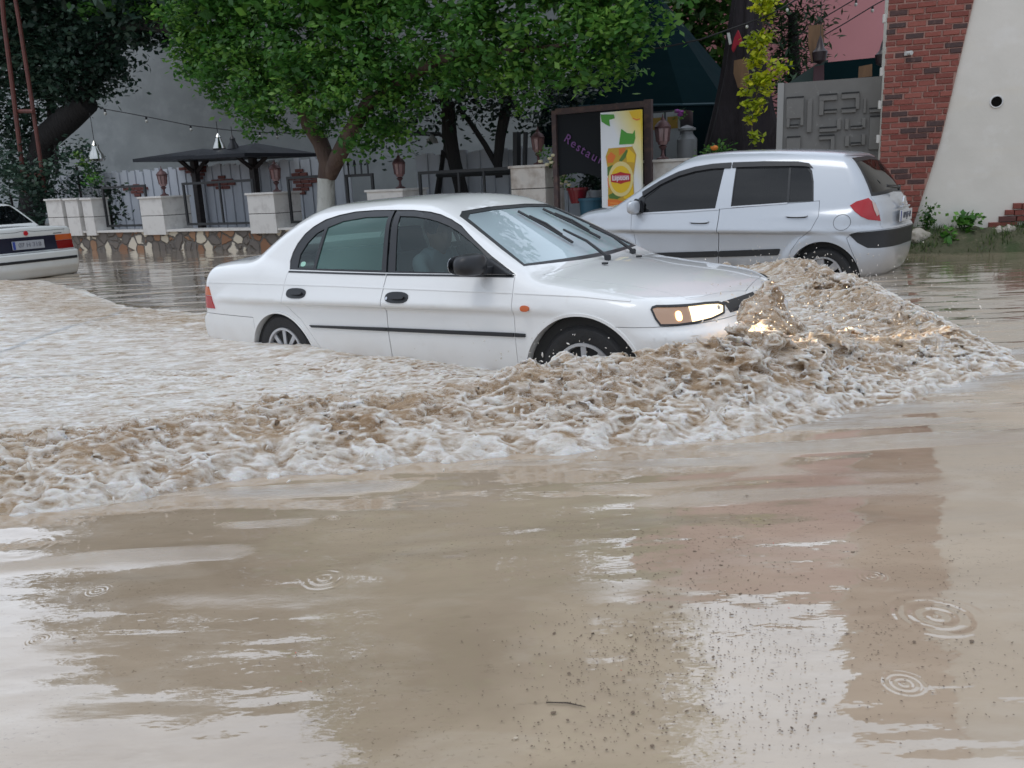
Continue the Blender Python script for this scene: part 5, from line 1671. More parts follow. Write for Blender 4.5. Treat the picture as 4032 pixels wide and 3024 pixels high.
# tall drink poster, painted shape by shape as thin printed layers
ps = thing('poster', 'tall yellow and white iced-drink poster with green leaves and a red logo badge', 'poster', wpt(3.9, .6, -.42)); bpy.context.view_layer.update()
S0, S1, Z0, Z1 = 4.215, 3.595, .72, 2.25
def pq(a, c): return (S0 + (S1 - S0) * a, Z0 + (Z1 - Z0) * c)
def layer(nm, pts, m, k, par=ps):
    b = MB(); b.prism([pq(*p) for p in pts], -.425 - .0022 * k, -.42, wfr); return inv(b.build(nm, m), par)
def fm(n_, c, r=.35): return mat(n_, c, rough=r)
def pmat_grad():
    m = bpy.data.materials.new('poster_print'); m.use_nodes = True; t = m.node_tree; b_ = t.nodes['Principled BSDF']; b_.inputs['Roughness'].default_value = .3
    N = t.nodes.new; Lk = t.links.new
    tcn = N('ShaderNodeTexCoord'); sx = N('ShaderNodeSeparateXYZ'); Lk(tcn.outputs['Object'], sx.inputs[0])
    # printed diagonal wash, from white at the left to yellow at the top right
    a = N('ShaderNodeMath'); a.operation = 'MULTIPLY_ADD'; Lk(sx.outputs['X'], a.inputs[0]); a.inputs[1].default_value = 1.05; a.inputs[2].default_value = -1.05 * wpt(4.0, 0)[0]
    c_ = N('ShaderNodeMath'); c_.operation = 'MULTIPLY_ADD'; Lk(sx.outputs['Z'], c_.inputs[0]); c_.inputs[1].default_value = .42; Lk(a.outputs[0], c_.inputs[2])
    mr = N('ShaderNodeMapRange'); mr.inputs['From Min'].default_value = .60; mr.inputs['From Max'].default_value = 1.02; Lk(c_.outputs[0], mr.inputs['Value'])
    rp = N('ShaderNodeValToRGB'); rp.color_ramp.elements[0].color = (.78, .80, .82, 1); rp.color_ramp.elements[1].color = (.85, .62, .04, 1); e = rp.color_ramp.elements.new(.5); e.color = (.80, .72, .38, 1)
    Lk(mr.outputs['Result'], rp.inputs['Fac']); Lk(rp.outputs['Color'], b_.inputs['Base Color']); return m
b = MB(); b.prism([pq(0, -.25), pq(1, -.25), pq(1, 1), pq(0, 1)], -.42, -.36, wfr); inv(b.build('panel', pmat_grad()), ps)
leafg = fm('print_leaf_green', (.06, .30, .02)); orange = fm('print_orange', (.72, .17, .02)); yel = fm('print_yellow', (.78, .50, .01)); dgreen = fm('print_dark_green', (.08, .17, .02)); redp = fm('print_red', (.45, .01, .012)); cream = fm('print_cream', (.75, .62, .25)); ltor = fm('print_pale_orange', (.85, .33, .06)); gold = fm('print_gold', (.55, .33, .02))
layer('printed_leaf', [(.01, .985), (.34, .975), (.36, .94), (.22, .93), (.24, .87), (.14, .89), (.03, .92)], leafg, 1)
layer('printed_lemon', [(.72, .99), (.99, .995), (.99, .915), (.90, .905), (.80, .925)], yel, 1)
layer('printed_stroke', [(.80, .925), (.90, .905), (.99, .915), (.97, .922), (.90, .915), (.83, .93)], orange, 2)
layer('printed_leaf', [(.52, .84), (.66, .80), (.80, .79), (.85, .82), (.86, .75), (.82, .70), (.60, .70), (.46, .70), (.49, .77)], leafg, 1)
layer('printed_glass', [(.20, .675), (.78, .68), (.88, .60), (.84, .50), (.80, .40), (.82, .20), (.80, .10), (.16, .10), (.17, .40), (.16, .50), (.12, .60)], gold, 2)
layer('printed_rim', [(.20, .672), (.78, .677), (.78, .690), (.20, .685)], fm('print_white', (.8, .8, .78)), 3)
layer('printed_fruit', [(.16, .60), (.26, .64), (.38, .60), (.30, .54), (.17, .54)], orange, 3)
layer('printed_fruit', [(.46, .665), (.64, .67), (.60, .63), (.46, .60)], orange, 3)
layer('printed_leaf', [(.68, .64), (.62, .58), (.50, .535), (.46, .56), (.56, .61), (.64, .65)], dgreen, 4)
layer('printed_fruit', [(.70, .66), (.86, .60), (.84, .53), (.66, .54), (.64, .60)], yel, 3)
layer('printed_leaf', [(.16, .50), (.30, .52), (.30, .44), (.16, .42)], dgreen, 3)
layer('printed_fruit', [(.16, .40), (.24, .40), (.24, .30), (.17, .32)], orange, 3)
layer('printed_fruit', [(.56, .27), (.80, .33), (.81, .21), (.70, .185), (.56, .21)], yel, 3)
layer('printed_leaf', [(.18, .24), (.34, .27), (.54, .23), (.40, .20), (.20, .21)], dgreen, 4)
layer('printed_drink', [(.16, .20), (.40, .195), (.62, .17), (.80, .20), (.80, .10), (.16, .085)], orange, 5)
for z_ in (.17, .145, .12): layer('printed_text_line', [(.22, z_), (.42, z_ - .004), (.42, z_ - .012), (.22, z_ - .008)], ltor, 6)
el = lambda ca, cz, ra, rz, n=28: [(ca + ra * math.cos(2 * math.pi * k / n), cz + rz * math.sin(2 * math.pi * k / n)) for k in range(n)]
layer('badge_ring', el(.50, .385, .31, .162), cream, 6)
layer('badge_disc', el(.50, .382, .25, .125), yel, 7)
layer('badge_band', [(.255, .43), (.40, .44), (.50, .452), (.60, .44), (.745, .43), (.745, .362), (.60, .352), (.50, .340), (.40, .352), (.255, .362)], redp, 8)
layer('badge_plate', [(.29, .418), (.71, .418), (.71, .374), (.29, .374)], fm('print_pink', (.55, .28, .33)), 9)
tm = text_mesh('Lipton', .105, .002); o_ = link('brand_lettering', tm, fm('print_white2', (.85, .8, .8)))
q = pq(.5, .396); Mx = Matrix((Vector(tuple(-WD)), Vector((0, 0, 1)), Vector(tuple(-WN)))).transposed().to_4x4()
o_.matrix_world = Matrix.Translation(wpt(q[0], q[1], -.448)) @ Mx; bpy.context.view_layer.update(); mw = o_.matrix_world.copy(); o_.parent = ps; o_.matrix_parent_inverse = ps.matrix_world.inverted(); o_.matrix_world = mw
layer('printed_flash', [(.0, .03), (.12, .05), (.24, .0), (.30, -.03), (.0, -.05)], redp, 3)

# fridge with glass doors
fd_ = thing('fridge', 'tall fridge with two glass doors and gold labels behind a pillar lantern', 'fridge', wpt(3.1, .5, 1.1)); bpy.context.view_layer.update()
pf = lambda px, py: (float(np.dot(wpx(px, py, 1.1) - P0, WD)), float(wpx(px, py, 1.1)[2]))
a0, zt_ = pf(2558, 440); a1, _z = pf(2682, 440); _a, zb_ = pf(2558, 690)
b = B2(wfr); b.wbox(a1, a0, 1.12, 1.7, .5, zt_); inv(b.build('case', mat('fridge_case', (.03, .03, .035), rough=.4)), fd_)
for k in (0, 1):
    s0_, s1_ = a0 + (a1 - a0) * (k * .5 + .03), a0 + (a1 - a0) * (k * .5 + .47)
    b = B2(wfr); b.wbox(s1_, s0_, 1.10, 1.12, .6, zt_ - .03); inv(b.build('glass_door', mat('fridge_glass', (.34, .36, .38), rough=.12, coat=1.)), fd_)
    b = B2(wfr); b.wbox(s1_ + .03, s0_ - .03, 1.09, 1.10, zt_ - .28, zt_ - .10); inv(b.build('gold_label', mat('gold_label', (.30, .19, .04), rough=.45)), fd_)

# steel churn beside it
b = MB(); b.lathe([(.14, 0), (.15, .02), (.15, .42), (.09, .50), (.085, .54), (.13, .55), (.13, .58), (.04, .62), (.0, .63)], n=20)
q = wpx(2705, 640, .6); tag(b.build('milk_churn', mat('dull_steel', (.16, .165, .17), rough=.5, metal=.3), smooth=True, loc=(q[0], q[1], 1.42)), 'steel churn with a domed lid above the silver hatchback', 'churn')
b = B2(wfr); b.wbox(1.6, 2.95, .4, .9, .5, 1.42); tag(b.build('counter', mat('counter_dark', (.05, .05, .055), rough=.5)), 'dark counter carrying the steel churn and roses', 'counter')

# green pitched tent
tn = thing('tent', 'dark green pyramid tent with a rain flap beside the trees', 'tent', wpt(4.6, .5, 4)); bpy.context.view_layer.update()
M_teal = mat('teal_canvas', (.004, .018, .022), spec=.08, rough=.9, bump=((2, 2, 2), .3, 3, .1))
M_teal2 = mat('teal_canvas_wall', (.004, .016, .020), spec=.08, rough=.9)
q_ = lambda px, py, off: Vector(wpx(px, py, off))
A_ = q_(2552, -70, 4.0); L_ = q_(2130, 420, 3.0); Rr = q_(2860, 408, 3.0); C_ = q_(2690, 412, 2.6)
Lb = Vector(wpt(float(np.dot(np.array(L_) - P0, WD)), L_.z, 5.6)); Rb = Vector(wpt(float(np.dot(np.array(Rr) - P0, WD)), Rr.z, 5.0))
b = MB(); b.add([L_, C_, Rr, Rb, Lb, A_], [(0, 1, 5), (1, 2, 5), (2, 3, 5), (3, 4, 5), (4, 0, 5), (4, 3, 2, 1, 0)]); inv(b.build('roof', M_teal), tn)
dn = Vector((0, 0, -1))
b = MB(); b.add([L_, C_, Rr, Rb, Lb] + [Vector((p.x, p.y, .5)) for p in (L_, C_, Rr, Rb, Lb)], [(0, 5, 6, 1), (1, 6, 7, 2), (2, 7, 8, 3), (3, 8, 9, 4), (4, 9, 5, 0)]); inv(b.build('side_wall', M_teal2), tn)
b = MB(); b.tube([L_, C_, Rr], .025, n=6); inv(b.build('eave_pole', mat('eave_blue', (.04, .09, .11), rough=.4)), tn)
f1, f2, f3 = q_(2500, -20, 4.1), q_(2560, 165, 3.6), q_(2645, 160, 3.7)
b = MB(); b.add([q_(2500, 60, 3.9), f2, f3, q_(2600, 40, 4.1), q_(2500, 60, 4.2), f2 + Vector((0, .3, 0)), f3 + Vector((0, .3, 0)), q_(2600, 40, 4.4)], [(0, 1, 2, 3), (7, 6, 5, 4), (0, 4, 5, 1), (1, 5, 6, 2), (2, 6, 7, 3)]); inv(b.build('rain_flap', M_teal2), tn)
b = MB(); b.tube([q_(2590, 172, 3.55), q_(2630, 168, 3.6)], .02, n=5); inv(b.build('white_tie', mat('white_tie', (.6, .62, .62))), tn)
wg = [q_(2875, 410, 2.9), q_(2975, 570, 2.5), q_(2960, 640, 2.5), q_(2780, 640, 2.7)]
b = MB(); b.add(wg + [p + Vector((.2, .9, 0)) for p in wg], [(0, 1, 2, 3), (7, 6, 5, 4), (0, 4, 5, 1), (1, 5, 6, 2), (2, 6, 7, 3), (3, 7, 4, 0)]); inv(b.build('wing', M_teal2), tn)

# tall closed parasol with its drapes
cp_ = thing('parasol', 'tall closed dark maroon parasol behind the yellow-green vine', 'parasol', tuple(wpt(2.3, .5, 2.2))); bpy.context.view_layer.update()
M_drape = mat('maroon_drape', (.018, .013, .017), rough=.85, bump=((9, 9, 1.2), .8, 3, .1))
b = MB(); V, Fc = [], []
for i, (py, l, r) in enumerate([(-160, 2935, 2965), (0, 2890, 2990), (150, 2868, 3000), (300, 2845, 3015), (450, 2815, 3040), (560, 2790, 3075), (700, 2785, 3080)]):
    pl, pr_ = Vector(wpx(l, py, 2.0)), Vector(wpx(r, py, 2.0)); c = (pl + pr_) / 2; R_ = (pr_ - pl).length / 2
    for k in range(40):
        a = 2 * math.pi * k / 40
        rr = R_ * (1 + .13 * math.sin(a * 7 + i * .3) + .06 * math.sin(a * 13))
        V.append((c.x + rr * math.cos(a), c.y + rr * math.sin(a), c.z))
for i in range(6):
    for k in range(40): Fc.append((i * 40 + k, i * 40 + (k + 1) % 40, (i + 1) * 40 + (k + 1) % 40, (i + 1) * 40 + k))
b.add(V, Fc); inv(b.build('canopy_cloth', M_drape, smooth=True, sharp=80), cp_)
b = MB(); b.tube([wpx(2950, -160, 2.0), Vector(wpx(2950, -160, 2.0)) + Vector((0, 0, -4))], .03, n=8); inv(b.build('pole', M_wood), cp_)
def slab(name, label, cat, pts, off, th, m, bev=0., group=None):
    P_ = [Vector(wpx(x, y, off)) for x, y in pts]
    b = MB(); nb = Vector(tuple(WN)) * th
    n = len(P_)
    b.add(P_ + [p + nb for p in P_], [tuple(range(n)), tuple(range(n, 2 * n))[::-1]] + [(i, i + n, (i + 1) % n + n, (i + 1) % n) for i in range(n)])
    return tag(b.build(name, m, bevel=bev), label, cat, group)
slab('cloth', 'red cloth tied on the dark parasol', 'cloth', [(2905, 118), (2918, 150), (2920, 175), (2900, 178), (2886, 205), (2880, 192), (2890, 150)], 1.5, .05, mat('red_cloth', (.33, .012, .03), rough=.8))
slab('tag_board', 'small white tag hanging left of the red cloth', 'tag', [(2862, 130), (2872, 128), (2880, 172), (2871, 176)], 1.45, .02, mat('white_tag', (.6, .62, .6)))
M_plank = mat('bare_wood', (.22, .125, .065), rough=.7, noise=[((9, 9, 2), 5, .4, .7, (.13, .075, .04))])
slab('wooden_sign', 'bark-edged wooden board hung on the dark parasol behind the vine', 'board', [(2890, 238), (2940, 228), (2948, 300), (2938, 375), (2925, 345), (2905, 345), (2888, 290)], 1.4, .04, M_plank)

# ------------------------------------------------------------------ grey gate leaf with raised maze pattern
M_gate = mat('gate_grey', (.155, .148, .137), rough=.55, noise=[((2, 2, 2), 5, .45, .75, (.185, .18, .167)), ((14, 14, 14), 5, .62, .8, (.29, .28, .26))])
gt = thing('gate', 'grey metal gate leaf with a raised maze pattern', 'gate', ffr(1.0, .2, .36)); bpy.context.view_layer.update()
b = B2(ffr); b.wbox(.30, 1.64, .36, .40, .25, 2.47); inv(b.build('leaf', M_gate), gt)
b = B2(ffr); b.wbox(1.58, 1.66, .34, .42, .25, 2.475); inv(b.build('edge_post', mat('gate_edge', (.30, .295, .28), rough=.5)), gt)
gpx = lambda x, y: (3000 + x / 3.687, 250 + y / 3.687)
def gsz(x, y):
    px, py = gpx(x, y); q = at_plane(px, py, F0 + FN * .35, FN); return float(np.dot(q - F0, FD)), float(q[2])
for (x0, y0, x1, y1) in [(360, 510, 600, 790), (360, 790, 400, 930), (560, 790, 600, 900), (410, 905, 530, 925), (360, 1080, 555, 1240), (665, 520, 715, 1000), (835, 470, 1090, 530), (835, 530, 890, 750), (905, 690, 1085, 715), (1160, 445, 1410, 500), (1360, 500, 1410, 660), (1155, 665, 1360, 710), (1480, 510, 1505, 720), (1090, 810, 1140, 960), (835, 945, 1085, 985), (1210, 805, 1255, 960), (1290, 925, 1455, 945), (1450, 795, 1500, 930), (830, 1060, 1050, 1100), (1000, 1100, 1050, 1250), (1210, 1050, 1260, 1200), (1290, 1165, 1430, 1185), (1450, 1030, 1495, 1180), (1560, 665, 1790, 700), (1570, 780, 1790, 1240), (1740, 880, 1780, 1000)]:
    (sa_, za), (sb_, zb) = gsz(x0, y0), gsz(x1, y1)
    b = B2(ffr); b.wbox(min(sa_, sb_), max(sa_, sb_), .325, .36, min(za, zb), max(za, zb)); inv(b.build('raised_bar', M_gate, bevel=.004), gt)
    if abs(sa_ - sb_) > .06:
        b = B2(ffr); b.wbox(min(sa_, sb_), max(sa_, sb_), .318, .36, max(za, zb) + .001, max(za, zb) + .017); inv(b.build('slot', M_gap), gt)

# facade: slanting brickwork beside smooth plaster
def brick_mat():
    m = bpy.data.materials.new('red_brick'); m.use_nodes = True; t = m.node_tree; b_ = t.nodes['Principled BSDF']; N = t.nodes.new; Lk = t.links.new
    at2 = N('ShaderNodeAttribute'); at2.attribute_name = 'tint'
    rp = N('ShaderNodeValToRGB')
    for i, (p, c) in enumerate([(0, (.060, .035, .033)), (.14, (.08, .036, .033)), (.2, (.17, .042, .030)), (.6, (.225, .058, .042)), (1, (.29, .088, .065))]):
        e = rp.color_ramp.elements[i] if i < 2 else rp.color_ramp.elements.new(p)
        e.position = p; e.color = (*c, 1)
    Lk(at2.outputs['Fac'], rp.inputs['Fac'])
    tcn = N('ShaderNodeTexCoord'); n_ = N('ShaderNodeTexNoise'); n_.inputs['Scale'].default_value = 30; n_.inputs['Detail'].default_value = 6; Lk(tcn.outputs['Object'], n_.inputs['Vector'])
    mr = N('ShaderNodeMapRange'); mr.inputs['From Min'].default_value = .55; mr.inputs['From Max'].default_value = .8; mr.inputs['To Max'].default_value = .35; Lk(n_.outputs['Fac'], mr.inputs['Value'])
    mx_ = N('ShaderNodeMixRGB'); Lk(mr.outputs['Result'], mx_.inputs['Fac']); Lk(rp.outputs['Color'], mx_.inputs['Color1']); mx_.inputs['Color2'].default_value = (.30, .17, .14, 1)
    Lk(mx_.outputs['Color'], b_.inputs['Base Color']); b_.inputs['Roughness'].default_value = .7
    bn = N('ShaderNodeBump'); bn.inputs['Strength'].default_value = .5; bn.inputs['Distance'].default_value = .01; Lk(n_.outputs['Fac'], bn.inputs['Height']); Lk(bn.outputs['Normal'], b_.inputs['Normal'])
    return m
M_brick = brick_mat()
M_mortar = mat('mortar', (.36, .21, .175), rough=.9, bump=(40, .3))
fa = thing('facade', 'plastered house front with slanting red brickwork at its left corner', 'building', ffr(-2, 0, .4)); bpy.context.view_layer.update()
b = B2(ffr); b.wbox(-14, .355, .02, .5, .50, 7.4); inv(b.build('wall', mat('beige_plaster', (.70, .67, .615), rough=.8, noise=[((.8, .8, .9), 5, .4, .75, (.62, .595, .54)), ((3, 3, 3), 6, .55, .8, (.75, .73, .69)), ((.35, .35, 2.0), 4, .55, .75, (.67, .62, .53))], bump=((1.6, 1.6, 1.6), .35, 5, .05))), fa)
def slant(z): return np.interp(z, [.5, .78, 1.6, 3.3, 8.5], [-.06, -.13, -.33, -.60, -1.25])
b = MB(); b.prism([(.37, .50), (.37, 7.4)] + [(float(slant(z)), z) for z in (7.4, 5, 3.3, 2.4, 1.6, .78, .5)], -.004, .021, ffr); inv(b.build('mortar_bed', M_mortar), fa)
bV, bF, bT = [], [], []
rb = random.Random(5)
z = .51; row = 0
bh, bl_ = .0675, .215
while z < 5.6:
    s_end = float(slant(z + bh / 2)); s_ = .385 - (0 if row % 2 else .11) - rb.uniform(0, .03)
    first = True
    x = .385
    xs_ = [x]
    x = s_
    while x > s_end:
        xs_.append(x); x -= bl_ * rb.uniform(.88, 1.1)
    xs_.append(s_end)
    for i in range(len(xs_) - 1):
        a, c = xs_[i], xs_[i + 1]
        g = rb.uniform(.004, .012)
        if a - c < .03: continue
        y0 = -.004 - rb.uniform(.008, .020); dz0, dz1 = rb.uniform(.0, .008), rb.uniform(.0, .008)
        a2, c2 = a - g, c + g
        n0 = len(bV)
        e = .006
        for (aa, zz, yy) in ((a2, z + dz0, 0.), (c2, z + dz0 * .5, 0.), (c2, z + bh - dz1, 0.), (a2, z + bh - dz1, 0.), (a2 - e, z + dz0 + e, y0), (c2 + e, z + dz0 + e, y0), (c2 + e, z + bh - dz1 - e, y0), (a2 - e, z + bh - dz1 - e, y0)):
            bV.append(ffr(aa, yy, zz))
        bF += [(n0 + 4, n0 + 5, n0 + 6, n0 + 7), (n0, n0 + 1, n0 + 5, n0 + 4), (n0 + 1, n0 + 2, n0 + 6, n0 + 5), (n0 + 2, n0 + 3, n0 + 7, n0 + 6), (n0 + 3, n0, n0 + 4, n0 + 7)]
        tt = rb.uniform(0, .12) if rb.random() < .13 else rb.uniform(.25, 1)
        bT += [tt] * 8
    z += bh + .0035; row += 1
def brick_obj(V, F_, T_, nm, par):
    me = mesh_from(nm, V, F_)
    bm = bmesh.new(); bm.from_mesh(me); bmesh.ops.recalc_face_normals(bm, faces=bm.faces); bm.to_mesh(me); bm.free()
    a_ = me.attributes.new('tint', 'FLOAT', 'POINT'); a_.data.foreach_set('value', np.array(T_, np.float32))
    return inv(link(nm, me, M_brick), par)
brick_obj(bV, bF, bT, 'brickwork', fa)
# stepped brick patch low on the plaster at the right edge
bV, bF, bT = [], [], []
fpx = lambda px, py: (float(np.dot(at_plane(px, py, F0 + FN * 0, FN) - F0, FD)), float(at_plane(px, py, F0, FN)[2]))
for (xa, xb, yt, yb) in [(3990, 4022, 800, 822), (4024, 4110, 800, 822), (3958, 3992, 827, 846), (3994, 4070, 827, 846), (3934, 4000, 852, 872), (4003, 4080, 850, 870), (3893, 4004, 876, 896)]:
    (s0_, z1_), (s1_, z0_) = fpx(xa, yt), fpx(xb, yb)
    n0 = len(bV); e = .006
    for (aa, zz, yy) in ((s0_, z0_, .02), (s1_, z0_, .02), (s1_, z1_, .02), (s0_, z1_, .02), (s0_ - e, z0_ + e, -.02), (s1_ + e, z0_ + e, -.02), (s1_ + e, z1_ - e, -.02), (s0_ - e, z1_ - e, -.02)): bV.append(ffr(aa, yy, zz))
    bF += [(n0 + 4, n0 + 5, n0 + 6, n0 + 7), (n0, n0 + 1, n0 + 5, n0 + 4), (n0 + 1, n0 + 2, n0 + 6, n0 + 5), (n0 + 2, n0 + 3, n0 + 7, n0 + 6), (n0 + 3, n0, n0 + 4, n0 + 7)]; bT += [rb.uniform(.15, .6)] * 8
brick_obj(bV, bF, bT, 'stepped_bricks', fa)
s_, z_ = fpx(3925, 400)
b = MB(); b.lathe([(.062, -.004), (.072, -.006), (.078, .0), (.078, .03), (.060, .03), (.062, -.004)], n=28, axis='Y', cap=False)
o_ = b.build('pipe_sleeve', mat('white_render', (.62, .62, .62), rough=.7), smooth=True); o_.location = ffr(s_, .012, z_); o_.rotation_euler = (0, 0, -FA); inv(o_, fa)
b = MB(); b.lathe([(0, .0), (.064, .0)], n=28, axis='Y'); o_ = b.build('pipe_opening', mat('hole_black', (.004, .004, .004), rough=1)); o_.location = ffr(s_, .014, z_); o_.rotation_euler = (0, 0, -FA); inv(o_, fa)
for py in (115 if False else 70, 240 + 40, 410, 545): 
    s_, z_ = fpx(3484, py); b = B2(ffr); b.wbox(.385, .42, .03, .10, z_ - .05, z_ + .05); inv(b.build('hinge_block', mat('white_block', (.62, .61, .57), rough=.7)), fa)
s_, z_ = fpx(3570, 212)
b = MB(); b.box((0, 0, 0), (.05, .05, .05)); b.tube([(0, -.02, 0), (0, -.085, -.005)], .026, n=12); o_ = b.build('security_camera', mat('camera_white', (.55, .56, .55), rough=.4), bevel=.004); o_.location = ffr(s_, -.04, z_); o_.rotation_euler = (0, 0, -FA + .5); tag(o_, 'small white camera fixed on the red brickwork', 'camera')

# house and awning behind the gate
b = B2(ffr); b.wbox(-4.5, 5.2, 12, 18, .4, 12)
t = thing('house', 'pink painted house far behind the grey gate', 'building', ffr(1, 12, .4)); bpy.context.view_layer.update(); inv(b.build('wall', mat('pink_paint', (.60, .27, .29), rough=.85, noise=[((.5, .5, .5), 4, .4, .7, (.56, .25, .265))])), t)
b = B2(ffr); b.wbox(-4.6, 5.3, 11.9, 18.1, 12, 12.3); inv(b.build('roof_edge', M_wood), t)
fq = lambda px, py, off: Vector(tuple(at_plane(px, py, F0 + FN * off, FN)))
def fslab(name, label, cat, pts, off, th, m, par=None, bev=0.):
    P_ = [fq(x, y, off) for x, y in pts]; nb = Vector(tuple(FN)) * th; n = len(P_)
    b = MB(); b.add(P_ + [p + nb for p in P_], [tuple(range(n)), tuple(range(n, 2 * n))[::-1]] + [(i, i + n, (i + 1) % n + n, (i + 1) % n) for i in range(n)])
    o = b.build(name, m, bevel=bev); return tag(o, label, cat) if label else inv(o, par)
fslab('awning', 'teal awning panel above the top of the grey gate', 'awning', [(3248, 246), (3492, 222), (3492, 320), (3225, 330)], 2.0, 1.2, M_teal)
fslab('shed_roof', 'small dark green pitched roof left of the teal awning', 'roof', [(3100, 330), (3225, 245), (3262, 235), (3240, 330)], 2.4, .8, mat('green_roof', (.035, .065, .06), rough=.5))
fslab('wooden_board', 'square wooden board standing behind the top of the gate', 'board', [(3382, 262), (3434, 252), (3434, 300), (3380, 306)], 1.2, .04, M_plank)
fslab('wooden_board', 'tall bark-edged plank hanging in front of the pink house', 'board', [(3184, 100), (3240, 96), (3245, 165), (3232, 240), (3195, 245), (3182, 170)], 2.0, .05, M_plank)
fslab('post', 'maroon post rising behind the gate beneath the awning', 'post', [(3205, 262), (3245, 255), (3245, 340), (3200, 340)], 1.6, .1, mat('maroon_post', (.075, .03, .04), rough=.5))
for px, py, lb in ((3228, 205, 'dark hanging lantern in front of the plank and pink house'), (3478, 215, 'dark hanging lantern against the brick corner')):
    q = fq(px, py, 1.3)
    b = MB(); b.lathe([(0, -.17), (.09, -.12), (.11, 0), (.055, .06), (.035, .15), (.008, .22)], n=12); b.tube([(0, 0, .2), (0, 0, 1.9)], .004, n=4)
    tag(b.build('hanging_lantern', mat('dark_lantern', (.03, .018, .022), rough=.4), smooth=True, loc=tuple(q)), lb, 'lantern')

# overgrown bank in front of the facade
M_soil = mat('mossy_bank', (.075, .075, .04), rough=.9, noise=[((4, 4, 4), 6, .45, .65, (.04, .06, .02)), ((9, 9, 9), 5, .6, .75, (.19, .16, .11))], bump=((7, 7, 7), 1., 6, .08))
bx = np.linspace(.5, -14, 150); by = np.linspace(-.62, .05, 12)
V = []
for a in bx:
    for c in by:
        k = (c + .62) / .67
        V.append(ffr(a, c, .20 + .30 * min(1, k * 1.5)**.8 + .025 * math.sin(a * 9 + c * 7) * math.sin(c * 11 + a * 3) + .02 * math.sin(a * 23 + c * 31)))
Fc = [(i * 12 + j, i * 12 + j + 1, (i + 1) * 12 + j + 1, (i + 1) * 12 + j) for i in range(149) for j in range(11)]
tag(link('bank', mesh_from('bank', V, Fc, smooth=True), M_soil), kind='structure')
# ------------------------------------------------------------------ vegetation
def leaf_mat(name, c_dark, c_mid, c_light, trans=.35, rough=.45):
    m = bpy.data.materials.new(name); m.use_nodes = True; t = m.node_tree; b_ = t.nodes['Principled BSDF']; N = t.nodes.new; Lk = t.links.new
    at2 = N('ShaderNodeAttribute'); at2.attribute_name = 'tint'
    rp = N('ShaderNodeValToRGB'); rp.color_ramp.elements[0].color = (*c_dark, 1); rp.color_ramp.elements[1].color = (*c_light, 1); e = rp.color_ramp.elements.new(.55); e.color = (*c_mid, 1)
    Lk(at2.outputs['Fac'], rp.inputs['Fac']); Lk(rp.outputs['Color'], b_.inputs['Base Color']); b_.inputs['Roughness'].default_value = rough
    tr = N('ShaderNodeBsdfTranslucent'); Lk(rp.outputs['Color'], tr.inputs['Color'])
    mx_ = N('ShaderNodeMixShader'); mx_.inputs['Fac'].default_value = trans
    Lk(b_.outputs['BSDF'], mx_.inputs[1]); Lk(tr.outputs['BSDF'], mx_.inputs[2]); Lk(mx_.outputs['Shader'], t.nodes['Material Output'].inputs['Surface'])
    return m
def leaves_mesh(name, blobs, dens, leaf, m, seed=1, clump=.22, per=22, elong=1.7, droop=.0, hollow=.55, parent=None):
    """blobs: [(centre, (rx, ry, rz))]; twigs of leaves spread through the blobs, thicker towards their skins"""
    r = np.random.default_rng(seed)
    C, T = [], []
    for c, rad in blobs:
        rad = np.array(rad if hasattr(rad, '__len__') else (rad,) * 3, float)
        area = (rad[0] * rad[1] + rad[1] * rad[2] + rad[0] * rad[2]) / 3
        n_ = max(3, int(dens * area * 4))
        d = r.normal(size=(n_, 3)); d /= np.linalg.norm(d, axis=1, keepdims=True)
        rr = hollow + (1.08 - hollow) * r.random(n_)**.6
        rr *= 1 + .16 * np.sin(d[:, 0] * 7 + seed) * np.sin(d[:, 2] * 6 + 2 * seed)
        P = np.array(c) + d * rad * rr[:, None]
        k = np.repeat(np.arange(n_), per)
        off = r.normal(size=(len(k), 3)) * clump * np.array([1, 1, .62])
        off[:, 2] -= droop * np.linalg.norm(off[:, :2], axis=1)
        L = P[k] + off
        C.append(L)
        tw = r.random(n_)
        T.append(np.clip(tw[k] * .85 + r.random(len(k)) * .35 - .10, 0, 1))
    C = np.concatenate(C); T = np.concatenate(T); n_ = len(C)
    a = r.normal(size=(n_, 3)); a[:, 2] *= .55; a /= np.linalg.norm(a, axis=1, keepdims=True)
    nrm = r.normal(size=(n_, 3)) * .55 + np.array([0, -.25, .9]); 
    b_ = np.cross(nrm, a); b_ /= np.maximum(np.linalg.norm(b_, axis=1, keepdims=True), 1e-6)
    s_ = leaf * (.6 + .8 * r.random(n_))[:, None]
    w_ = s_ / elong
    V = np.stack([C - a * s_ * .5, C + b_ * w_ * .5, C + a * s_ * .5, C - b_ * w_ * .5], 1).reshape(-1, 3)
    Q = np.arange(n_ * 4, dtype=np.int32).reshape(-1, 4)
    me = mesh_from(name, V, Q)
    at_ = me.attributes.new('tint', 'FLOAT', 'POINT'); at_.data.foreach_set('value', np.repeat(T, 4).astype(np.float32))
    return link(name, me, m, parent)
def join_into(a, b):
    bm = bmesh.new(); bm.from_mesh(a.data); n0 = len(bm.faces); bm.from_mesh(b.data)
    k = len(a.data.materials)
    bm.faces.ensure_lookup_table()
    for i in range(n0, len(bm.faces)): bm.faces[i].material_index = k
    bm.to_mesh(a.data); bm.free(); a.data.materials.append(b.data.materials[0])
    me = b.data; bpy.data.objects.remove(b); bpy.data.meshes.remove(me)
def blob_px(lst, off, squash=1., dep=.8):
    o = []
    for q in lst:
        px, py, r_ = q[:3]; of = q[3] if len(q) > 3 else off
        P = wpx(px, py, of); R_ = r_ * float(np.linalg.norm(P - CAM)) / F_PX
        o.append((P, (R_, R_ * dep, R_ * squash)))
    return o
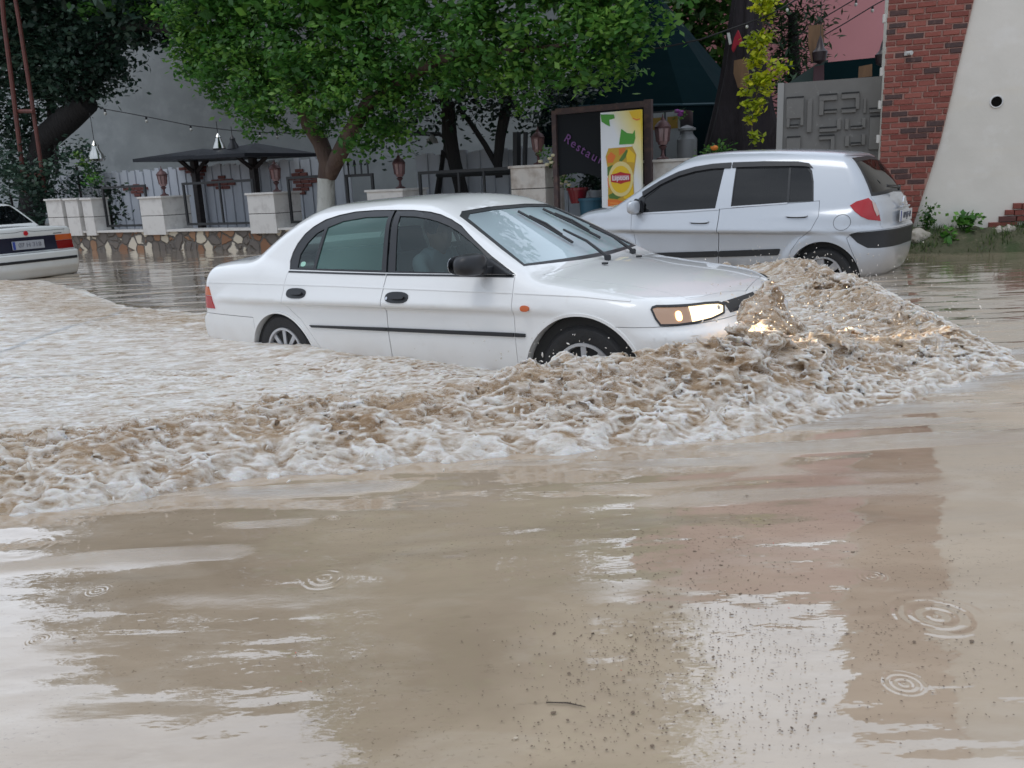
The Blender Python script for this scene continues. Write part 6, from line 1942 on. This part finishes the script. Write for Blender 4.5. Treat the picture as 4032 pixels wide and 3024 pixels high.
M_bark = mat('bark_brown', (.085, .055, .045), rough=.85, bump=((12, 12, 3), .9, 6, .05), noise=[((4, 4, 2), 5, .45, .7, (.13, .09, .07))])
M_barkd = mat('bark_dark', (.022, .02, .02), rough=.9, bump=((12, 12, 3), .9, 6, .05))
M_white_w = mat('whitewash', (.52, .53, .50), rough=.85, noise=[((6, 6, 3), 6, .5, .68, (.30, .30, .28))], bump=((16, 16, 5), .8, 5, .03))
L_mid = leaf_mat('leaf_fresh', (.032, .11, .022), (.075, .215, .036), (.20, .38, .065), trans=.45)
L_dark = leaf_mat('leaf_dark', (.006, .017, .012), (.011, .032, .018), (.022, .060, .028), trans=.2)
L_shade = leaf_mat('leaf_shaded', (.014, .036, .024), (.028, .068, .044), (.075, .135, .09), trans=.25)  # shade at the left painted into a darker, bluer leaf colour
L_lime = leaf_mat('leaf_lime', (.20, .30, .012), (.46, .52, .02), (.66, .66, .04), trans=.4)
L_back = leaf_mat('leaf_yellow_green', (.020, .070, .015), (.050, .140, .022), (.16, .28, .045))
L_weed = leaf_mat('weed_green', (.035, .12, .02), (.08, .24, .03), (.19, .40, .07))

def tree(label, base, loc, group=None, nm='tree'):
    t = thing(nm, label, 'tree', tuple(loc), 0, group); bpy.context.view_layer.update(); return t

# the central tree: forked trunk rising from the pavement wall, whitewashed foot
fb = wpx(1290, 900, .12); fb[2] = .45
tc_ = tree('big fresh green tree with a forked trunk and whitewashed foot overhanging the road', None, fb)
b = MB(); b.tube([wpx(1288, 905, .12), wpx(1284, 800, .12), wpx(1284, 702, .12)], [.20, .165, .16], n=14); inv(b.build('whitewashed_foot', M_white_w, smooth=True), tc_)
b = MB()
b.tube([wpx(1284, 706, .12), wpx(1290, 640, .12), wpx(1262, 560, .1), wpx(1215, 490, .1), wpx(1190, 420, .0), wpx(1150, 250, -.2), wpx(1120, 60, -.2)], [.155, .165, .15, .14, .12, .09, .05], n=12)
b.tube([wpx(1300, 690, .12), wpx(1330, 620, .0), wpx(1370, 540, -.1), wpx(1440, 420, -.2), wpx(1560, 330, -.4), wpx(1720, 240, -.5), wpx(1900, 160, -.6)], [.13, .15, .145, .12, .10, .07, .04], n=12)
b.tube([wpx(1440, 420, -.2), wpx(1480, 250, 0), wpx(1500, 50, .2), wpx(1520, -200, .3)], [.09, .08, .07, .05], n=10)
b.tube([wpx(1190, 430, 0), wpx(1050, 300, .2), wpx(900, 200, .3)], [.08, .06, .03], n=8)
b.tube([wpx(1720, 240, -.5), wpx(2000, 200, -.7), wpx(2300, 170, -.9)], [.05, .04, .02], n=7)
inv(b.build('trunk', M_bark, smooth=True), tc_)
cr1 = [(870, 60, 190, .3), (820, 210, 120, .2), (930, 290, 130, 0), (1100, 110, 230, .2), (1080, 330, 150, -.3), (1340, 120, 230, .0), (1260, 330, 150, -.4), (1430, 330, 130, -.5), (1480, 500, 95, -.3), (1420, 545, 55, -.5), (1545, 520, 70, -.1), (1030, 455, 50, -.2), (1590, 170, 200, -.3), (1600, 340, 90, -.4),
       (1790, 130, 190, -.5), (1820, 280, 100, -.6), (2000, 120, 190, -.7), (1950, 300, 80, -.7), (2080, 300, 85, -.8), (2200, 110, 160, -.8), (2230, 250, 90, -.8), (2380, 130, 130, -.9), (2390, 240, 60, -.9), (2500, 60, 110, -.9), (2560, 20, 90, -.8)]
cr2 = [(x, y, r_, o_) for x, y, r_, o_ in [(950, -160, 230, .3), (1250, -200, 260, .2), (1550, -150, 240, 0), (1850, -160, 230, -.2), (2150, -140, 210, -.4), (2400, -120, 170, -.5), (1100, -480, 230, .4), (1450, -520, 260, .4), (1800, -470, 240, .3), (2100, -420, 190, .2), (1350, -820, 240, .5), (1700, -800, 220, .5), (1500, -1080, 190, .5), (1300, -1250, 330, 1.), (1750, -1300, 330, 1.), (2150, -1150, 330, .8), (1500, -1750, 380, 1.5), (1950, -1800, 380, 1.5), (2400, -1500, 320, 1.), (1700, -2250, 380, 2.), (2150, -2350, 360, 2.)]]
crown_c = inv(leaves_mesh('crown', blob_px(cr1, 0, .9), 30, .115, L_mid, 3, clump=.15, per=30, droop=.25), tc_)
crown_h = leaves_mesh('crown', blob_px(cr2, 0, .95), 9, .30, L_mid, 4, clump=.28, per=22); join_into(crown_c, crown_h)
# sprigs that hang out of the crown
sp_ = [(960, 430, 22), (975, 470, 18), (970, 510, 16), (985, 545, 12), (1060, 470, 26), (1090, 490, 16), (2080, 375, 30), (2100, 400, 22), (2455, 290, 22), (2475, 305, 14), (2440, 268, 26), (1640, 420, 30), (1620, 450, 18), (700, 205, 30), (720, 150, 40), (690, 90, 30), (1270, 500, 40), (1180, 520, 25), (2050, 440, 14), (2130, 380, 22), (890, 395, 36), (840, 350, 30)]
join_into(crown_c, leaves_mesh('tmp', blob_px(sp_, -.3, .9), 95, .085, L_mid, 5, clump=.08, per=14, hollow=.2))

# dark trees standing in the garden behind it
def simple_tree(label, trunk, rad, blobs, off, m, dens, leaf, seed, bark=M_barkd, limbs=(), group='garden trees', **k):
    P0_ = wpx(trunk[0][0], trunk[0][1], off)
    t = tree(label, None, (P0_[0], P0_[1], P0_[2]), group)
    b = MB(); b.tube([wpx(x, y, off) for x, y in trunk], rad, n=10)
    for lm, lr in limbs: b.tube([wpx(x, y, off) for x, y in lm], lr, n=8)
    inv(b.build('trunk', bark, smooth=True), t)
    inv(leaves_mesh('crown', blob_px(blobs, off), dens, leaf, m, seed, **k), t)
    return t
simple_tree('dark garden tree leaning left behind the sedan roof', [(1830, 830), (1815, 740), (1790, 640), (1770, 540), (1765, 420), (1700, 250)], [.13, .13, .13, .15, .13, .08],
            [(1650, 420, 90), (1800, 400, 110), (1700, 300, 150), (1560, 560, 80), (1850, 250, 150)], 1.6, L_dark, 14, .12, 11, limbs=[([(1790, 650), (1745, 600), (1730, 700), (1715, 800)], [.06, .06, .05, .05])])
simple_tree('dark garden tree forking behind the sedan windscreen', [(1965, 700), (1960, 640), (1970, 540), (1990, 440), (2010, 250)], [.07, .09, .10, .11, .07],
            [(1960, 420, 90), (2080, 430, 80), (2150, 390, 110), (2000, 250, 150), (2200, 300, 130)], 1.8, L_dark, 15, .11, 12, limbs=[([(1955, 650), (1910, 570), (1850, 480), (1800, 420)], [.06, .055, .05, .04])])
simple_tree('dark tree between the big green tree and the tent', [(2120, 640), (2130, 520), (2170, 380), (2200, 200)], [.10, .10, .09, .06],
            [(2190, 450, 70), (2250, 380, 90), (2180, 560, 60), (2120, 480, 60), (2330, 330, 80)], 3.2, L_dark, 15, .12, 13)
# left: the shaded tree with the heavy leaning bough
tl = tree('large shaded tree with a heavy leaning bough at the left edge', None, wpx(160, 900, 3.2), 'garden trees')
b = MB()
b.tube([wpx(120, 900, 3.2), wpx(135, 720, 3.2), wpx(180, 545, 3.2), wpx(270, 465, 3.2), wpx(350, 405, 3.2)], [.38, .36, .36, .35, .26], n=14)
b.tube([wpx(275, 470, 3.2), wpx(272, 380, 3.2), wpx(262, 250, 3.2), wpx(300, 60, 3.2)], [.16, .14, .13, .10], n=9)
b.tube([wpx(335, 415, 3.2), wpx(345, 340, 3.2), wpx(380, 190, 3.2), wpx(460, 110, 3.), wpx(560, 85, 2.8), wpx(700, 110, 2.6), wpx(760, 150, 2.5)], [.26, .22, .20, .20, .20, .17, .10], n=10)
b.tube([wpx(205, 500, 3.2), wpx(195, 350, 3.2), wpx(150, 120, 3.2)], [.12, .10, .08], n=8)
b.tube([wpx(215, 480, 3.2), wpx(230, 800, 3.2)], [.05, .05], n=6)
inv(b.build('trunk', M_barkd, smooth=True), tl)
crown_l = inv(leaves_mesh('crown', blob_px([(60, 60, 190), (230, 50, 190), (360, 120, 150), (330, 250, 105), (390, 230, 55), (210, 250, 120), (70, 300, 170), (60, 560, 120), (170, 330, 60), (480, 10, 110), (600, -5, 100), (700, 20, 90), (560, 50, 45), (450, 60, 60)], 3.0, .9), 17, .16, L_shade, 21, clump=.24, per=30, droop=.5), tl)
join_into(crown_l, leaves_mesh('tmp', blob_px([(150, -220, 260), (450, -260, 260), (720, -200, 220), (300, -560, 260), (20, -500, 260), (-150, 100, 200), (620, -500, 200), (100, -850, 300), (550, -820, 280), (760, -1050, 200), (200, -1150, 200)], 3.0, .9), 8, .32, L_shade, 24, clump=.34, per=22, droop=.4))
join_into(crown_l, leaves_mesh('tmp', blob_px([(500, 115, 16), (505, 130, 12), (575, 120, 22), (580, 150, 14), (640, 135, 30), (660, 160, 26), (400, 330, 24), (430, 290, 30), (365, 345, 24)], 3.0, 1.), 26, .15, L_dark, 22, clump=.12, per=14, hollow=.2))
join_into(crown_l, leaves_mesh('tmp', blob_px([(345, 25, 28), (370, 45, 16), (540, 45, 24), (620, 30, 34), (650, 60, 26), (430, 20, 20)], 2.2, .9), 28, .17, L_mid, 23, clump=.16, per=14, hollow=.2))  # sunlit sprigs: the light on them painted as a brighter leaf colour
# shrubs at the left, over the wall
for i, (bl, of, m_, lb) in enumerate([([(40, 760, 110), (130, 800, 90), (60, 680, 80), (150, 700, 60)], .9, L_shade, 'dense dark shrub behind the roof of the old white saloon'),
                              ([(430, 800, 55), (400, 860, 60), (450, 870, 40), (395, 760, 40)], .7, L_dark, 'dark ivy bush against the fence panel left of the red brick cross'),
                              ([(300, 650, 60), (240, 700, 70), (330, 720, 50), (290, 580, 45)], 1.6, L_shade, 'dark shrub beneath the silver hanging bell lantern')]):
    P_ = wpx(bl[0][0], bl[0][1], of)
    t = thing('shrub', lb, 'shrub', (P_[0], P_[1], .5), 0, 'dark shrubs at the left'); bpy.context.view_layer.update()
    inv(leaves_mesh('foliage', blob_px(bl, of), 16, .13, m_, 30 + i, clump=.16, per=20), t)
    b = MB(); b.tube([(P_[0], P_[1], .5), (P_[0], P_[1], P_[2])], .03, n=6); inv(b.build('stem', M_barkd), t)
def sprig(label, bl, off, m_, leaf, seed, nm='plant', cat='plant', dens=90, clump=.07, per=12):
    P_ = wpx(bl[0][0], bl[0][1], off)
    t = thing(nm, label, cat, (P_[0], P_[1], P_[2]), 0); bpy.context.view_layer.update()
    inv(leaves_mesh('foliage', blob_px(bl, off, 1., .7), dens, leaf, m_, seed, clump=clump, per=per, hollow=.2), t)
    return t
sprig('bright green sprig glowing among dark bushes at the left', [(372, 718, 24), (385, 712, 16)], .6, L_weed, .09, 41, dens=60)
sprig('pale green sprig under the silver hanging bell', [(345, 665, 22), (325, 640, 14), (350, 690, 20), (300, 610, 8)], 1.2, L_back, .10, 42, dens=30)

# trees far back between the tent and the gate
simple_tree('pale yellow-green willowy tree behind the peak of the tent', [(2700, 700), (2690, 400), (2680, 150)], [.22, .20, .14],
            [(2640, 60, 120), (2720, 180, 110), (2800, 60, 120), (2760, 300, 110), (2830, 200, 80), (2650, -150, 200), (2850, -200, 200), (2820, 350, 60), (2740, 350, 60), (2690, 270, 70)], 8.5, L_back, 9, .22, 51, clump=.3, per=22, droop=.6, group='trees behind the tent')
simple_tree('dark weeping evergreen behind the yellow-green vine', [(3130, 700), (3130, 350), (3120, 50)], [.18, .16, .10],
            [(3060, 60, 90), (3140, 60, 80), (3080, 200, 90), (3150, 200, 60), (3110, 300, 80), (3180, 20, 60), (3100, -160, 170), (3090, 380, 50), (3160, 300, 40)], 9.5, leaf_mat('leaf_weeping', (.012, .04, .016), (.020, .062, .024), (.045, .11, .045), trans=.2), 13, .20, 52, clump=.22, per=22, droop=1.4, elong=4., group='trees behind the tent')

# yellow-green vine hanging on its string
vn = sprig('bright yellow-green vine hanging in clusters before the closed parasol', [(3000, 15, 32), (3030, 30, 24), (2990, 45, 18), (2995, 140, 26), (2975, 175, 28), (3020, 150, 18), (2985, 210, 24), (3000, 230, 14), (2965, 255, 12), (3055, 265, 18), (3070, 290, 16), (2990, 300, 30), (2960, 320, 22), (3010, 335, 26), (3020, 365, 14), (2945, 370, 14), (2990, 400, 20), (2985, 425, 16), (2948, 410, 12), (2945, 465, 9), (2972, 545, 13)], .25, L_lime, .085, 61, nm='vine', cat='vine', dens=230, clump=.05, per=12)
b = MB(); b.tube([wpx(3015, -60, .3), wpx(3005, 100, .3), wpx(2990, 250, .3), wpx(2975, 420, .3), wpx(2958, 520, .3), wpx(2972, 545, .3)], .012, n=5); inv(b.build('stem', M_bark), vn)

# weeds and grass by the facade
def at_f(px, py, off): return at_plane(px, py, F0 + FN * off, FN)
def weed(label, pts, off, leaf, seed, m_=L_weed, dens=60):
    bl = []
    for px, py, r_ in pts:
        P_ = at_f(px, py, off); R_ = r_ * float(np.linalg.norm(P_ - CAM)) / F_PX; bl.append((P_, (R_, R_ * .7, R_)))
    P_ = bl[0][0]
    t = thing('weed', label, 'weed', (P_[0], P_[1], .45), 0, 'weeds along the foot of the plastered wall'); bpy.context.view_layer.update()
    inv(leaves_mesh('leaves', bl, dens, leaf, m_, seed, clump=.05, per=10, hollow=.1, elong=1.4), t)
    b = MB()
    for c, r_ in bl: b.tube([(P_[0] + random.uniform(-.03, .03), P_[1], .40), tuple(c)], .006, n=4)
    inv(b.build('stems', L_weed), t)
weed('leafy bright green weed standing against the plaster wall', [(3800, 880, 20), (3825, 865, 22), (3810, 905, 20), (3785, 860, 10), (3845, 855, 10)], -.15, .075, 71)
weed('low bright weed at the foot of the beige wall, left of the tall leafy one', [(3745, 945, 20), (3730, 925, 14), (3760, 960, 16), (3715, 960, 10)], -.35, .07, 72)
weed('straggly pale weed where brickwork meets plaster', [(3655, 835, 16), (3665, 810, 10), (3650, 860, 14), (3670, 860, 12), (3640, 880, 10)], -.12, .05, 73, L_back, 30)
V, T_ = [], []
rg = np.random.default_rng(9)
for k in range(9000):
    a = rg.uniform(-9.0, .3); c = rg.uniform(-.58, .0)
    kk = (c + .62) / .67
    if math.sin(a * 3.1 + 1) + math.sin(a * 7.7 + c * 9) + rg.normal() * .6 < .1: continue
    z0 = .20 + .30 * min(1, kk * 1.5)**.8
    p = np.array(ffr(a, c, z0)); h_ = rg.uniform(.03, .11) * (1.2 if rg.random() < .1 else .8); w_ = .006
    t_ = rg.uniform(0, 6.28); l_ = rg.uniform(.0, .06)
    tip = p + np.array([math.cos(t_) * l_, math.sin(t_) * l_, h_]); s_ = np.array([-math.sin(t_) * w_, math.cos(t_) * w_, 0])
    V += [p - s_, p + s_, tip + s_ * .3, tip - s_ * .3]; T_ += [rg.random()] * 4
me = mesh_from('grass', np.array(V), np.arange(len(V), dtype=np.int32).reshape(-1, 4))
a_ = me.attributes.new('tint', 'FLOAT', 'POINT'); a_.data.foreach_set('value', np.array(T_, np.float32))
tag(link('grass', me, leaf_mat('grass_blade', (.03, .06, .015), (.06, .11, .025), (.12, .19, .05))), 'rough wet grass on the bank below the plastered wall', 'grass', kind='stuff')
for i, (px, py, sx_, lb) in enumerate([(3610, 935, .16, 'pale rough stone by the brick corner beside the hatchback'), (3935, 912, .09, 'small pale stone under the stepped brick patch'), (3972, 905, .08, 'flat pale stone at the right edge of the bank')]):
    P_ = at_f(px, py, -.18 if i else -.3)
    bm = bmesh.new(); bmesh.ops.create_icosphere(bm, subdivisions=3, radius=1)
    for v_ in bm.verts:
        k = 1 + .18 * math.sin(v_.co.x * 5 + i) * math.sin(v_.co.y * 4 + 1) + .10 * math.sin(v_.co.z * 9 + v_.co.x * 6)
        v_.co = Vector((v_.co.x * sx_ * k, v_.co.y * sx_ * .8 * k, v_.co.z * sx_ * .72 * k))
    me = bpy.data.meshes.new('stone'); bm.to_mesh(me); bm.free(); me.polygons.foreach_set('use_smooth', [True] * len(me.polygons))
    tag(link('stone', me, mat('pale_rock', (.40, .37, .32), rough=.85, noise=[(8, 5, .5, .7, (.22, .21, .15))], bump=(14, .8, 5, .03)), loc=tuple(P_)), lb, 'stone')

# roses and pots at the entrance
M_rose = mat('cream_petals', (.62, .58, .38), rough=.6); M_oran = mat('orange_petals', (.80, .25, .04), rough=.6); M_viol = mat('violet_petals', (.26, .05, .26), rough=.6)
def flower(P_, r_, m_, par):
    b = MB(); n = 10; V, Fc = [], []
    for i, (k, zz) in enumerate([(.2, -.6), (.8, -.35), (1., .1), (.75, .5), (.35, .62), (.1, .45)]):
        for j in range(n):
            a = 2 * math.pi * j / n; q = r_ * k * (1 + .14 * math.sin(a * 5 + i * 1.4))
            V.append((P_[0] + q * math.cos(a), P_[1] + q * math.sin(a), P_[2] + r_ * zz))
    for i in range(5):
        for j in range(n): Fc.append((i * n + j, i * n + (j + 1) % n, (i + 1) * n + (j + 1) % n, (i + 1) * n + j))
    b.add(V, Fc); return inv(b.build('bloom', m_, smooth=True), par)
def rosebush(label, leafb, fl, off, seed, m_=M_rose, fr_=12):
    t = sprig(label, leafb, off, L_mid, .07, seed, nm='rose_bush', cat='rose bush', dens=55)
    for px, py in fl: P_ = wpx(px, py, off - .08); flower(P_, fr_ * float(np.linalg.norm(P_ - CAM)) / F_PX, m_, t)
    return t
rosebush('cream rose bush on the pillar left of the purple-lettered sign', [(2170, 640, 16), (2190, 630, 14), (2150, 600, 10)], [(2128, 636), (2155, 648), (2172, 640), (2178, 612), (2165, 625)], -.05, 81, fr_=10)
rosebush('cream roses on a stem beside the red pot', [(2225, 700, 22), (2240, 680, 18), (2230, 720, 14)], [(2222, 690), (2212, 722), (2240, 728), (2228, 716)], .2, 82, fr_=9)
rosebush('roses spilling above the silver hatchback roof line, one bright orange', [(2790, 600, 16), (2830, 590, 20), (2860, 585, 16), (2800, 590, 12)], [(2812, 583)], .35, 83, M_oran, 15)
rosebush('small violet flowers at the top right corner of the fridge', [(2672, 445, 8)], [(2665, 438), (2682, 442), (2678, 452)], .95, 84, M_viol, 11)
def pot(px, py0, py1, wpx_, off, m_, label, plant=None, seed=0):
    P1 = wpx(px, py1, off); P0_ = wpx(px, py0, off); R_ = wpx_ * float(np.linalg.norm(P1 - CAM)) / F_PX / 2; H_ = P0_[2] - P1[2]
    t = thing('flower_pot', label, 'pot', (P1[0], P1[1], P1[2]), 0); bpy.context.view_layer.update()
    b = MB(); b.lathe([(R_ * .62, 0), (R_ * .9, H_ * .82), (R_, H_ * .82), (R_ * 1.02, H_), (R_ * .9, H_), (R_ * .85, H_ * .85), (0, H_ * .82)], n=24); b.build('pot', m_, t, smooth=True)
    if plant: inv(leaves_mesh('plant', blob_px(plant, off, 1., .8), 34, .09, L_dark, seed, clump=.09, per=16, hollow=.2), t)
    return t
pot(2275, 738, 800, 85, .35, mat('glossy_red', (.22, .012, .02), rough=.3, coat=.5), 'glossy red flower pot in front of the rusty sign frame')
pot(2345, 748, 800, 60, .45, mat('pale_pot', (.30, .31, .32), rough=.5), 'pale flower pot with a dark bush left of the drink poster', [(2330, 690, 40), (2350, 650, 40), (2320, 730, 25), (2360, 710, 30), (2340, 700, 45)], 91)
b = MB(); b.lathe([(.16, 0), (.19, .5), (.21, .5), (.21, .54), (.0, .54)], n=20); q = wpx(2330, 850, .2); tag(b.build('bin', mat('blue_plastic', (.02, .09, .14), rough=.4), smooth=True, loc=(q[0], q[1], .5)), 'dark blue bin beside the red flower pot', 'bin')

# hanging bells, string lights and the red frame at the left
M_silver = mat('polished_bell', (.55, .55, .52), rough=.15, metal=1.)
def bell(px, py, r_px, off, label, m_=M_silver, top=-90):
    P_ = wpx(px, py, off); R_ = r_px * float(np.linalg.norm(P_ - CAM)) / F_PX
    t = thing('bell_lantern', label, 'lantern', tuple(P_), 0, 'hanging bell lanterns'); 
    b = MB(); b.lathe([(0, -R_ * .9), (R_ * .85, -R_ * .85), (R_, -R_ * .6), (R_ * .8, 0), (R_ * .5, R_ * .5), (R_ * .42, R_ * .9), (R_ * .5, R_ * 1.0), (R_ * .28, R_ * 1.3), (R_ * .1, R_ * 1.6), (0, R_ * 1.65)], n=24); b.build('shade', m_, t, smooth=True)
    b = MB(); b.tube([(0, 0, R_ * 1.6), (0, 0, R_ * 1.6 + abs(top) * float(np.linalg.norm(P_ - CAM)) / F_PX)], .008, n=5); b.build('chain', M_iron, t)
bell(378, 606, 28, 1.5, 'silver bell lantern hanging before the grey wall at the left')
bell(862, 568, 24, 1.5, 'silver bell lantern hanging just above the left canopy', top=-40)
bell(918, 572, 22, 1.4, 'black bell lantern between the two wooden canopies', mat('bell_black', (.02, .02, .025), rough=.4), top=-30)
M_wire = mat('cable_black', (.015, .015, .018), rough=.7); M_bulb = mat('clear_bulb', (.45, .45, .42), rough=.1, coat=1.)
def string_lights(label, pts, off, bulbs, br=9):
    P_ = wpx(pts[0][0], pts[0][1], off)
    t = thing('string_lights', label, 'string lights', tuple(P_), 0); bpy.context.view_layer.update()
    b = MB(); b.tube([wpx(x, y, off) for x, y in pts], .011, n=5); inv(b.build('cable', M_wire), t)
    for x, y in bulbs:
        c = Vector(wpx(x, y, off)); r_ = br * (c - Vector(tuple(CAM))).length / F_PX
        b = MB(); b.lathe([(.35 * r_, 0), (.45 * r_, -r_ * .9), (.4 * r_, -r_ * 1.0)], c=tuple(c), n=10); inv(b.build('socket', M_wire, smooth=True), t)
        b = MB(); b.lathe([(.3 * r_, -r_ * .95), (.62 * r_, -r_ * 1.5), (.45 * r_, -r_ * 2.1), (0, -r_ * 2.3)], c=tuple(c), n=10); inv(b.build('bulb', M_bulb, smooth=True), t)
string_lights('string of clear bulbs sagging across the grey wall', [(405, 428), (500, 445), (620, 468), (750, 494), (900, 512), (1030, 521), (1180, 525), (1290, 515)], 1.8, [(412, 430), (575, 460), (750, 494), (1022, 521), (1090, 524)])
string_lights('cable with a white bulb running from the tree past the closed parasol', [(2480, 205), (2620, 185), (2760, 155), (2860, 120), (2940, 92), (3010, 68), (3100, 20), (3200, -40)], .2, [(2941, 88), (3100, 22)])
string_lights('thin cables with two dark sockets crossing the pink house', [(3130, 150), (3260, 60), (3370, -5)], 5.5, [(3371, 0)])
string_lights('lower thin cable crossing the pink house', [(3200, 165), (3330, 90), (3440, 22), (3500, -10)], 5.5, [(3436, 24)])
fr_ = thing('frame', 'tall slanting rusty red ladder frame at the far left', 'frame', tuple(wpx(60, 700, 1.0)), 0); bpy.context.view_layer.update()
M_redp = mat('red_oxide_steel', (.14, .045, .035), rough=.6, noise=[(5, 4, .5, .7, (.09, .035, .03))])
b = MB(); b.tube([wpx(5, -60, 1.), wpx(15, 80, 1.), wpx(50, 350, 1.), wpx(100, 760, 1.)], .055, n=8); inv(b.build('rail', M_redp), fr_)
b = MB(); b.tube([wpx(50, -60, 1.15), wpx(75, 80, 1.15), wpx(130, 430, 1.15), wpx(178, 760, 1.15)], .05, n=8); inv(b.build('rail', M_redp), fr_)
for y0_, x0_, x1_ in ((438, 62, 133), (690, 92, 170)):
    b = MB(); b.tube([wpx(x0_, y0_, 1.07), wpx(x1_, y0_, 1.07)], .05, n=8); inv(b.build('rung', M_redp), fr_)
# street lamp arm seen between the garden trees, and the dark sun canopy posts there
gl_ = thing('garden_lamp', 'dark garden lamp arm with a white shade between the dark trees', 'lamp', tuple(wpx(1740, 780, 2.0)), 0); bpy.context.view_layer.update()
b = MB(); b.tube([wpx(1540, 524, 2.), wpx(1730, 528, 2.), wpx(1760, 545, 2.), wpx(1745, 620, 2.), wpx(1725, 800, 2.)], .045, n=6); inv(b.build('post', M_iron), gl_)
q = Vector(wpx(1702, 552, 1.95)); b = MB(); b.lathe([(.02, .1), (.10, .02), (.12, -.06), (0, -.06)], c=tuple(q), n=16); inv(b.build('shade', mat('lamp_white', (.4, .41, .38), rough=.4), smooth=True), gl_)
pp = thing('fence_rail', 'dark timber rail and post standing between the garden trees', 'fence', tuple(wpx(2040, 700, 1.2)), 0); bpy.context.view_layer.update()
b = MB(); b.tube([wpx(1720, 690, 1.0), wpx(2020, 678, 1.0)], .045, n=4); inv(b.build('rail', M_iron), pp)
b = MB(); b.tube([wpx(2035, 520, 1.0), wpx(2035, 700, 1.0)], .07, n=4); b.tube([wpx(2070, 520, 1.0), wpx(2065, 700, 1.0)], .04, n=4); inv(b.build('post', M_iron), pp)

# ------------------------------------------------------------------ loose water: drops, and what floats
def drops(name, label, pts, seed):
    rg = np.random.default_rng(seed)
    bm = bmesh.new(); bmesh.ops.create_icosphere(bm, subdivisions=2, radius=1)
    Vb = np.array([v.co[:] for v in bm.verts]); Fb = np.array([[v.index for v in f.verts] for f in bm.faces]); bm.free()
    VV, FF = [], []
    for c, r_, st in pts:
        d = rg.normal(size=3); d[2] = abs(d[2]) * 1.6; d /= np.linalg.norm(d)
        q = Vb * r_
        q = q + np.outer(q @ d, d) * st
        FF.append(Fb + len(VV) * len(Vb)); VV.append(q + c)
    return link(name, mesh_from(name, np.concatenate(VV), np.concatenate(FF).astype(np.int32), smooth=True), mat('flying_water', (.66, .62, .56), rough=.12, coat=.8))
rg = np.random.default_rng(3)
pts = []
def spray(u, v, z, n_, su, sv, sz, r0=.0013, r1=.0048):
    for _ in range(n_):
        uu, vv, zz = rg.normal(u, su), rg.normal(v, sv), z + abs(rg.normal(0, sz))
        x, y = from_uv(uu, vv)
        pts.append((np.array([x, y, zz]), rg.uniform(r0, r1) * (1.5 if rg.random() < .08 else 1), rg.uniform(.0, 2.2)))
spray(2.0, -.1, .58, 420, .20, .25, .10, .001, .004); spray(2.5, .5, .40, 130, .30, .5, .06); spray(2.35, 1.6, .34, 120, .30, .7, .06); spray(1.3, -1.0, .40, 70, .35, .2, .07)
spray(1.2, -.95, .42, 18, .25, .1, .12, .0015, .004); spray(.9, 3.8, .42, 110, .40, .2, .12); spray(1.6, 3.1, .34, 90, .25, .3, .08); spray(1.4, -1.7, .34, 90, .4, .3, .03); spray(.6, -2.4, .32, 90, .3, .4, .03); spray(.3, -3.0, .32, 60, .2, .25, .03)
tag(drops('spray', '', pts, 4), 'flying drops of muddy water over the bow wave', 'spray', kind='stuff')
# flotsam
def flotsam():
    V, Fc, mi = [], [], []
    rg = np.random.default_rng(12)
    clusters = [(2900, 2400, 600, 330, 950), (2500, 2600, 520, 260, 900), (3100, 2800, 300, 160, 130), (3700, 2600, 400, 300, 180), (2700, 2100, 600, 160, 170), (1300, 2650, 500, 130, 100), (3300, 1950, 500, 200, 150), (600, 2480, 400, 100, 50), (3700, 2250, 300, 200, 80), (2300, 2900, 400, 80, 90)]
    for cx, cy, sx_, sy_, n_ in clusters:
        for _ in range(n_):
            px, py = rg.normal(cx, sx_ * .5), rg.normal(cy, sy_ * .6)
            if not (0 < py < 3200) or py < 1800: continue
            P_ = at_z(px, py, WZ + .0025)
            if P_[1] < .8: continue
            L_ = rg.uniform(.0008, .0034) * (2.2 if rg.random() < .04 else 1); w_ = L_ * rg.uniform(.3, .9); a = rg.uniform(0, 6.28)
            n0 = len(V); k_ = rg.integers(5, 8)
            for lev in (0, 1):
                for j in range(k_):
                    t_ = 2 * math.pi * j / k_; rr = rg.uniform(.7, 1.1) if lev == 0 else .8
                    x, y = L_ * rr * math.cos(t_), w_ * rr * math.sin(t_)
                    V.append((P_[0] + x * math.cos(a) - y * math.sin(a), P_[1] + x * math.sin(a) + y * math.cos(a), P_[2] + lev * .0006))
            Fc.append(tuple(range(n0 + k_, n0 + 2 * k_)))
            for j in range(k_): Fc.append((n0 + j, n0 + (j + 1) % k_, n0 + k_ + (j + 1) % k_, n0 + k_ + j))
            q = rg.random(); m_ = 1 if q > .996 else (2 if q > .96 else 0)
            mi += [m_] * (k_ + 1)
    me = mesh_from('debris', V, Fc)
    o = link('debris', me, [mat('rotting_bits', (.16, .115, .08), rough=.9), mat('red_petal', (.6, .06, .04), rough=.5), mat('pale_bits', (.5, .42, .32), rough=.5)])
    me.polygons.foreach_set('material_index', np.array(mi, np.int32))
    return tag(o, 'specks of leaf litter, seeds and petals floating on the calm water', 'debris', kind='stuff')
flotsam()
for i, (px0, py0, px1, py1, lb) in enumerate([(2150, 2765, 2305, 2783, 'thin dark twig floating at the bottom centre')]):
    A0, A1 = at_z(px0, py0, WZ + .004), at_z(px1, py1, WZ + .004); mid_ = (A0 + A1) / 2 + np.array([.004, .006, 0])
    b = MB(); b.tube([A0, mid_, A1], [.0012, .0018, .001], n=5); tag(b.build('twig', mat('twig_brown', (.05, .035, .025), rough=.7)), lb, 'twig')
